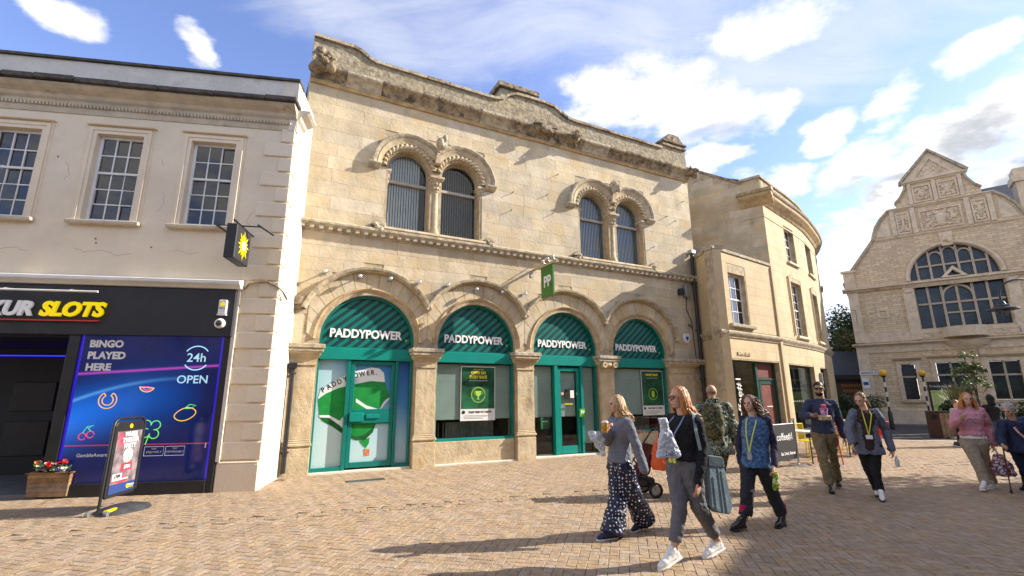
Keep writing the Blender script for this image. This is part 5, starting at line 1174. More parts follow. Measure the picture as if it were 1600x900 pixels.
relief(3.86,5.5,10.68,11.72,1,46); relief(2.82,3.28,10.68,11.8,2,22); relief(6.06,6.5,10.68,11.8,3,22); relief(3.78,4.45,12.4,13.25,4,16); relief(4.88,5.55,12.4,13.25,5,16)
MB().prism([(3.35,13.66),(6.05,13.66),(C_,15.25)],-.06,.5,[[(3.95,13.82),(5.45,13.82),(C_,14.78)]]).build('pediment',SD,MU)
MB().prism([(3.9,13.8),(5.5,13.8),(C_,14.85)],.02,.4).build('pediment_field',SD,MU); m=MB(); r=random.Random(3)
for k in range(14):
    a=r.uniform(0,.5); 
    for sg in (-1,1): m.ball((C_+sg*a,.02,13.9+r.uniform(0,.7)*(1-a*1.3)),(.07,.05,.09),7,5)
m.build('relief_carving',SD,MU,True)
for s_ in (1,-1): 
    P_=[(C_,15.25),(C_,15.4),(C_+s_*1.52,13.72),(C_+s_*1.42,13.62)]; MB().prism(P_,-.2,.55).build('raking_coping',MAT['stone_weathered'],MU)
# great window
STN=mat('mullion_stone',(.46,.38,.28),.85,.1,3,.2,40)
GL=mat('leaded_glass',(.012,.02,.022),.25,.6,1.6,.5,4,spec=.5,alt=(.03,.05,.045))
MB().arc(C_,7.82,[(1.82,.3),(1.82,-.03),(1.9,-.12),(2.02,-.12),(2.05,-.04),(2.05,.03)],0,180,36).build('arch_moulding',SD,MU,True)
MB().arc(C_,7.82,[(2.07,-.015),(2.07,.03),(2.5,.03),(2.5,-.015)],0,180,36).build('arch_voussoirs',MAT['stone_museum'],MU)
MB().prism([(C_-.22,9.55),(C_+.22,9.55),(C_+.3,10.3),(C_-.3,10.3)],-.2,.02).build('keystone',SD,MU,bevel=.03); carving('carved_mask',MU,(C_,-.25,9.95),(.36,.3,.5),31,MAT['stone_dressing'],7)
MB().prism([(2.96,5.1),(2.96,7.4),(6.54,7.4),(6.54,5.1)],.3,.32).prism(aw(1.82),.3,.32).build('dark_backing',GL,MU,kind='stuff')
def gpane(x0,x1,z0,z1,arch=0,y=.26):
    if x1-x0<.06 or z1-z0<.06: return
    if arch:
        r_=(x1-x0)/2; z1=max(z1,z0+r_+.01); P_=[(x0,z0)]+[((x0+x1)/2+r_*cos(R(a)),z1-r_+r_*sin(R(a))) for a in range(180,-1,-20)]+[(x1,z0)]
    else: P_=[(x0,z0),(x0,z1),(x1,z1),(x1,z0)]
    MB().prism(P_,y,y+.02).build('window_pane',GL,MU)
xs=[2.96,3.5,4.08,4.70,5.32,5.9,6.54]
for i in range(6):
    for z0,z1 in ((5.1,6.45),(6.45,7.4)):
        if i in (2,3):
            pass
        gpane(xs[i]+.05,xs[i+1]-.05,z0+.04,z1-.05)
for x in xs[1:-1]: MB().box(x-.055,x+.055,.1,.3,5.1,7.4).build('mullion',STN,MU)
for a,b in zip(xs[:-1],xs[1:]): MB().box(a+.055,b-.055,.12,.28,6.4,6.5).build('transom',STN,MU)
for a,b in zip(xs[2:4],xs[3:5]): MB().box(a+.055,b-.055,.12,.28,5.85,5.93).build('transom',STN,MU)
MB().arc(C_,6.75,[(.56,.08),(.66,.08),(.66,.3),(.56,.3)],0,180,18).build('tracery_arch',STN,MU,True)
MB().extr([(.3,7.4),(-.1,7.4),(-.16,7.5),(-.22,7.62),(-.22,7.74),(.3,7.82)],2.75,6.75).build('window_transom_cornice',SD,MU)
MB().prism([(4.15,7.8),(5.25,7.8),(C_,8.4)],-.15,.25,[[(4.4,7.87),(5.0,7.87),(C_,8.2)]]).build('small_pediment',SD,MU)
xa=[C_-1.82,C_-1.45,C_-.88,C_-.3,C_+.3,C_+.88,C_+1.45,C_+1.82]
for x in xa[1:-1]:
    h=7.82+math.sqrt(max(0,1.82**2-(x-C_)**2)); MB().box(x-.05,x+.05,.1,.3,7.82,h-.005).build('mullion',STN,MU)
for i in range(7):
    x0,x1=xa[i],xa[i+1]; xm=max(abs(x0-C_),abs(x1-C_)); hh=7.82+math.sqrt(max(.0,1.76**2-min(xm,1.75)**2)); tz=8.58 if i not in(0,6) else 8.2
    gpane(x0+.06,x1-.06,7.86,min(tz-.05,hh)); gpane(x0+.06,x1-.06,tz+.05,hh,1)
    if hh>tz: MB().box(x0+.05,x1-.05,.12,.28,tz-.045,tz+.045).build('transom',STN,MU)
    if hh>tz+.3:
        r_=(x1-x0)/2-.02; MB().arc((x0+x1)/2,hh-r_,[(r_-.05,.1),(r_+.02,.1),(r_+.02,.28),(r_-.05,.28)],0,180,12).build('tracery_arch',STN,MU,True)
# panels below the great window
for x in (2.9,3.5,5.75,6.3): MB().prism([(x,4.6),(x+.42,4.6),(x+.42,4.9),(x,4.9)],-.1,-.05,[[(x+.06,4.66),(x+.36,4.66),(x+.36,4.84),(x+.06,4.84)]]).build('sunk_panel',SD,MU)
MB().lathe((4.65,0,0),[(.75,4.05),(.85,4.2),(.9,4.3)],20,'z',180,360).build('bowed_corbel',SD,MU,True); MB().lathe((4.65,.2,0),[(0,4.55),(.95,4.55),(.95,5.08),(0,5.08)],20,'z',180,360).build('bowed_sill',SD,MU,True)
MB().prism([(1.12,5.85),(1.66,5.85),(1.66,6.4),(1.12,6.4)],-.06,.02,[[(1.25,5.97),(1.53,5.97),(1.53,6.27),(1.25,6.27)]]).build('small_panel',SD,MU); MB().box(1.25,1.53,-.01,.02,5.97,6.27).build('small_panel_carving',MAT['stone_sooty'],MU)
MB().box(.6,2.3,-.012,.02,4.95,7.2).build('panel_field',SM,MU)
for j,(a,b,z0,z1) in enumerate(GW):
    w=MB().prism([(a-.2,z0-.05),(a-.2,z1+.15),(b+.2,z1+.15),(b+.2,z0-.05)],-.06,.1,[[(a,z0),(a,z1),(b,z1),(b,z0)]]).build('window',SD,MU,bevel=.01)
    MB().extr([(.02,z1+.22),(-.12,z1+.26),(-.2,z1+.34),(.02,z1+.38)],a-.3,b+.3).build('hood',SD,w); MB().extr([(.02,z0-.22),(-.08,z0-.2),(-.16,z0-.1),(.02,z0-.05)],a-.25,b+.25).build('sill',SD,w)
    n=1 if b-a<.8 else 2; tz=z0+(z1-z0)*.64
    MB().box(a,b,.08,.2,tz-.045,tz+.045).build('transom',STN,w)
    if n==2: MB().box((a+b)/2-.045,(a+b)/2+.045,.07,.21,z0,z1).build('mullion',STN,w)
    for i in range(n):
        x0=a+(b-a)*i/n+.03; x1=a+(b-a)*(i+1)/n-.03
        for za,zb in ((z0+.02,tz-.04),(tz+.04,z1-.02)): MB().box(x0,x1,.16,.18,za,zb).build('pane',GL,w)
# right hand turret and stack
MB().box(7.7,8.4,-.35,.2,7.75,8.0).prism([(7.75,8.0),(8.35,8.0),(8.2,8.9),(8.3,9.6),(8.05,10.3),(7.85,9.6),(7.9,8.9)],-.3,.2).build('buttress_scroll',SD,MU,bevel=.03)
MB().box(8.3,9.3,2.4,3.4,9,14).box(8.2,9.4,2.3,3.5,13.2,13.6).build('chimney_stack',SD,MU)
mp_=MB().add([(5.6,2.6,11.6),(13,2.6,11.6),(13,7,14.6),(5.6,7,14.6)],[(0,1,2,3)]).build('rear_roof',MAT['slate'],MU,fix=False)
def musloc(x,y,z): a=R(90-127.62); return (20.319+x*cos(a)-y*sin(a),27.914+x*sin(a)+y*cos(a),z)
t=thing('street_sign','white street name plate on the corner of the gabled hall','street sign',musloc(.45,-.08,2.78),90-127.62)
MB().box(-.62,.62,-.02,.0,-.1,.1).build('plate',MAT['paint_white'],t); text('MARKET STREET','lettering',MAT['paint_black'],t,(0,-.024,0),.15,ext=.001,bold=.002)
t=thing('notice_sign','small blue and white notice fixed low on the corner of the gabled hall','sign',musloc(.05,-.1,2.2),90-127.62)
MB().box(-.16,.16,-.02,.0,-.28,.28).build('plate',MAT['paint_white'],t); MB().box(-.12,.12,-.025,-.02,-.1,.08).build('blue_field',mat('notice_blue',(.03,.08,.25),.5,0,bump=0),t)
t=thing('wall_camera','small dark camera on the hall wall beside the thin tree','camera',musloc(4.85,-.1,2.85),90-127.62); MB().ball((0,-.1,0),.1,12,8).tube([(0,.1,.05),(0,-.1,.05)],.03).build('housing',MAT['paint_black'],t,True)
# small dark roofed house in the gap
t=thing('slate_roofed_house','low brown brick house with dark slate roof in the gap beyond','house',(23.6,33.6,0),-8)
HBR=mat('house_brick',(.10,.065,.05),.9,.3,3,.4,20); MB().box(-4,4,0,5,-.1,2.9).build('wall',HBR,t)
MB().add([(-4.3,-.3,2.85),(4.3,-.3,2.85),(4.3,2.4,4.75),(-4.3,2.4,4.75),(4.3,5.2,2.85),(-4.3,5.2,2.85)],[(0,1,2,3),(3,2,4,5)]).build('roof',MAT['slate'],t,fix=False); MB().box(-4.3,4.3,-.42,-.3,2.6,2.9).build('gutter',MAT['paint_black'],t)
GO=mat('sign_gold',(.35,.17,.05),.5,.2,9,0)
for z,n,o_ in ((2.2,11,0),(1.82,9,.1)):
    for k in range(n): MB().box(-.75+o_+k*.16,-.65+o_+k*.16,-.03,0,z-.1,z+.1).build('worn_letter',GO,t)
MB().box(-1.05,1.0,-.05,0,2.38,2.48).build('sign_rail',MAT['paint_black'],t)
for k in range(12): MB().box(-2.4+k*.3,-2.36+k*.3,-1.6,-1.56,.0,1.35).build('railing_bar',MAT['steel_dull'],t)
# ================================================================== PEOPLE
V3=Vector
def cone(m,p0,r0,p1,r1,n=12):
    m.tube([p0,p1],[r0,r1],n); m.ball(p0,r0,n,8); m.ball(p1,r1,n,8)
def chain(m,pts,rs,n=12):
    for i in range(len(pts)-1): cone(m,pts[i],rs[i],pts[i+1],rs[i+1],n)
def loft(m,rings,L,F,n=20):
    V=[];Fc=[];U=V3((0,0,1))
    for c,a,b in rings:
        c=V3(c)
        for j in range(n):
            q=2*PI*j/n; V.append(c+L*(a*cos(q))+F*(b*sin(q)))
    for i in range(len(rings)-1):
        for j in range(n): jj=(j+1)%n; Fc.append((i*n+j,i*n+jj,(i+1)*n+jj,(i+1)*n+j))
    Fc+=[tuple(range(n-1,-1,-1)),tuple((len(rings)-1)*n+j for j in range(n))]
    m.add(V,Fc)
WTEX={}
def wtex(sc):
    if sc not in WTEX:
        t=bpy.data.textures.new('folds','CLOUDS'); t.noise_scale=sc; t.noise_depth=2; WTEX[sc]=t
    return WTEX[sc]
def skin(m,name,mt,par,vox=.011,smooth=4,fold=0,fs=.07,fold2=0):
    me=m.mesh(name,mt); o=put(name,me,par)
    r=o.modifiers.new('union','REMESH'); r.mode='VOXEL'; r.voxel_size=vox; r.use_smooth_shade=True
    if smooth: s_=o.modifiers.new('smooth','SMOOTH'); s_.iterations=smooth; s_.factor=.5
    if fold: d=o.modifiers.new('folds','DISPLACE'); d.texture=wtex(fs); d.strength=fold; d.mid_level=.5
    if fold2: d=o.modifiers.new('folds2','DISPLACE'); d.texture=wtex(fs*.35); d.strength=fold2; d.mid_level=.5
    return o
def basis(az): a=R(az); return V3((sin(a),cos(a),0)),V3((-cos(a),sin(a),0))
SK={'fair':mat('skin_fair',(.60,.36,.25),.5,.08,14,.06,120,alt=(.62,.30,.2)),'tan':mat('skin_tan',(.42,.23,.14),.5,.08,14,.06,120)}
EYE=mat('eye_dark',(.03,.02,.015),.2,0,bump=0); LIP=mat('lips',(.42,.15,.12),.45,0,bump=0)
def hand(m,w,d,nrm,curl=.5,s=1.,side=1,spread=.12):
    """palm, four fingers of unequal length, thumb from the side of the palm"""
    d=d.normalized(); nrm=(nrm-d*nrm.dot(d)).normalized(); lat=d.cross(nrm).normalized()*side
    c=w+d*.045*s
    cone(m,w,.024*s,w+d*.03*s,.026*s,8)
    for k in (-1,0,1): cone(m,w+d*.02*s+lat*k*.012*s,.017*s,w+d*.085*s+lat*k*.026*s,.013*s,8)
    for k,l in ((-1.5,.062),(-.5,.076),(.5,.082),(1.5,.074)):
        p=w+d*.088*s+lat*k*.0185*s; a=0; q=d+lat*k*spread*.5
        for j,f in enumerate((.42,.32,.26)):
            a=curl*(.35+.4*j) if j else curl*.35
            q=(Matrix.Rotation(-a*side,3,lat)@q).normalized() if False else (q*cos(a)+nrm*sin(a)).normalized()
            p2=p+q*l*f*s; cone(m,p,(.0092-.0012*j)*s,p2,(.0086-.0013*j)*s,7); p=p2
    p=w+d*.03*s+lat*.028*s; q=(d*.7+lat*.75+nrm*.3*curl).normalized()
    for j,l in enumerate((.04,.03,.024)): p2=p+q*l*s; cone(m,p,(.0125-.0018*j)*s,p2,(.011-.0018*j)*s,7); p=p2; q=(q+d*.35+nrm*curl*.35).normalized()
def person(key,label,group=None,sk='fair',k=1.,haz=None,top=None,bot=None,shoe=None,hairf=None,chest=1,waist=1,pitch=0,curl=(.6,.6),handn=(None,None),ears=1,body_legs=1,lips=1,nohands=()):
    ox,oy,az,J_=PJ[key]; J={a:V3(b) for a,b in J_.items()}
    t=thing('person',label,'person',(ox,oy,0),0,group); F,L=basis(az); Fh,Lh=basis(haz if haz is not None else az); U=V3((0,0,1))
    if pitch: Uh=(U*cos(R(pitch))+Fh*sin(R(pitch))); Fh=(Fh*cos(R(pitch))-U*sin(R(pitch)))
    else: Uh=U
    H=J['H']; N=J['N']; P=J['P']+V3((0,0,.05)); hL=P+L*.085*k; hR=P-L*.085*k
    # ---- body, one continuous surface
    m=MB(); s0=len(m.v)
    hp=lambda f,l,u: H+Fh*f*k+Lh*l*k+Uh*u*k
    def eb(c,rf,rl,ru,n=14):
        b=MB(); b.ball((0,0,0),1,n,10); m.add([c+Fh*(x*rf*k)+Lh*(y*rl*k)+Uh*(z*ru*k) for x,y,z in b.v],b.f)
    eb(hp(-.012,0,.02),.092,.073,.092); eb(hp(.012,0,-.035),.072,.058,.075); eb(hp(.045,0,-.072),.032,.034,.03)
    eb(hp(.035,.028,-.02),.045,.03,.04); eb(hp(.035,-.028,-.02),.045,.03,.04); eb(hp(.07,0,.028),.02,.05,.014)
    cone(m,hp(.082,0,.012),.009*k,hp(.104,0,-.022),.0125*k,8); cone(m,hp(.078,.016,-.062),.0075*k,hp(.078,-.016,-.062),.0075*k,8)
    for s_ in (1,-1):
        if ears: b=MB(); b.ball((0,0,0),1,8,6); m.add([hp(-.005,s_*.076,-.005)+Fh*(x*.02*k)+Lh*(y*.009*k)+Uh*(z*.032*k) for x,y,z in b.v],b.f)
    cone(m,H+Uh*-.05-Fh*.02,.052*k,N+V3((0,0,-.03)),.056*k)
    SC=(J['LS']+J['RS'])/2
    tors=[(P-V3((0,0,.05)),.13*k,.09*k),(P+V3((0,0,.03)),.145*k,.1*k),(P.lerp(SC,.35),.115*k*waist,.085*k*waist),(P.lerp(SC,.7),.135*k,.1*k),(SC-V3((0,0,.02)),.13*k,.085*k),(SC.lerp(N,.6),.07*k,.06*k)]
    loft(m,tors,L,F)
    for s_ in 'LR':
        S_,E_,W_=J[s_+'S'],J[s_+'E'],J[s_+'W']; cone(m,SC.lerp(S_,.5),.055*k,S_,.047*k); chain(m,[S_,S_.lerp(E_,.5),E_,E_.lerp(W_,.4),W_],[.047*k,.042*k,.035*k,.035*k,.024*k])
        d=(W_-E_).normalized(); hn=handn[0 if s_=='L' else 1]; nrm=V3(hn) if hn else (-L if s_=='L' else L)*1.0+F*.2
        if s_ not in nohands: hand(m,W_,d,nrm,curl[0 if s_=='L' else 1],k*.98,side=(1 if s_=='L' else -1))
        K_,A_,T_=J[s_+'K'],J[s_+'A'],J[s_+'T']; h_=hL if s_=='L' else hR
        if body_legs:
            chain(m,[h_,h_.lerp(K_,.5),K_,K_.lerp(A_,.35),A_],[.085*k,.072*k,.052*k,.052*k,.036*k]); cone(m,A_,.034*k,A_.lerp(T_,.55),.024*k)
    body=skin(m,'body',SK[sk],t,.0085,2)
    # eyes, brows
    e=MB()
    for s_ in (1,-1): e.ball(hp(.078,s_*.031,.008),.0105*k,8,6)
    e.build('eyes',EYE,t,True)
    if lips: b=MB(); b.ball((0,0,0),1,8,6); b.v=[tuple(hp(.084,0,-.062)+Fh*(x*.006*k)+Lh*(y*.022*k)+Uh*(z*.0075*k)) for x,y,z in b.v]; b.build('lips',LIP,t,True)
    # ---- clothes
    if top: 
        m=MB(); g=top.get('g',.02); hem=top.get('hem',0); zP=P+V3((0,0,hem)); w=top.get('w',1)
        fl=top.get('flare',0)
        rings=[(zP+V3((0,0,-.005)),(.150+g+fl)*k*w*.97,(.108+g+fl)*k*w*.97),(zP+V3((0,0,.03)),(.152+g+fl)*k*w,(.11+g+fl)*k*w)]
        for f_,a,b in ((.35,.122*waist,.09*waist),(.6,.138,.1),(.8,.148,.105*chest),(.97,.14,.09)):
            c=P.lerp(SC,f_)
            if c.z>zP.z+.05: rings.append((c,(a+g)*k*w,(b+g)*k*w))
        rings.append((SC.lerp(N,.55)+V3((0,0,.01)),.075*k+g*.3,.065*k+g*.3)); rings.append((N+V3((0,0,top.get('col',-.005))),(.062+top.get('colr',0))*k,(.060+top.get('colr',0))*k))
        loft(m,rings,L,F,24)
        sl=top.get('sl',1); sr=top.get('sr',(.064,.056,.05,.045))
        for s_ in 'LR':
            S_,E_,W_=J[s_+'S'],J[s_+'E'],J[s_+'W']; cone(m,SC.lerp(S_,.45),.07*k,S_,sr[0]*k)
            if sl: chain(m,[S_,S_.lerp(E_,.5),E_,E_.lerp(W_,.5),E_.lerp(W_,top.get('cuff',.93))],[sr[0]*k,sr[1]*k,sr[1]*k*.95,sr[2]*k,sr[3]*k])
        o=skin(m,top.get('name','jumper'),top['m'],t,.010,3,top.get('fold',.03),.09,top.get('fold2',.012))
        if top.get('rib'):
            for s_ in 'LR':
                E_,W_=J[s_+'E'],J[s_+'W']; c_=MB(); q0,q1=E_.lerp(W_,.88),E_.lerp(W_,1.02); c_.tube([q0,q1],[.038*k,.036*k],14); c_.build('cuff',top['m'],o,True)
    if bot:
        m=MB(); rr_=bot.get('r',(.105,.085,.07,.06,.055)); rr_=[x*k for x in rr_]; cut=bot.get('cut',1.0)
        loft(m,[(P-V3((0,0,.10)),.10*k,.1*k),(P-V3((0,0,.04)),.158*k,.118*k),(P+V3((0,0,.02)),.158*k,.118*k),(P+V3((0,0,.12)),.135*k*waist,.105*k*waist)],L,F)
        for s_ in 'LR':
            K_,A_=J[s_+'K'],J[s_+'A']; h_=hL if s_=='L' else hR; e_=K_.lerp(A_,cut)
            chain(m,[h_-V3((0,0,.02)),h_.lerp(K_,.5),K_,K_.lerp(e_,.5)],rr_[:4]); m.tube([K_.lerp(e_,.5),e_],[rr_[3],rr_[4]],16)
        skin(m,bot.get('name','trousers'),bot['m'],t,.010,2,bot.get('fold',.035),.085,bot.get('fold2',.012))
    if shoe:
        for s_ in 'LR':
            A_,T_=J[s_+'A'],J[s_+'T']; d=(T_-A_); dz=d.z; dh=V3((d.x,d.y,0)).normalized(); ln=.25*k; toe=T_+dh*.015; 
            dn=(T_-V3((0,0,.0))-(A_-V3((0,0,.055*k)))); dn=dn.normalized(); toe=V3(T_); toe.z=max(toe.z,.028); heel=toe-dn*ln*.86
            if heel.z<.03: heel.z=.03
            fwd=(toe-heel).normalized(); lt=fwd.cross(U).normalized(); up=lt.cross(fwd)
            m=MB(); c=lambda f,u: heel+fwd*(ln*f)+up*u
            chain(m,[c(.0,.008),c(.35,.012),c(.7,.008),c(.9,.0)],[.034*k,.037*k,.040*k,.028*k]); cone(m,c(.08,.02),.036*k,A_+V3((0,0,shoe.get('h',.0))),.04*k if shoe.get('h',0)>0 else .037*k); cone(m,c(.2,.045),.040*k,c(.5,.03),.034*k); cone(m,c(.16,.07),.043*k,c(.34,.055),.036*k)
            o=skin(m,'shoe',shoe['m'],t,.008,2,.004,.03)
            m=MB(); pts=[]
            for f_,w_ in ((-.16,.022),(-.06,.036),(.2,.035),(.45,.036),(.72,.045),(.92,.034),(1.03,.016)): pts.append((f_,w_))
            V=[];n=len(pts)
            for zz in (-.036*k,-.016*k):
                for f_,w_ in pts: V.append(c(f_,zz)+lt*w_*k)
                for f_,w_ in reversed(pts): V.append(c(f_,zz)-lt*w_*k)
            q=2*n; m.add(V,[tuple(range(q)),tuple(range(2*q-1,q-1,-1))]+[(i,(i+1)%q,(i+1)%q+q,i+q) for i in range(q)]); m.build('sole',shoe.get('sole',MAT['paint_white']),o,bevel=.004)
            if shoe.get('lace'):
                m=MB()
                for f_ in (.3,.38,.46,.54): m.tube([c(f_,.05-(f_-.3)*.07)-lt*.022,c(f_+.02,.058-(f_-.3)*.07),c(f_,.05-(f_-.3)*.07)+lt*.022],.004,5)
                m.build('laces',shoe['lace'],o)
    if hairf: hairf(t,hp,Fh,Lh,Uh,k,J)
    return t,J,F,L,hp
def hair(mt,length,n=90,wave=.012,wind=(0,0,0),cap=(.092,.08,.098),fr=.02,thick=.007,tail=None,seed=3,front=.55,bun=None,spread=1,name='hair',capoff=(-.028,.03)):
    def f(t,hp,Fh,Lh,Uh,k,J):
        r=random.Random(seed); m=MB(); b=MB(); b.ball((0,0,0),1,18,12)
        m.add([hp(capoff[0],0,capoff[1])+Fh*(x*cap[0]*k)+Lh*(y*cap[1]*k)+Uh*(z*cap[2]*k) for x,y,z in b.v],b.f)
        W_=V3(wind)
        for i in range(n):
            a=r.uniform(-2.3,2.3); e=r.uniform(.1,1.3)   # a: angle round from the back
            s=hp(capoff[0]-cap[0]*cos(a)*cos(e)*.98,cap[1]*sin(a)*cos(e)*1.0,capoff[1]+cap[2]*sin(e))
            out=(Fh*-cos(a)+Lh*sin(a))
            if tail:
                q=hp(*tail[0]); e_=hp(*tail[1])+V3((r.uniform(-.02,.02),r.uniform(-.02,.02),r.uniform(-.02,.02))); pts=[s,(s+q)/2+out*.012,q+V3((r.uniform(-.008,.008),)*3),(q+e_)/2+V3((r.uniform(-.02,.02),r.uniform(-.02,.02),0)),e_]
            else:
                l=length*r.uniform(.75,1.05); side=hp(capoff[0]-cap[0]*cos(a)*1.04,cap[1]*sin(a)*1.1*spread,-.03)
                pts=[s,side+Uh*.03]; cur=side; ph=r.uniform(0,6)
                for j in range(1,6):
                    f_=j/5; pts.append(side+V3((0,0,-l*f_))+out*(.02*f_*spread)+W_*(f_**1.4)*r.uniform(.5,1.3)+Lh*(wave*sin(ph+f_*9))+Fh*(wave*cos(ph+f_*8)))
            m.tube(pts,[thick*k]*(len(pts)-1)+[thick*.3*k],5)
        if bun: m.ball(hp(*bun[0]),bun[1]*k,12,8)
        m.build(name,mt,t,True)
    return f
def cap_hair(mt,cap=(.094,.079,.092),off=(-.02,.032),name='hair',disp=.012,side=0,extra=None):
    def f(t,hp,Fh,Lh,Uh,k,J):
        m=MB(); b=MB(); b.ball((0,0,0),1,18,12)
        m.add([hp(off[0],0,off[1])+Fh*(x*cap[0]*k)+Lh*(y*cap[1]*k)+Uh*(z*cap[2]*k) for x,y,z in b.v],b.f)
        if extra: extra(m,hp,k)
        skin(m,name,mt,t,.009,1,disp,.03)
    return f
def ribbon(name,mt,par,pts,w=.012,th=.003,nrm=V3((0,-1,0))):
    m=MB(); V=[];n=len(pts)
    for i,p in enumerate(pts):
        t_=(pts[min(i+1,n-1)]-pts[max(i-1,0)]).normalized(); s_=t_.cross(nrm).normalized()*w/2; V+=[p-s_,p+s_,p+s_+nrm*-th,p-s_+nrm*-th]
    Fc=[]
    for i in range(n-1):
        for j in range(4): jj=(j+1)%4; Fc.append((i*4+j,i*4+jj,i*4+4+jj,i*4+4+j))
    return m.add(V,Fc).build(name,mt,par,fix=True)
def pattern(name,base,fn,rough=.8):
    m=mat(name,base,rough,.1,8,.25,150); nt=m.node_tree; N=nt.nodes; K=nt.links; b=N['Principled BSDF']; tc=N.new('ShaderNodeTexCoord')
    fn(N,K,b,tc.outputs['Object']); return m
def polka(N,K,b,P):
    v=N.new('ShaderNodeTexVoronoi'); v.inputs['Scale'].default_value=26; v.inputs['Randomness'].default_value=.25; K.new(P,v.inputs['Vector'])
    l=N.new('ShaderNodeMath'); l.operation='LESS_THAN'; l.inputs[1].default_value=.27; K.new(v.outputs['Distance'],l.inputs[0]); x=N.new('ShaderNodeMix'); x.data_type='RGBA'; K.new(l.outputs[0],x.inputs[0]); x.inputs[6].default_value=(.012,.016,.045,1); x.inputs[7].default_value=(.75,.76,.78,1); K.new(x.outputs[2],b.inputs['Base Color'])
def ramps(cols,scale,det=2,dist=1.2,typ='CONSTANT',stretch=(1,1,1)):
    def f(N,K,b,P):
        mp=N.new('ShaderNodeMapping'); mp.inputs['Scale'].default_value=stretch; K.new(P,mp.inputs[0])
        n=N.new('ShaderNodeTexNoise'); n.inputs['Scale'].default_value=scale; n.inputs['Detail'].default_value=det; n.inputs['Distortion'].default_value=dist; K.new(mp.outputs[0],n.inputs['Vector'])
        r=N.new('ShaderNodeValToRGB'); r.color_ramp.interpolation=typ; K.new(n.outputs['Fac'],r.inputs[0]); e=r.color_ramp.elements
        while len(e)<len(cols): e.new(.5)
        for q,(p,c) in zip(e,cols): q.position=p; q.color=(*c,1)
        K.new(r.outputs[0],b.inputs['Base Color'])
    return f
def cells(cols,scale):
    def f(N,K,b,P):
        v=N.new('ShaderNodeTexVoronoi'); v.inputs['Scale'].default_value=scale; v.distance='CHEBYCHEV'; v.inputs['Randomness'].default_value=.3; K.new(P,v.inputs['Vector']); s=N.new('ShaderNodeSeparateColor'); K.new(v.outputs['Color'],s.inputs[0])
        r=N.new('ShaderNodeValToRGB'); r.color_ramp.interpolation='CONSTANT'; K.new(s.outputs[0],r.inputs[0]); e=r.color_ramp.elements
        while len(e)<len(cols): e.new(.5)
        for i,q in enumerate(e): q.position=i/len(cols); q.color=(*cols[i],1)
        K.new(r.outputs[0],b.inputs['Base Color'])
    return f
cl=lambda n,c,r=.85,v=.12,**k: mat(n,c,r,v,14,.3,180,**k)
POL=pattern('cloth_polka',(.02,.02,.05),polka,.35)
CAMO=pattern('cloth_camo_pack',(.1,.1,.05),ramps([(0,(.02,.03,.012)),(.44,(.07,.075,.03)),(.5,(.14,.12,.06)),(.57,(.03,.022,.015))],9))
CAMO2=pattern('cloth_leaf_print',(.1,.1,.05),ramps([(0,(.012,.02,.012)),(.42,(.03,.07,.03)),(.49,(.42,.42,.33)),(.56,(.02,.03,.015)),(.62,(.10,.15,.06))],15,3,2.5,'CONSTANT',(1,1,.55)))
DEN=pattern('cloth_denim_quilt',(.05,.1,.2),ramps([(.3,(.02,.06,.16)),(.55,(.07,.15,.30)),(.7,(.14,.24,.38))],26,3,.5,'LINEAR'))
BAGP=pattern('bag_print',(.5,.5,.5),cells([(.6,.6,.58),(.02,.03,.12),(.6,.12,.02),(.03,.12,.35),(.65,.6,.55),(.35,.03,.05)],42),.4)
TOTE=mat('tote_blue',(.20,.27,.29),.8,.12,10,.3,150)
LAN=mat('lanyard_lime',(.55,.62,.06),.6,0,bump=0); LAN2=mat('lanyard_blue',(.20,.24,.36),.6,.3,40,0)
BLOND=mat('hair_blonde',(.46,.28,.11),.45,.35,60,.3,90,spec=.5); GING=mat('hair_ginger',(.50,.19,.045),.4,.35,60,.3,90,spec=.5); BROWN=mat('hair_brown',(.15,.08,.04),.45,.4,60,.3,90,spec=.5); DBL=mat('hair_darkblonde',(.20,.115,.05),.45,.35,60,.3,90); BLK=mat('hair_black',(.015,.012,.01),.5,.3,60,.3,90); GREY=mat('hair_grey',(.38,.37,.36),.6,.3,60,.4,90)
WSH=mat('shoe_white',(.78,.77,.74),.55,.08,30,.15,90); NSH=mat('shoe_navy',(.03,.04,.08),.6,.2,30,.2,90); BSH=mat('shoe_black_leather',(.015,.014,.013),.25,.2,20,.1,60,spec=.6)
PJ={}  # joints read from image pixels, carried to assumed depths, stored as local coordinates
PJ['ginger']=(1.73,5.12,238,{'H':(0.005,0.0,1.57),'N':(0.05,0.0,1.395),'P':(0.004,0.0,0.854),'RS':(-0.034,0.12,1.351),'LS':(0.12,-0.14,1.349),'RE':(-0.166,-0.02,1.092),'RW':(-0.235,-0.2,1.262),'LE':(0.174,-0.12,1.082),'LW':(0.077,-0.2,0.782),'RK':(-0.09,-0.08,0.527),'RA':(-0.185,-0.12,0.148),'RT':(-0.346,-0.2,0.041),'LK':(0.105,-0.05,0.531),'LA':(0.367,0.2,0.136),'LT':(0.201,0.12,0.042)})
PJ['blonde']=(1.28,6.02,245,{'H':(-0.011,0.0,1.493),'N':(0.028,0.0,1.34),'P':(0.003,0.0,0.763),'RS':(-0.035,0.13,1.281),'LS':(0.086,-0.14,1.287),'RE':(-0.151,0.0,1.056),'RW':(-0.154,-0.17,1.202),'LE':(0.173,-0.18,1.013),'LW':(0.235,-0.22,0.757),'RK':(-0.04,0.0,0.399),'RA':(-0.143,-0.08,0.053),'RT':(-0.303,-0.14,0.003),'LK':(0.141,0.05,0.438),'LA':(0.319,0.28,0.122),'LT':(0.168,0.2,0.021)})
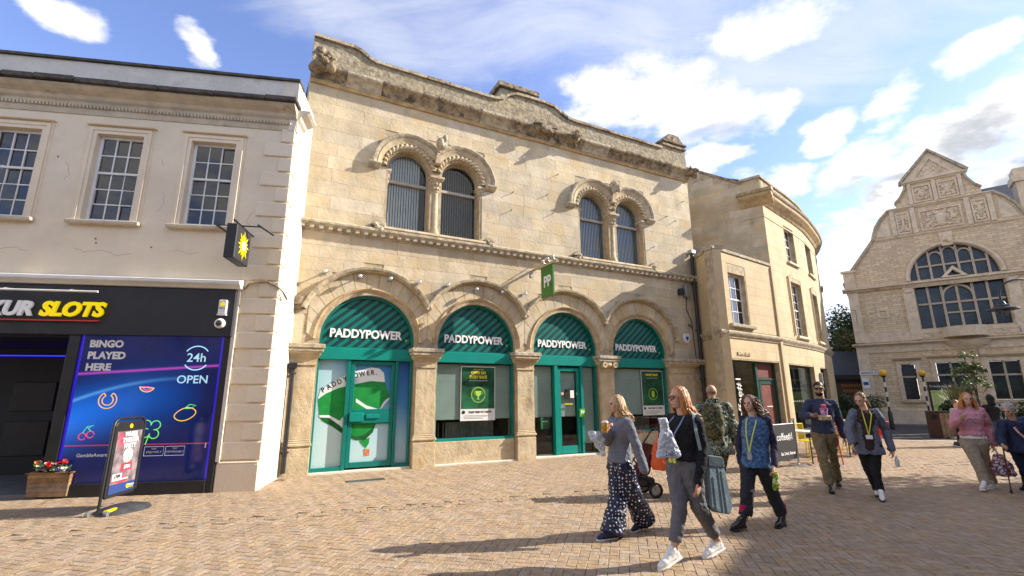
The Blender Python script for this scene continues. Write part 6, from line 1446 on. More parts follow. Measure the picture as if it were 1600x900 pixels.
PJ['camo']=(3.47,8.5,25,{'H':(0.021,0.02,1.656),'N':(0.01,0.0,1.515),'P':(0.003,0.0,0.676),'LS':(-0.221,0.04,1.385),'RS':(0.214,-0.04,1.395),'LE':(-0.293,0.05,1.052),'LW':(-0.251,0.1,0.815),'RE':(0.294,-0.05,1.055),'RW':(0.343,0.0,0.799),'LK':(-0.094,0.0,0.358),'LA':(-0.072,0.05,0.056),'LT':(-0.049,0.2,-0.012),'RK':(-0.002,-0.03,0.332),'RA':(-0.015,-0.1,0.082),'RT':(0.074,0.05,0.005)})
PJ['curly']=(3.11,6.45,222,{'H':(0.015,0.0,1.483),'N':(0.047,0.0,1.32),'P':(-0.002,0.0,0.701),'RS':(-0.037,0.1,1.275),'LS':(0.168,-0.11,1.276),'RE':(-0.12,0.12,0.981),'RW':(-0.151,0.08,0.723),'LE':(0.236,-0.08,0.974),'LW':(0.123,-0.22,0.738),'RK':(-0.179,-0.1,0.444),'RA':(-0.273,-0.15,0.109),'RT':(-0.482,-0.27,0.053),'LK':(0.168,0.0,0.424),'LA':(0.288,0.02,0.081),'LT':(0.125,-0.12,0.034)})
PJ['man']=(5.4,8.6,212,{'H':(0.021,0.0,1.691),'N':(0.039,0.0,1.514),'P':(0.002,0.0,0.898),'RS':(-0.148,0.06,1.448),'LS':(0.193,-0.06,1.448),'RE':(-0.328,0.0,1.232),'RW':(-0.315,-0.2,1.24),'LE':(0.304,0.0,1.121),'LW':(0.304,-0.06,0.89),'RK':(-0.1,-0.06,0.548),'RA':(-0.07,-0.08,0.121),'RT':(-0.162,-0.25,0.042),'LK':(0.145,0.1,0.538),'LA':(0.303,0.3,0.129),'LT':(0.228,0.15,0.081)})
PJ['pony']=(5.67,7.95,205,{'H':(-0.008,0.0,1.507),'N':(0.038,0.0,1.345),'P':(0.001,0.0,0.771),'RS':(-0.123,0.05,1.294),'LS':(0.17,-0.05,1.305),'RE':(-0.279,0.0,1.057),'RW':(-0.335,-0.12,0.852),'LE':(0.324,0.0,1.034),'LW':(0.302,-0.08,0.749),'RK':(0.02,0.1,0.401),'RA':(0.21,0.25,0.086),'RT':(0.097,0.12,0.053),'LK':(0.02,-0.04,0.412),'LA':(0.041,-0.05,0.122),'LT':(-0.057,-0.2,0.041)})
PJ['pink']=(8.11,8.75,215,{'H':(0.011,-0.03,1.498),'N':(0.048,0.0,1.331),'P':(-0.005,0.0,0.731),'RS':(-0.14,0.05,1.253),'LS':(0.185,-0.05,1.287),'RE':(-0.327,-0.02,1.048),'RW':(-0.343,-0.2,1.166),'LE':(0.32,0.0,1.021),'LW':(0.273,-0.05,0.734),'RK':(-0.083,-0.08,0.423),'RA':(-0.052,-0.12,0.098),'RT':(-0.292,-0.28,0.056),'LK':(0.171,0.08,0.422),'LA':(0.277,0.12,0.077),'LT':(0.095,-0.02,0.029)})
PJ['lady']=(8.67,8.5,225,{'H':(-0.163,-0.08,1.326),'N':(-0.037,0.0,1.142),'P':(0.022,0.02,0.666),'RS':(-0.177,0.05,1.087),'LS':(0.098,-0.05,1.143),'RE':(-0.325,0.0,0.858),'RW':(-0.493,-0.18,0.771),'LE':(0.229,0.0,0.792),'LW':(0.028,-0.1,0.546),'RK':(0.002,0.05,0.322),'RA':(0.151,0.2,0.02),'RT':(-0.053,0.1,0.019),'LK':(0.026,-0.05,0.326),'LA':(0.074,-0.05,0.005),'LT':(-0.163,-0.15,-0.005)})
PJ['hood']=(15.09,15.4,20,{'H':(-0.017,0.0,1.435),'N':(0.007,0.0,1.278),'P':(-0.003,0.0,0.715),'LS':(-0.256,0.0,1.182),'RS':(0.231,0.0,1.199),'LE':(-0.302,0.05,0.947),'LW':(-0.217,0.1,0.75),'RE':(0.252,0.0,0.945),'RW':(0.247,0.05,0.711),'LK':(-0.083,0.0,0.37),'LA':(-0.144,0.0,0.105),'LT':(-0.032,0.15,0.033),'RK':(0.076,0.0,0.37),'RA':(0.123,0.05,0.099),'RT':(0.277,0.2,0.027)})
PJ['grey']=(13.95,15.4,150,{'H':(0.004,0.0,1.304),'N':(-0.005,0.0,1.167),'P':(0.003,0.0,0.644),'LS':(0.007,-0.1,1.092),'RS':(-0.053,0.1,1.087),'LE':(0.026,-0.1,0.899),'LW':(-0.016,-0.2,0.77),'RE':(-0.114,0.1,0.892),'RW':(-0.201,-0.05,0.744),'LK':(-0.094,-0.1,0.346),'LA':(-0.135,-0.1,0.064),'LT':(-0.115,-0.15,0.013),'RK':(0.011,0.1,0.35),'RA':(-0.005,0.15,0.059),'RT':(0.021,0.1,0.025)})
# ================================================================== BUILDINGS ACROSS THE STREET (behind the camera; seen in reflections, cast the shade)
def opposite(name,label,loc,rz,w,h,dp,col,n,fl):
    t=thing(name,label,'building',loc,rz); m_=mat('opp_'+label[:14],col,.85,.1,2,.3,30)
    hol=[]
    for f_ in range(fl):
        for i in range(n):
            x=w*(i+.5)/n; z0=.3 if f_==0 else 3.9+3*(f_-1); q=(1.5 if f_==0 else .5); hol.append((x-q*w/n/3.2,x+q*w/n/3.2,z0,z0+(2.4 if f_==0 else 1.7)))
    MB().prism([(0,-.1),(w,-.1),(w,h),(0,h)],0,.4,[[(a,c_),(a,d_),(b_,d_),(b_,c_)] for a,b_,c_,d_ in hol]).build('wall',m_,t)
    MB().box(.1,w-.1,.4,dp,-.1,h-.2).build('body',MAT['dark_inside'],t); MB().box(-.15,w+.15,-.2,.5,h,h+.25).build('parapet_coping',MAT['stone_weathered'],t); MB().box(0,w,-.12,.0,3.3,3.55).build('string_course',MAT['stone_weathered'],t)
    for a,b_,c_,d_ in hol: f=MB().prism([(a,c_),(a,d_),(b_,d_),(b_,c_)],.2,.26,[[(a+.07,c_+.07),(a+.07,d_-.07),(b_-.07,d_-.07),(b_-.07,c_+.07)]]).build('window',MAT['sash_white'],t); MB().box(a+.07,b_-.07,.23,.24,c_+.07,d_-.07).build('pane',MAT['glass_dark'],f)
opposite('terrace_building','pale rendered two storey shop terrace across the street, reflected in the panes',(9,-9,0),180,34,7.6,9,(.5,.45,.38),11,2)
opposite('brick_building','three storey stone building at the right that throws the foreground shade',(19.3,11.0,0),233,22,8.0,8,(.42,.33,.22),7,2)
opposite('reflection_terrace','long two storey terrace closing the square beyond the right edge',(40,33,0),-90,30,7.0,8,(.46,.38,.28),9,2)  # terrace put in to fill the reflections in the cafe windows
t=bpy.data.objects['brick_building']
for x in (1.2,4.6): MB().box(x,x+.9,.8,1.7,7.7,9.4).build('chimney_stack',MAT['stone_weathered'],t)  # chimneys added to break up the shadow cast by the roofline
# ================================================================== STREET FURNITURE
def beacon(loc,h,lab):
    t=thing('belisha_beacon',lab,'crossing beacon',loc,0,'crossing beacons before the gabled hall'); n=7; z0=.45
    MB().lathe((0,0,0),[(.09,0),(.09,.75),(.045,.85)],14).build('base_sleeve',MAT['paint_black'],t,True)
    for i in range(n): a=.8+(h-1.15)*i/n; MB().lathe((0,0,0),[(.04,a),(.04,a+(h-1.15)/n)],12).build('band',MAT['paint_white'] if i%2 else MAT['paint_black'],t)
    MB().lathe((0,0,0),[(.04,h-.36),(.09,h-.33),(.1,h-.28),(.03,h-.26)],12).build('globe_collar',MAT['paint_black'],t,True)
    MB().ball((0,0,h-.15),.16,18,12).build('globe',mat('beacon_amber',(.8,.48,.02),.3,.1,4,0,spec=.6),t,True)
beacon((17.56,22.85,0),2.72,'left crossing beacon with yellow globe on black and white pole'); beacon((20.36,23.98,0),2.75,'right crossing beacon with yellow globe behind the brown litter bin')
t=bpy.data.objects['belisha_beacon.001']; MB().box(.1,.35,-.02,.0,1.75,1.9).build('small_sign',MAT['paint_black'],t)
t=thing('map_totem','tall black information panel with a yellow green map','information panel',(19.7,22.3,0),-35)
MB().box(-.48,.48,-.08,.08,0,2.15).build('panel_case',MAT['paint_black'],t,bevel=.02); mp=pattern('map_print',(.4,.5,.2),ramps([(0,(.35,.5,.12)),(.45,(.5,.6,.2)),(.55,(.6,.66,.35)),(.62,(.3,.42,.12))],5,4,1),.3)
MB().box(-.41,.41,-.09,-.08,.62,1.75).build('map_poster',mp,t); text('Trowbridge','lettering',MAT['white_letter'],t,(-.12,-.085,1.93),.13,ext=.001); MB().lathe((.3,-.083,1.93),[(0,-.003),(.06,-.003),(.06,.003)],12,'y').build('round_mark',MAT['paint_white'],t)
t=thing('litter_bin','brown metal litter bin with a slatted timber side','litter bin',(15.9,18.4,0),-30)
MB().box(-.36,.0,-.28,.28,0,1.0).build('metal_body',mat('bin_brown',(.06,.022,.015),.5,.2,9,.1,60),t,bevel=.01); MB().box(-.27,-.08,-.29,-.27,.72,.88).build('slot',MAT['dark_inside'],t); MB().box(-.38,.38,-.3,.3,.98,1.02).build('lid',MAT['paint_black'],t,bevel=.01); t.scale=(.85,.85,.95)
for k in range(7): MB().box(.02+k*.05,.062+k*.05,-.27,-.24,.05,.96).build('slat',MAT['wood_planter'],t)
MB().box(.0,.37,-.24,.27,.03,.97).build('core',MAT['paint_black'],t)
t=thing('bench','low curved dark bench with pale slab seat beside the litter bin','bench',(16.9,18.0,0),-25)
MB().box(-.45,1.3,-.22,.22,.42,.47).build('seat',MAT['stone_dressing'],t,bevel=.01); MB().box(-.4,1.25,-.2,.2,.34,.42).build('seat_frame',MAT['paint_black'],t); 
for x in (-.3,1.05): MB().box(x,x+.1,-.18,.18,0,.34).build('leg',MAT['steel_dull'],t)
t=thing('timber_planter','square timber street planter with a small leafy shrub behind the bench','planter',(17.6,19.6,0),-25)
for k in range(9): MB().box(-.45+k*.1,-.358+k*.1,-.45,-.42,0,.8).build('slat',MAT['wood_planter'],t)
MB().box(-.44,.44,-.42,.42,0,.74).build('box_core',MAT['wood_planter'],t)
# foliage builder: many small leaf faces in clumps
def leafmat(name,c1,c2): return mat(name,c1,.6,.35,1.2,0,rand=.3,alt=c2,spec=.3)
LF=leafmat('leaf_dark',(.035,.07,.015),(.07,.09,.02)); LB=leafmat('leaf_autumn',(.10,.10,.02),(.16,.11,.025)); LG=leafmat('leaf_light',(.12,.18,.05),(.16,.2,.06)); GRS=leafmat('grass_plume',(.28,.27,.13),(.2,.22,.08))
def leaves(name,mt,par,clumps,n,size,seed=1,flat=.6):
    r=random.Random(seed); V=[];Fc=[]
    tot=sum(c[3] for c in clumps)
    for c in clumps:
        for k in range(int(n*c[3]/tot)):
            d=V3((r.gauss(0,1),r.gauss(0,1),r.gauss(0,1))).normalized()*(r.random()**.45); p=V3((c[0]+d.x*c[3],c[1]+d.y*c[3],c[2]+d.z*c[3]*c[4] if len(c)>4 else c[2]+d.z*c[3]*.8))
            a=V3((r.gauss(0,1),r.gauss(0,1),r.gauss(0,.6))).normalized(); b=a.cross(V3((r.gauss(0,1),r.gauss(0,1),r.gauss(0,1)))).normalized(); s=size*r.uniform(.6,1.3); i=len(V)
            V+=[p-a*s,p+b*s*.45,p+a*s,p-b*s*.45]; Fc.append((i,i+1,i+2,i+3))
    m=MB(); m.v=[tuple(v) for v in V]; m.f=Fc; m.m=[0]*len(Fc); return m.build(name,mt,par,fix=False)
def tree(name,lab,loc,h,r,n,mt,sz,seed,cz=.6,trunk=.25,cat='tree',nc=26):
    t=thing(name,lab,cat,loc); q=random.Random(seed); m=MB(); m.tube([(0,0,0),(.05*h*.1,0,h*.25),(0,0,h*.5),(.02*h,0,h*.8)],[trunk,trunk*.8,trunk*.55,trunk*.2],10); cl_=[]
    for k in range(nc):
        a=q.uniform(0,2*PI); e=q.uniform(-.7,1.2); rr_=r*q.uniform(.35,.95); c=(rr_*cos(a)*cos(e),rr_*sin(a)*cos(e),h*cz+rr_*sin(e)*(h*(1-cz)/r)*.95,r*q.uniform(.2,.42)); cl_.append(c)
        if k<12: m.tube([(0,0,h*q.uniform(.2,.5)),(c[0]*.5,c[1]*.5,c[2]*.85),(c[0],c[1],c[2])],[trunk*.35,trunk*.2,.02],6)
    m.build('trunk',mat('bark',(.09,.065,.045),.9,.3,6,.5,30),t,True); leaves('crown',mt,t,cl_,n,sz,seed); return t
tree('broadleaf_tree','dark broadleaf tree rising in the gap between shop and gabled hall',(28.3,40.5,0),8.9,3.4,8000,LF,.14,3)
tree('broadleaf_tree','lower yellowing tree behind the slate roofed house',(26.8,37.5,0),7.2,2.6,5000,LB,.12,5)
tree('broadleaf_tree','far green tree at the left of the gap beyond the slate roof',(27.2,43,0),8.4,3.0,6000,LF,.14,9)
tree('dapple_tree','unseen tree added just beyond the right edge to dapple the paving',(14.2,9.9,0),6.2,1.7,2600,LG,.09,21,.66,.08,nc=24)  # tree added out of view to soften the edge of the shade
t=thing('hedge','rounded green bush behind the ponytailed woman','bush',(18.5,26.6,0)); leaves('foliage',leafmat('leaf_hedge',(.05,.09,.02),(.08,.12,.03)),t,[(random.Random(k).uniform(-1.3,1.3),random.Random(k+50).uniform(-.6,.6),random.Random(k+90).uniform(.4,1.3),.55) for k in range(16)],6500,.06,4); MB().tube([(0,0,0),(0,0,1)],[.06,.03]).build('stem',MAT['bark'],t)
t=tree('slender_tree','slender young tree with pale sparse leaves before the hall windows',(18.9,19.8,0),3.35,.65,800,LG,.07,11,.66,.035,nc=30)
t=thing('ornamental_grass','feathery clump of pale ornamental grass left of the slender tree','plant',(18.1,19.9,.0)); r=random.Random(6); m=MB()
for k in range(420):
    a=r.uniform(0,2*PI); l=r.uniform(.8,1.9); o_=r.uniform(.1,.7); p=[V3((0,0,.5))+V3((cos(a)*o_*f_**1.5,sin(a)*o_*f_**1.5,l*f_*(1-.18*f_))) for f_ in (0,.35,.7,1)]; w=V3((-sin(a),cos(a),0))*.009
    for i in range(3): q0,q1=p[i],p[i+1]; m.add([q0-w,q0+w,q1+w*(1-.3*i),q1-w*(1-.3*i)],[(0,1,2,3)])
m.build('blades',GRS,t,fix=False); MB().lathe((0,0,0),[(.45,0),(.5,.5),(.4,.5)],16).build('pot',MAT['steel_dull'],t)
t=thing('shrub','dark leafy shrub at the right edge under the hall window','bush',(20.9,19.6,0)); t.scale=(.8,.8,.75); leaves('foliage',LF,t,[(random.Random(k).uniform(-1.2,1.3),random.Random(k+5).uniform(-.4,.4),random.Random(k+9).uniform(.4,1.5),.5) for k in range(14)],4200,.07,8)
t=thing('shrub','small spiky shrub in the timber planter in front of the map panel','bush',(17.6,19.6,.78)); leaves('foliage',LF,t,[(0,0,.3,.4),(.2,0,.2,.3),(-.2,0,.2,.3)],900,.07,8)
# lamp on a swan neck arm at the right edge
t=thing('street_lamp','black swan neck street lamp reaching in at the right edge','street lamp',(18.9,16.4,0))
MB().tube([(0,0,0),(0,0,5.0)],[.09,.06],12).build('post',MAT['paint_black'],t,True); MB().tube([(0,0,4.9)]+[(-.85+.85*cos(a),0,5.0+.55*sin(a)) for a in [k*PI/10 for k in range(11)]]+[(-1.7,0,4.75)],.035,8).build('arm',MAT['paint_black'],t,True)
MB().lathe((-1.7,0,4.55),[(.0,.22),(.08,.2),(.12,.1),(.22,.06),(.24,.0),(.42,-.06),(.43,-.1),(.2,-.09)],20).build('lamp_shade',MAT['paint_black'],t,True); MB().lathe((-1.7,0,4.55),[(.2,-.09),(.2,-.16),(.12,-.25),(0,-.28)],16).build('lamp_bowl',glass('bowl_glass',(.8,.8,.8)),t,True)
t=thing('finger_post','black finger signpost with dark pointing arms at the right edge','signpost',(22.3,19.8,0)); MB().tube([(0,0,0),(0,0,2.9)],.05).build('post',MAT['paint_black'],t); 
MB().prism([(-.9,-.09),(-1.05,0),(-.9,.09),(0,.09),(0,-.09)],-.02,.02).xf(Matrix.Translation((0,0,2.35))).build('pointing_arm',MAT['paint_black'],t); MB().prism([(-.5,-.09),(-.62,0),(-.5,.09),(0,.09),(0,-.09)],-.02,.02).xf(Matrix.Translation((0,0,1.95))).build('pointing_arm',MAT['paint_black'],t)
# cafe barrier, banner, tables and chairs
rz_=math.degrees(math.atan2(AD.y,AD.x))
bx=V3((6.60,11.60,0)); bl=bx-V3((AD.x,AD.y,0))*1.55
t=thing('cafe_barrier','black cafe barrier banner with white lettering on chrome posts','barrier',(bl.x,bl.y,0),rz_)
for x in (0,1.55):
    p=MB().lathe((x,0,0),[(.2,0),(.2,.012),(.16,.03),(.03,.045),(.025,.06),(.025,1.0),(.035,1.01),(.03,1.05),(0,1.06)],20).build('post',MAT['steel'],t,True)
b=MB().box(.04,1.51,-.01,.01,.16,.93).build('banner',mat('banner_black',(.012,.012,.012),.7,.1,5,.1,40),t)
text('coffee#1','lettering',MAT['white_letter'],b,(1.02,-.014,.66),.22,ext=.001,bold=.002); text('Eat. Drink. Retreat','lettering',MAT['white_letter'],b,(1.1,-.014,.30),.09,ext=.001,bold=.002)
MB().tube([(.03,0,.94),(1.52,0,.94)],.012).build('top_rail',MAT['steel'],t)
CHY=MAT['yellow']; CHR=MAT['red']
def chair(lab,loc,rz,mt):
    t=thing('cafe_chair',lab,'chair',loc,rz,'metal cafe chairs outside the coffee shop')
    for sx_ in (-1,1):
        MB().tube([(sx_*.2,-.2,0),(sx_*.19,-.19,.45)],.014,8).build('leg',mt,t); MB().tube([(sx_*.21,.25,0),(sx_*.19,.19,.45),(sx_*.19,.24,.85)],.014,8).build('leg',mt,t)
    for k in range(7): MB().box(-.2,.2,-.2+k*.058,-.16+k*.058,.44,.455).build('seat_slat',mt,t)
    m=MB()
    for k in range(9): x=-.16+k*.04; m.tube([(x,.2,.48),(x,.24,.84)],.007,6)
    m.build('back_bars',mt,t); MB().tube([(-.19,.24,.85),(.19,.24,.85)],.014,8).build('back_rail',mt,t)
    return t
def ctable(lab,loc,mt=MAT['paint_white']):
    t=thing('cafe_table',lab,'table',loc,rz_,'small cafe tables outside the coffee shop'); MB().box(-.33,.33,-.33,.33,.70,.73).build('tabletop',mt,t,bevel=.01)
    for x,y in ((-.28,-.28),(.28,-.28),(.28,.28),(-.28,.28)): MB().tube([(x,y,0),(x,y,.7)],.016,8).build('leg',MAT['paint_black'],t)
ctable('white cafe table beside the chrome barrier post',(7.15,12.25,0)); ctable('farther white cafe table behind the bearded man',(8.9,13.5,0))
chair('yellow cafe chair nearest the chrome barrier post',(7.55,12.75,0),20,CHY); chair('red cafe chair in front of the nearest yellow chair',(7.55,11.95,0),160,CHR)
chair('yellow cafe chair behind the bearded man',(9.2,13.9,0),-10,CHY); chair('red cafe chair seen between the bearded man and ponytailed woman',(9.5,13.35,0),120,CHR)
chair('farthest yellow cafe chair near the rounded shop front',(9.9,14.4,0),30,CHY); chair('farthest red cafe chair near the rounded shop front',(10.2,13.9,0),200,CHR)
t=thing('orange_jacket','orange and red coat hung over a farther cafe chair','clothing',(9.15,13.95,.8)); m=MB(); m.ball((0,0,.05),(.2,.1,.2)); m.ball((.05,0,-.15),(.22,.1,.2)); skin_=m.build('cloth',mat('cloth_orange',(.6,.14,.02),.8,.3,9,.2),t,True)
# pushchair with orange bag
t=thing('pushchair','dark pushchair with black wheels half hidden behind the blonde woman','pushchair',(2.12,8.3,0),10)
for x,y in ((-.28,-.22),(.12,-.22),(-.28,.22),(.12,.22)):
    w=MB().lathe((x,y,.12),[(.085,-.02),(.115,-.022),(.12,0),(.115,.022),(.085,.02)],22,'y').build('wheel',MAT['black_rubber'],t,True); MB().lathe((x,y,.12),[(0,-.012),(.075,-.012),(.08,0),(.075,.012),(0,.012)],16,'y').build('hub',MAT['steel_dull'],w,True)
for y in (-.22,.22): MB().tube([(-.28,y,.12),(-.1,y,.45),(.2,y,.85),(.32,y,1.0)],.014,8).tube([(.12,y,.12),(-.1,y,.45),(-.25,y,.62)],.014,8).build('frame_side',MAT['paint_black'],t,True)
MB().tube([(.32,-.22,1.0),(.36,-.2,1.03),(.36,.2,1.03),(.32,.22,1.0)],.018,8).build('handle',MAT['black_rubber'],t,True)
MB().prism([(-.35,.32),(.05,.34),(.2,.8),(.12,.82),(-.02,.46),(-.35,.42)],-.19,.19).build('seat',mat('pram_maroon',(.10,.015,.02),.8,.2,9,.2),t,bevel=.03); MB().lathe((.05,0,.72),[(.30,-.18),(.31,0),(.30,.18)],14,'y',60,190).build('hood',MAT['pram_maroon'],t,True); MB().box(-.2,.15,-.18,.18,.16,.3).build('basket',MAT['paint_black'],t,bevel=.03)
# ---- blonde woman with cup
t,J,F,L,hp=person('blonde','blonde woman in grey zip sweatshirt and navy polka dot wide trousers holding a cup',k=.95,haz=255,
 top=dict(m=cl('cloth_grey_sweat',(.17,.18,.22)),g=.03,hem=.02,name='sweatshirt',rib=1,sr=(.068,.064,.06,.05),colr=.02,col=.0,cuff=1.0),
 bot=dict(m=POL,r=(.115,.11,.115,.13,.15),cut=1.0,fold=.05,name='wide_trousers'),shoe=dict(m=NSH,lace=MAT['paint_white']),
 hairf=hair(BLOND,.20,110,.014,(.07,.02,.03),seed=4,spread=1.25),curl=(.5,1.1),handn=(None,(.5,-.8,.2)),nohands='L')
m=MB(); loft(m,[(J['N']+F*.045+V3((0,0,-.12)),.015,.012),(J['N']+F*.05+V3((0,0,-.03)),.05,.02),(J['N']+F*.03+V3((0,0,.0)),.05,.03)],L,F); m.build('white_collar',MAT['paint_white'],t,True)
ox,oy=PJ['blonde'][:2]; W_=J['RW']
c=thing('coffee_cup','small amber drink cup in the hand of the blonde woman','cup',(ox+W_.x-.05,oy+W_.y-.1,W_.z-.02)); MB().lathe((0,0,0),[(0,-.005),(.03,0),(.038,.11),(.036,.11)],16).build('cup',mat('cup_amber',(.5,.26,.05),.4,.3,30,0),c,True); MB().lathe((0,0,0),[(.04,.108),(.04,.118),(.03,.13),(0,.13)],16).build('lid',MAT['paint_white'],c,True)
c=thing('paper_bag','crumpled white and grey paper bag tucked against the blonde woman\'s arm','bag',(ox+W_.x-.13,oy+W_.y+.0,W_.z-.09))
m=MB(); loft(m,[((.06,0,-.2),.02,.012),((.03,0,-.1),.05,.03),((-.01,0,.02),.085,.04),((-.04,0,.08),.07,.012)],V3((1,0,0)),V3((0,1,0))); skin(m,'crumpled_paper',mat('paper_crumpled',(.55,.57,.6),.7,.2,14,.4,40),c,.008,1,.05,.06,.03)
# ---- ginger woman in black
t,J,F,L,hp=person('ginger','ginger woman with glasses in black jumper and cropped grey trousers eating from a bag',k=1.0,haz=250,
 top=dict(m=cl('cloth_black_knit',(.012,.012,.014),.9),g=.03,hem=.06,name='jumper',sr=(.066,.062,.055,.045),colr=.012,cuff=1.0,fold=.03),
 bot=dict(m=cl('cloth_grey_check',(.13,.13,.14)),r=(.112,.095,.078,.068,.062),cut=.8,fold=.03),shoe=dict(m=WSH,lace=MAT['paint_white']),
 hairf=hair(GING,.26,120,.008,(.10,.03,.02),seed=8,spread=1.1),curl=(.6,1.2),handn=(None,(.2,-.6,.5)))
m=MB()
for s_ in (1,-1): m.arc(0,0,[(.024,-.002),(.027,-.002),(.027,.002),(.024,.002)],0,352,16); 
g=MB()
for s_ in (1,-1):
    ring=[hp(.098,s_*.033+.026*cos(a),.008+.021*sin(a)) for a in [k_*PI/7 for k_ in range(15)]]; g.tube(ring,.0028,5)
    g.tube([hp(.098,s_*.06,.01),hp(.0,s_*.08,.008)],.0025,5)
g.tube([hp(.1,-.008,.01),hp(.1,.008,.01)],.0025,5); g.build('glasses',mat('glasses_brown',(.08,.03,.015),.3,0,bump=0),t,True)
NN=J['N']; bot_=J['P']+V3((0,0,.21))+L*.03
for s_ in (1,-1): ribbon('lanyard',LAN2,t,[NN+L*s_*.06+F*.06,NN+L*s_*.075+F*.155+V3((0,0,-.08)),NN.lerp(bot_,.5)+L*s_*.045+F*.195,bot_+F*.19],.018,nrm=-F)
for s_ in (1,-1): pass
m=MB(); q=bot_+F*.195; m.ball(q+V3((0,0,-.03)),(.02,.02,.03)); 
for s_ in (-.025,.025): m.add([q+L*(s_-.02)+V3((0,0,-.04)),q+L*(s_+.02)+V3((0,0,-.04)),q+L*(s_+.02)+V3((0,0,-.12)),q+L*(s_-.02)+V3((0,0,-.12))],[(0,1,2,3)])
m.build('key_tags',LAN,t,fix=False)
ox,oy=PJ['ginger'][:2]; W_=J['RW']
c=thing('food_bag','clear white plastic food bag hanging from the ginger woman\'s raised hand','bag',(ox+W_.x-.02,oy+W_.y-.10,W_.z+.02)); m=MB()
loft(m,[((-.01,0,.10),.045,.03),((0,0,.05),.04,.03),((.01,0,-.02),.045,.03),((.02,0,-.12),.085,.035),((.03,0,-.25),.125,.03),((.03,0,-.27),.12,.02)],V3((1,0,0)),V3((0,1,0))); skin(m,'plastic_bag',mat('plastic_milky',(.52,.55,.62),.3,.15,20,.2,60,spec=.7),c,.008,2,.035,.07,.02)
text('Deli','lettering',mat('print_navy',(.03,.06,.25),.5,0,bump=0),c,(.02,-.07,-.23),.05,ext=.001)
c=thing('tote_bag','large grey blue tote bag hanging behind the ginger woman\'s shoulder','bag',(ox,oy,0)); B_=J['LS']; f2=L*-1
p0=V3((.33,.02,.70)); m=MB(); TX=Matrix(((.94,-.34,0,p0.x),(.34,.94,0,p0.y),(0,0,1,p0.z),(0,0,0,1)))
m.prism([(-.12,.30),(.08,.27),(.155,-.20),(.12,-.27),(-.06,-.24),(-.13,-.19)],-.045,.045).xf(TX); ob=m.build('bag_body',TOTE,c,bevel=.018)
m=MB(); m.prism([(-.125,.31),(.085,.28),(.10,.17),(-.125,.20)],-.052,.052).xf(TX); m.build('bag_top',mat('tote_dark',(.07,.10,.11),.8,.1,9,.3,150),c,bevel=.015)
m=MB()
for q in ((.02,-.25,.0,.2),(.07,-.25,.04,.15),(-.06,-.2,-.07,.1)): m.prism([(q[0]-.006,q[1]),(q[0]+.006,q[1]),(q[2]+.004,q[3]),(q[2]-.004,q[3])],-.05,.0)
m.xf(TX).build('bag_creases',TOTE,c)
ribbon('strap',TOTE,c,[B_+V3((.0,-.06,-.28)),B_+V3((-.03,-.07,-.1)),B_+V3((-.03,-.04,.06)),B_+V3((.03,.03,.06)),B_+V3((.1,.1,-.1)),p0+V3((0,.03,.28))],.035,.004,nrm=V3((.2,-1,0)).normalized())
# ---- man in camouflage coat, back turned
def bald(t,hp,Fh,Lh,Uh,k,J):
    m=MB(); b=MB(); b.ball((0,0,0),1,16,10); m.add([hp(-.015,0,-.0)+Fh*(x*.09*k)+Lh*(y*.078*k)+Uh*(z*.05*k) for x,y,z in b.v],b.f); skin(m,'cropped_hair',mat('hair_cropped',(.22,.16,.12),.8,.2,60,.2,90),t,.009,1)
t,J,F,L,hp=person('camo','balding man seen from behind in a leaf camouflage coat carrying a camouflage backpack',sk='tan',k=1.06,haz=60,
 top=dict(m=CAMO2,g=.075,hem=-.10,flare=.04,name='coat',sr=(.095,.088,.08,.07),fold=.06,fold2=.03,colr=.03,col=.03),
 bot=dict(m=CAMO,r=(.12,.1,.085,.08,.075),cut=.97),shoe=dict(m=BSH,sole=MAT['black_rubber']),hairf=bald,lips=0)
c=thing('backpack','green and brown camouflage backpack on the back of the man in the camo coat','backpack',(PJ['camo'][0],PJ['camo'][1],0)); m=MB(); q=J['P'].lerp(J['N'],.62)-F*.24
loft(m,[(q+V3((0,0,-.30)),.12,.08),(q+V3((0,0,-.2)),.16,.12),(q+V3((0,0,.05)),.165,.12),(q+V3((0,0,.22)),.13,.09),(q+V3((0,0,.27)),.08,.05)],L,F); m.ball(q-F*.1+V3((0,0,-.12)),(.1,.06,.09)); skin(m,'pack_body',CAMO,c,.012,2,.03,.08)
for s_ in (1,-1): ribbon('strap',CAMO,c,[q+V3((0,0,.2))+L*s_*.09,J['N']+L*s_*.1+V3((0,0,-.02)),J['N']+L*s_*.12+F*.12+V3((0,0,-.12))],.05,.006,nrm=-F)
# ---- curly haired woman
def curls(t,hp,Fh,Lh,Uh,k,J):
    r=random.Random(5); m=MB(); b=MB(); b.ball((0,0,0),1,18,12); m.add([hp(-.03,0,.025)+Fh*(x*.1*k)+Lh*(y*.09*k)+Uh*(z*.1*k) for x,y,z in b.v],b.f)
    for i in range(150):
        a=r.uniform(-2.2,2.2); e=r.uniform(0,1.4); s=hp(-.03-.1*cos(a)*cos(e),.09*sin(a)*cos(e),.025+.1*sin(e)); out=(Fh*-cos(a)+Lh*sin(a)); l=r.uniform(.22,.34); ph=r.uniform(0,6); pts=[s]
        for j in range(1,15):
            f_=j/14; w=.016; pts.append(s+out*(.05*math.sin(f_*1.5)+.01)+V3((.10,.02,0))*f_**1.5+V3((0,0,-l*f_))+Lh*(w*sin(ph+f_*22))+Fh*(w*cos(ph+f_*22)))
        m.tube(pts,.0065,4)
    m.build('curly_hair',BROWN,t,True)
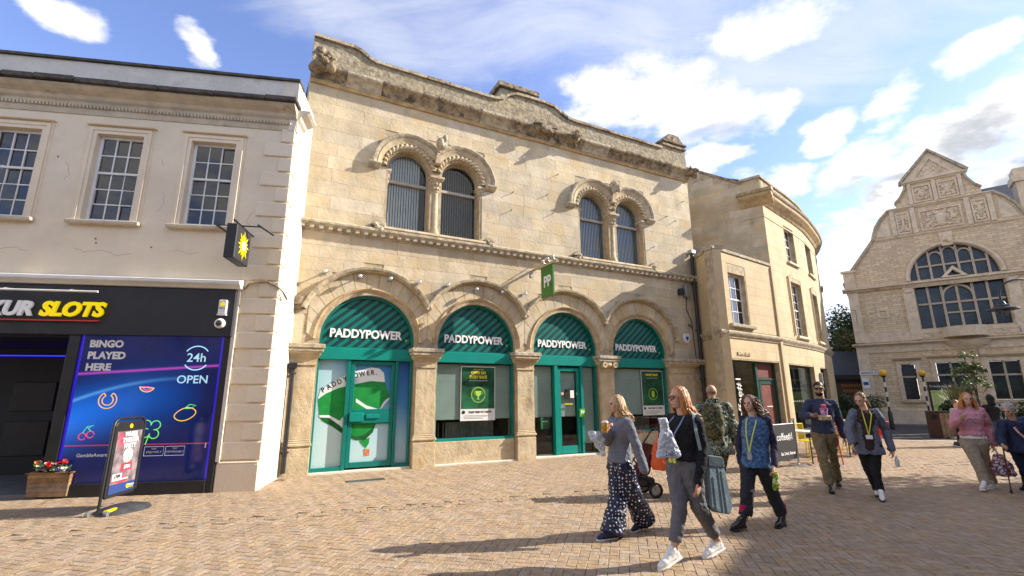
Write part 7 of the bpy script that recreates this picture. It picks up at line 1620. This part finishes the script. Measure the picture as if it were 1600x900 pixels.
t,J,F,L,hp=person('curly','curly haired woman in quilted blue waistcoat, dark jeans and black boots',k=.95,haz=228,
 top=dict(m=cl('cloth_navy_knit',(.025,.02,.045)),g=.012,hem=.06,sr=(.06,.054,.048,.042),name='jumper',colr=.004),
 bot=dict(m=cl('cloth_black_denim',(.022,.024,.03)),r=(.115,.098,.084,.08,.078),cut=.86,fold=.03),shoe=dict(m=BSH,h=.08,sole=MAT['black_rubber'],lace=MAT['paint_black']),hairf=curls,curl=(1.0,.6))
m=MB(); P_=J['P']; SC=(J['LS']+J['RS'])/2
loft(m,[(P_+V3((0,0,.0)),.19,.155),(P_+V3((0,0,.03)),.19,.15),(P_.lerp(SC,.4),.155,.125),(P_.lerp(SC,.75),.175,.135),(SC+V3((0,0,-.01)),.165,.115),(SC.lerp(J['N'],.6)+V3((0,0,.015)),.10,.085)],L,F,24)
skin(m,'waistcoat',DEN,t,.009,2,.02,.04,.008)
so=MB(); 
for s_ in 'LR': so.tube([J[s_+'A']+V3((0,0,.07)),J[s_+'A']+V3((0,0,.17))],.046,12)
so.build('magenta_socks',mat('sock_magenta',(.45,.01,.10),.8,.1,9,0),t,True)
bot_=P_+V3((0,0,.19))
for s_ in (1,-1): ribbon('lanyard',LAN,t,[J['N']+L*s_*.05+F*.05,J['N']+L*s_*.06+F*.13+V3((0,0,-.07)),J['N'].lerp(bot_,.5)+L*s_*.04+F*.17,bot_+F*.18],.014,nrm=-F)
m=MB(); q=bot_+F*.185; m.add([q-L*.025,q+L*.025,q+L*.025+V3((0,0,-.09)),q-L*.025+V3((0,0,-.09))],[(0,1,2,3)]); m.build('id_card',MAT['steel_dull'],t,fix=False)
ox,oy=PJ['curly'][:2]; W_=J['LW']
c=thing('snack_packet','crumpled green and yellow snack packet in the curly haired woman\'s hand','packet',(ox+W_.x-.02,oy+W_.y-.04,W_.z-.16)); m=MB(); loft(m,[((-.01,0,-.12),.035,.01),((0,0,-.04),.045,.025),((.01,0,.06),.03,.02),((.02,0,.1),.02,.01)],V3((1,0,0)),V3((0,1,0))); skin(m,'foil',pattern('foil_print',(.4,.5,.2),ramps([(0,(.10,.3,.05)),(.45,(.6,.55,.05)),(.55,(.7,.72,.7)),(.62,(.2,.4,.1))],22),.25),c,.007,1,.03,.03)
# ---- man with sunglasses
def beard(t,hp,Fh,Lh,Uh,k,J):
    cap_hair(BLK,off=(-.022,.04),cap=(.092,.078,.088),disp=.014)(t,hp,Fh,Lh,Uh,k,J)
    m=MB(); b=MB(); b.ball((0,0,0),1,14,9); m.add([hp(.035,0,-.075)+Fh*(x*.055*k)+Lh*(y*.058*k)+Uh*(z*.045*k) for x,y,z in b.v],b.f); skin(m,'beard',BLK,t,.008,1,.008,.02)
    g=MB()
    for s_ in (1,-1):
        b=MB(); b.ball((0,0,0),1,12,8); g.add([hp(.092,s_*.033,.01)+Fh*(x*.008)+Lh*(y*.03)+Uh*(z*.02) for x,y,z in b.v],b.f); g.tube([hp(.09,s_*.06,.015),hp(.0,s_*.08,.012)],.004,6)
    g.tube([hp(.1,-.01,.018),hp(.1,.01,.018)],.004,6); g.build('sunglasses',MAT['paint_black'],t,True)
t,J,F,L,hp=person('man','bearded man in sunglasses, navy fleece and khaki trousers holding an ice cream tub',sk='tan',k=1.05,
 top=dict(m=cl('cloth_navy_fleece',(.035,.045,.085)),g=.035,hem=.0,name='fleece',sr=(.07,.066,.06,.05),colr=.012,col=.015,cuff=.97),
 bot=dict(m=cl('cloth_khaki',(.20,.155,.085)),r=(.115,.098,.082,.078,.075),cut=.97,fold=.04),shoe=dict(m=BSH,sole=MAT['black_rubber']),hairf=beard,curl=(.5,1.2),handn=(None,(.3,-.5,.6)),lips=0)
ox,oy=PJ['man'][:2]; W_=J['RW']
c=thing('ice_cream_tub','pink and purple patterned tub held at the bearded man\'s chest','cup',(ox+W_.x+.17,oy+W_.y-.12,W_.z+.02)); TB=pattern('tub_print',(.5,.2,.5),ramps([(0,(.35,.05,.3)),(.45,(.7,.6,.7)),(.55,(.55,.1,.3)),(.65,(.2,.1,.45))],30),.4); MB().lathe((0,0,0),[(0,0),(.045,0),(.058,.10),(.062,.10),(.062,.112),(0,.112)],18).build('tub',TB,c,True); MB().lathe((0,0,0),[(.03,.112),(.045,.16),(.02,.175),(0,.175)],14).build('topping',mat('topping_pink',(.5,.08,.12),.4,.2,20,0),c,True)
c=thing('sandwich_pack','clear pack of sandwiches under the tub in the bearded man\'s hand','food pack',(ox+W_.x+.17,oy+W_.y-.12,W_.z-.035)); MB().box(-.09,.09,-.05,.05,-.03,.05).build('pack',mat('pack_tan',(.5,.38,.22),.35,.4,20,0),c,bevel=.015)
# ---- woman with ponytail
t,J,F,L,hp=person('pony','woman with ponytail in open grey cardigan, maroon top and lime lanyard looking down',k=.96,haz=240,pitch=18,
 top=dict(m=cl('cloth_maroon',(.045,.018,.02)),g=.015,hem=.05,name='top',sr=(.055,.05,.045,.04),sl=0,colr=.01),
 bot=dict(m=cl('cloth_black',(.014,.014,.016)),r=(.112,.09,.072,.06,.056),cut=.97,fold=.02),shoe=dict(m=WSH,sole=BSH),
 hairf=hair(DBL,.2,70,.01,tail=((-.11,0,.06),(-.17,.03,-.16)),seed=2),curl=(.9,.7),lips=1)
m=MB(); P_=J['P']; SC=(J['LS']+J['RS'])/2
for s_ in (1,-1):
    o_=L*s_*.085; Fb=F*-.03
    loft(m,[(P_+o_+Fb+V3((0,0,-.10)),.135,.18),(P_+o_+Fb+V3((0,0,-.05)),.13,.175),(P_.lerp(SC,.4)+o_+Fb,.085,.12),(P_.lerp(SC,.8)+o_+Fb,.085,.125),(SC+o_*.8+Fb,.08,.10),(SC.lerp(J['N'],.6)+o_*.6-F*.02,.045,.07)],(L*.95+F*.25*-s_).normalized(),F,20)
for s_ in 'LR': S_,E_,W_=J[s_+'S'],J[s_+'E'],J[s_+'W']; chain(m,[S_,S_.lerp(E_,.5),E_,E_.lerp(W_,.5),E_.lerp(W_,.97)],[.07,.068,.062,.058,.052])
GC=cl('cloth_cardigan',(.13,.14,.18)); 
skin(m,'cardigan',GC,t,.010,2,.035,.08,.012)
bot_=P_+V3((0,0,.2)); NN=J['N']
for s_ in (1,-1): ribbon('lanyard',LAN,t,[NN+L*s_*.05+F*.05,NN+L*s_*.055+F*.12+V3((0,0,-.07)),NN.lerp(bot_,.5)+L*s_*.035+F*.16,bot_+F*.165],.014,nrm=-F)
m=MB(); q=bot_+F*.175; m.add([q-L*.045,q+L*.045,q+L*.045+V3((0,0,-.06)),q-L*.045+V3((0,0,-.06))],[(0,1,2,3)]); m.build('id_card',MAT['paint_white'],t,fix=False)
# open front of the cardigan: strip of the maroon top standing proud
m=MB(); loft(m,[(P_+F*.10+V3((0,0,-.02)),.075,.06),(P_.lerp(SC,.5)+F*.075,.07,.055),(SC+F*.04+V3((0,0,.02)),.055,.055)],L,F,16); skin(m,'top_front',MAT['cloth_maroon'],t,.010,1,.01,.05)
ox,oy=PJ['pony'][:2]; W_=J['LW']
c=thing('water_bottle','small clear bottle hanging from the ponytailed woman\'s hand','bottle',(ox+W_.x+.03,oy+W_.y-.03,W_.z-.26)); MB().lathe((0,0,0),[(0,0),(.028,.005),(.03,.1),(.012,.14),(.012,.16),(0,.16)],14).build('bottle',mat('bottle_clear',(.55,.6,.6),.15,.1,9,0,spec=.8),c,True)
# ---- woman in pink hoodie
def ptop(t,hp,Fh,Lh,Uh,k,J): hair(GING,.17,80,.012,(.0,.02,0),seed=12,spread=1.2)(t,hp,Fh,Lh,Uh,k,J)
PINK=pattern('cloth_pink_print',(.55,.25,.3),ramps([(0,(.58,.27,.33)),(.62,(.56,.25,.31)),(.68,(.60,.30,.36))],9,2,.5,'LINEAR'))
t,J,F,L,hp=person('pink','woman in pink printed hoodie and beige joggers with one hand on her chest',k=.97,haz=208,
 top=dict(m=PINK,g=.04,hem=.10,name='hoodie',sr=(.078,.074,.068,.055),colr=.025,col=.01,cuff=.95,fold=.04),
 bot=dict(m=cl('cloth_beige',(.33,.27,.21)),r=(.12,.105,.088,.08,.088),cut=1.0,fold=.03,name='joggers'),shoe=dict(m=WSH),hairf=ptop,curl=(.8,.4),handn=(None,(.4,.6,.1)))
m=MB(); loft(m,[(J['P']+V3((0,0,.10)),.172,.13),(J['P']+V3((0,0,.16)),.17,.128)],L,F); m.build('white_vest_hem',MAT['paint_white'],t,True)
q=J['P'].lerp(J['N'],.68)+F*.158
m=MB()
for dx in (-.035,.035): m.tube([q+L*(dx+.045*cos(a))+V3((0,0,.03*sin(a)))+F*(.006) for a in [k_*PI/8 for k_ in range(17)]],.006,5)
m.build('printed_emblem',mat('print_greyish',(.3,.27,.3),.6,0,bump=0),t)
ox,oy=PJ['pink'][:2]; W_=J['LW']
c=thing('shopping_bag','plastic shopping bag with a navy and orange square print held by the pink hoodie woman','bag',(ox+W_.x+.02,oy+W_.y-.03,W_.z-.10)); m=MB()
loft(m,[((.06,0,-.42),.16,.07),((.05,0,-.38),.19,.09),((.03,0,-.2),.15,.08),((.0,0,-.06),.07,.04)],V3((1,0,0)),V3((0,1,0))); skin(m,'bag_body',BAGP,c,.011,1,.04,.1); MB().tube([(0,0,-.07),(-.02,0,.0),(.0,0,.05),(.03,0,.0),(.03,0,-.07)],[.02,.012,.01,.012,.02]).build('handles',MAT['paint_white'],c,True)
# ---- older woman with stick
def ghair(t,hp,Fh,Lh,Uh,k,J): cap_hair(GREY,cap=(.10,.09,.092),off=(-.028,.028),disp=.05)(t,hp,Fh,Lh,Uh,k,J)
t,J,F,L,hp=person('lady','older woman with short grey hair and navy coat leaning on a walking stick',k=.95,haz=250,pitch=30,
 top=dict(m=cl('cloth_navy_coat',(.012,.022,.06),.6),g=.05,hem=-.10,name='coat',flare=.03,sr=(.078,.072,.065,.056),colr=.02,fold=.035),
 bot=dict(m=cl('cloth_navy_trouser',(.01,.015,.035)),cut=.97),shoe=dict(m=BSH,sole=MAT['black_rubber']),hairf=ghair,curl=(.6,1.3))
ox,oy=PJ['lady'][:2]; W_=J['RW']
c=thing('walking_stick','dark wooden walking stick under the older woman\'s hand','walking stick',(0,0,0)); q=V3((ox,oy,0))+W_+V3((-.02,-.02,-.02)); MB().tube([q+V3((.08,0,.02)),q+V3((.03,0,.045)),q,(8.16,8.33,.03)],[.012,.013,.012,.009],8).build('shaft',mat('stick_wood',(.10,.04,.02),.4,.2,20,0),c,True); MB().lathe((8.16,8.33,0),[(0,0),(.018,0),(.014,.06)],10).build('rubber_tip',MAT['black_rubber'],c,True)
c=thing('shoulder_bag','small pink shoulder bag with long strap across the older woman\'s navy coat','bag',(ox,oy,0)); PKB=mat('bag_pink',(.55,.30,.27),.5,.1,9,0); ribbon('strap',PKB,c,[J['N']+L*-.06+F*.06,J['P'].lerp(J['N'],.6)+F*.20+L*.02,J['P']+F*.21+L*.13+V3((0,0,.12))],.03,.004,nrm=-F); m=MB(); q=J['P']+F*.22+L*.15; loft(m,[(q+V3((0,0,-.12)),.07,.03),(q+V3((0,0,.1)),.07,.03)],L,F); skin(m,'bag_body',PKB,c,.01,1)
# ---- two people farther off
def hoodf(t,hp,Fh,Lh,Uh,k,J):
    m=MB(); b=MB(); b.ball((0,0,0),1,14,9); m.add([hp(-.01,0,.0)+Fh*(x*.12*k)+Lh*(y*.11*k)+Uh*(z*.15*k) for x,y,z in b.v],b.f); cone(m,hp(-.03,0,-.1),.1,J['N']+V3((0,0,-.02)),.1); skin(m,'hood',MAT['cloth_black'],t,.012,2,.015,.05)
BJ=cl('cloth_blue_jeans',(.05,.08,.15))
person('hood','person in a raised black hood and blue jeans walking away near the thin tree',k=1.0,top=dict(m=MAT['cloth_black'],g=.05,hem=.0,name='hooded_top',sr=(.08,.075,.065,.055)),bot=dict(m=BJ,cut=.97),shoe=dict(m=BSH,sole=MAT['black_rubber']),hairf=hoodf,lips=0)
person('grey','person in pale grey t-shirt and dark trousers standing by the map panel',k=.9,top=dict(m=cl('cloth_pale_grey',(.38,.40,.42)),g=.03,hem=.0,name='tshirt',sr=(.07,.06,.05,.045),cuff=.05),bot=dict(m=MAT['cloth_black'],cut=.97),shoe=dict(m=NSH),hairf=cap_hair(BROWN,disp=.02),lips=0)
# ---- bags on the pushchair, and the dog
c=thing('orange_bag','bright orange carrier bag hanging from the pushchair handle','bag',(2.38,8.05,.86)); m=MB(); loft(m,[((0,0,-.42),.15,.09),((0,0,-.36),.17,.11),((0,0,-.15),.15,.09),((0,0,-.0),.10,.04)],V3((1,0,0)),V3((0,1,0))); skin(m,'bag_body',mat('bag_orange',(.62,.10,.02),.45,.12,12,.3,60),c,.011,1,.035,.09); MB().tube([(-.05,0,-.02),(-.02,.05,.12),(.02,.05,.12),(.05,0,-.02)],.01).build('handles',MAT['bag_orange'],c)
c=thing('black_satchel','slack black bag hanging beside the orange carrier bag','bag',(2.62,8.1,.75)); m=MB(); loft(m,[((.04,0,-.32),.05,.05),((0,0,-.2),.12,.09),((-.03,0,.0),.10,.07),((-.08,0,.1),.03,.03)],V3((1,0,0)),V3((0,1,0))); skin(m,'bag_body',MAT['cloth_black'],c,.011,1,.03,.08)
t=thing('dog','tan and white dog standing mostly hidden behind the ginger woman','dog',(2.80,8.0,0),4); t.scale=(.68,.7,.82); m=MB()
X=lambda x,y,z:V3((x,y,z))
chain(m,[X(-.26,0,.47),X(-.1,0,.46),X(.12,0,.46),X(.28,0,.49)],[.095,.105,.125,.12]); chain(m,[X(.3,0,.52),X(.40,0,.62),X(.47,0,.68)],[.10,.075,.075]); cone(m,X(.5,0,.69),.075,X(.63,0,.655),.035); 
for y in (-.045,.045): cone(m,X(.44,y,.74),.028,X(.42,y*1.6,.80),.012)
for y in (-.07,.07):
    chain(m,[X(-.27,y,.45),X(-.20,y,.31),X(-.33,y,.19),X(-.31,y,.04)],[.09,.055,.03,.024]); cone(m,X(-.31,y,.03),.028,X(-.25,y,.025),.022)
    chain(m,[X(.26,y,.45),X(.23,y,.28),X(.26,y,.15),X(.26,y,.04)],[.075,.045,.03,.024]); cone(m,X(.26,y,.03),.028,X(.31,y,.025),.022)
chain(m,[X(-.34,0,.5),X(-.45,0,.46),X(-.52,0,.36)],[.03,.022,.012]); m.ball((.655,0,.665),.015)
skin(m,'body',pattern('dog_fur',(.3,.2,.1),ramps([(0,(.32,.19,.09)),(.55,(.28,.16,.07)),(.6,(.55,.5,.42))],5,3,.6,'CONSTANT'),.9),t,.010,2,.006,.02)
# ------------------------------------------------------------------ letters become plain meshes
bpy.context.view_layer.update()
dg_=bpy.context.evaluated_depsgraph_get()
_new=[]
for o in FONTS:
    me=bpy.data.meshes.new_from_object(o.evaluated_get(dg_)); _new.append((o,me))
for o,me in _new:
    n=put('lettering' if o.name.startswith('letter') else o.name.split('.')[0],me,o.parent,o.location,o.rotation_euler,o.scale)
    bpy.data.objects.remove(o)
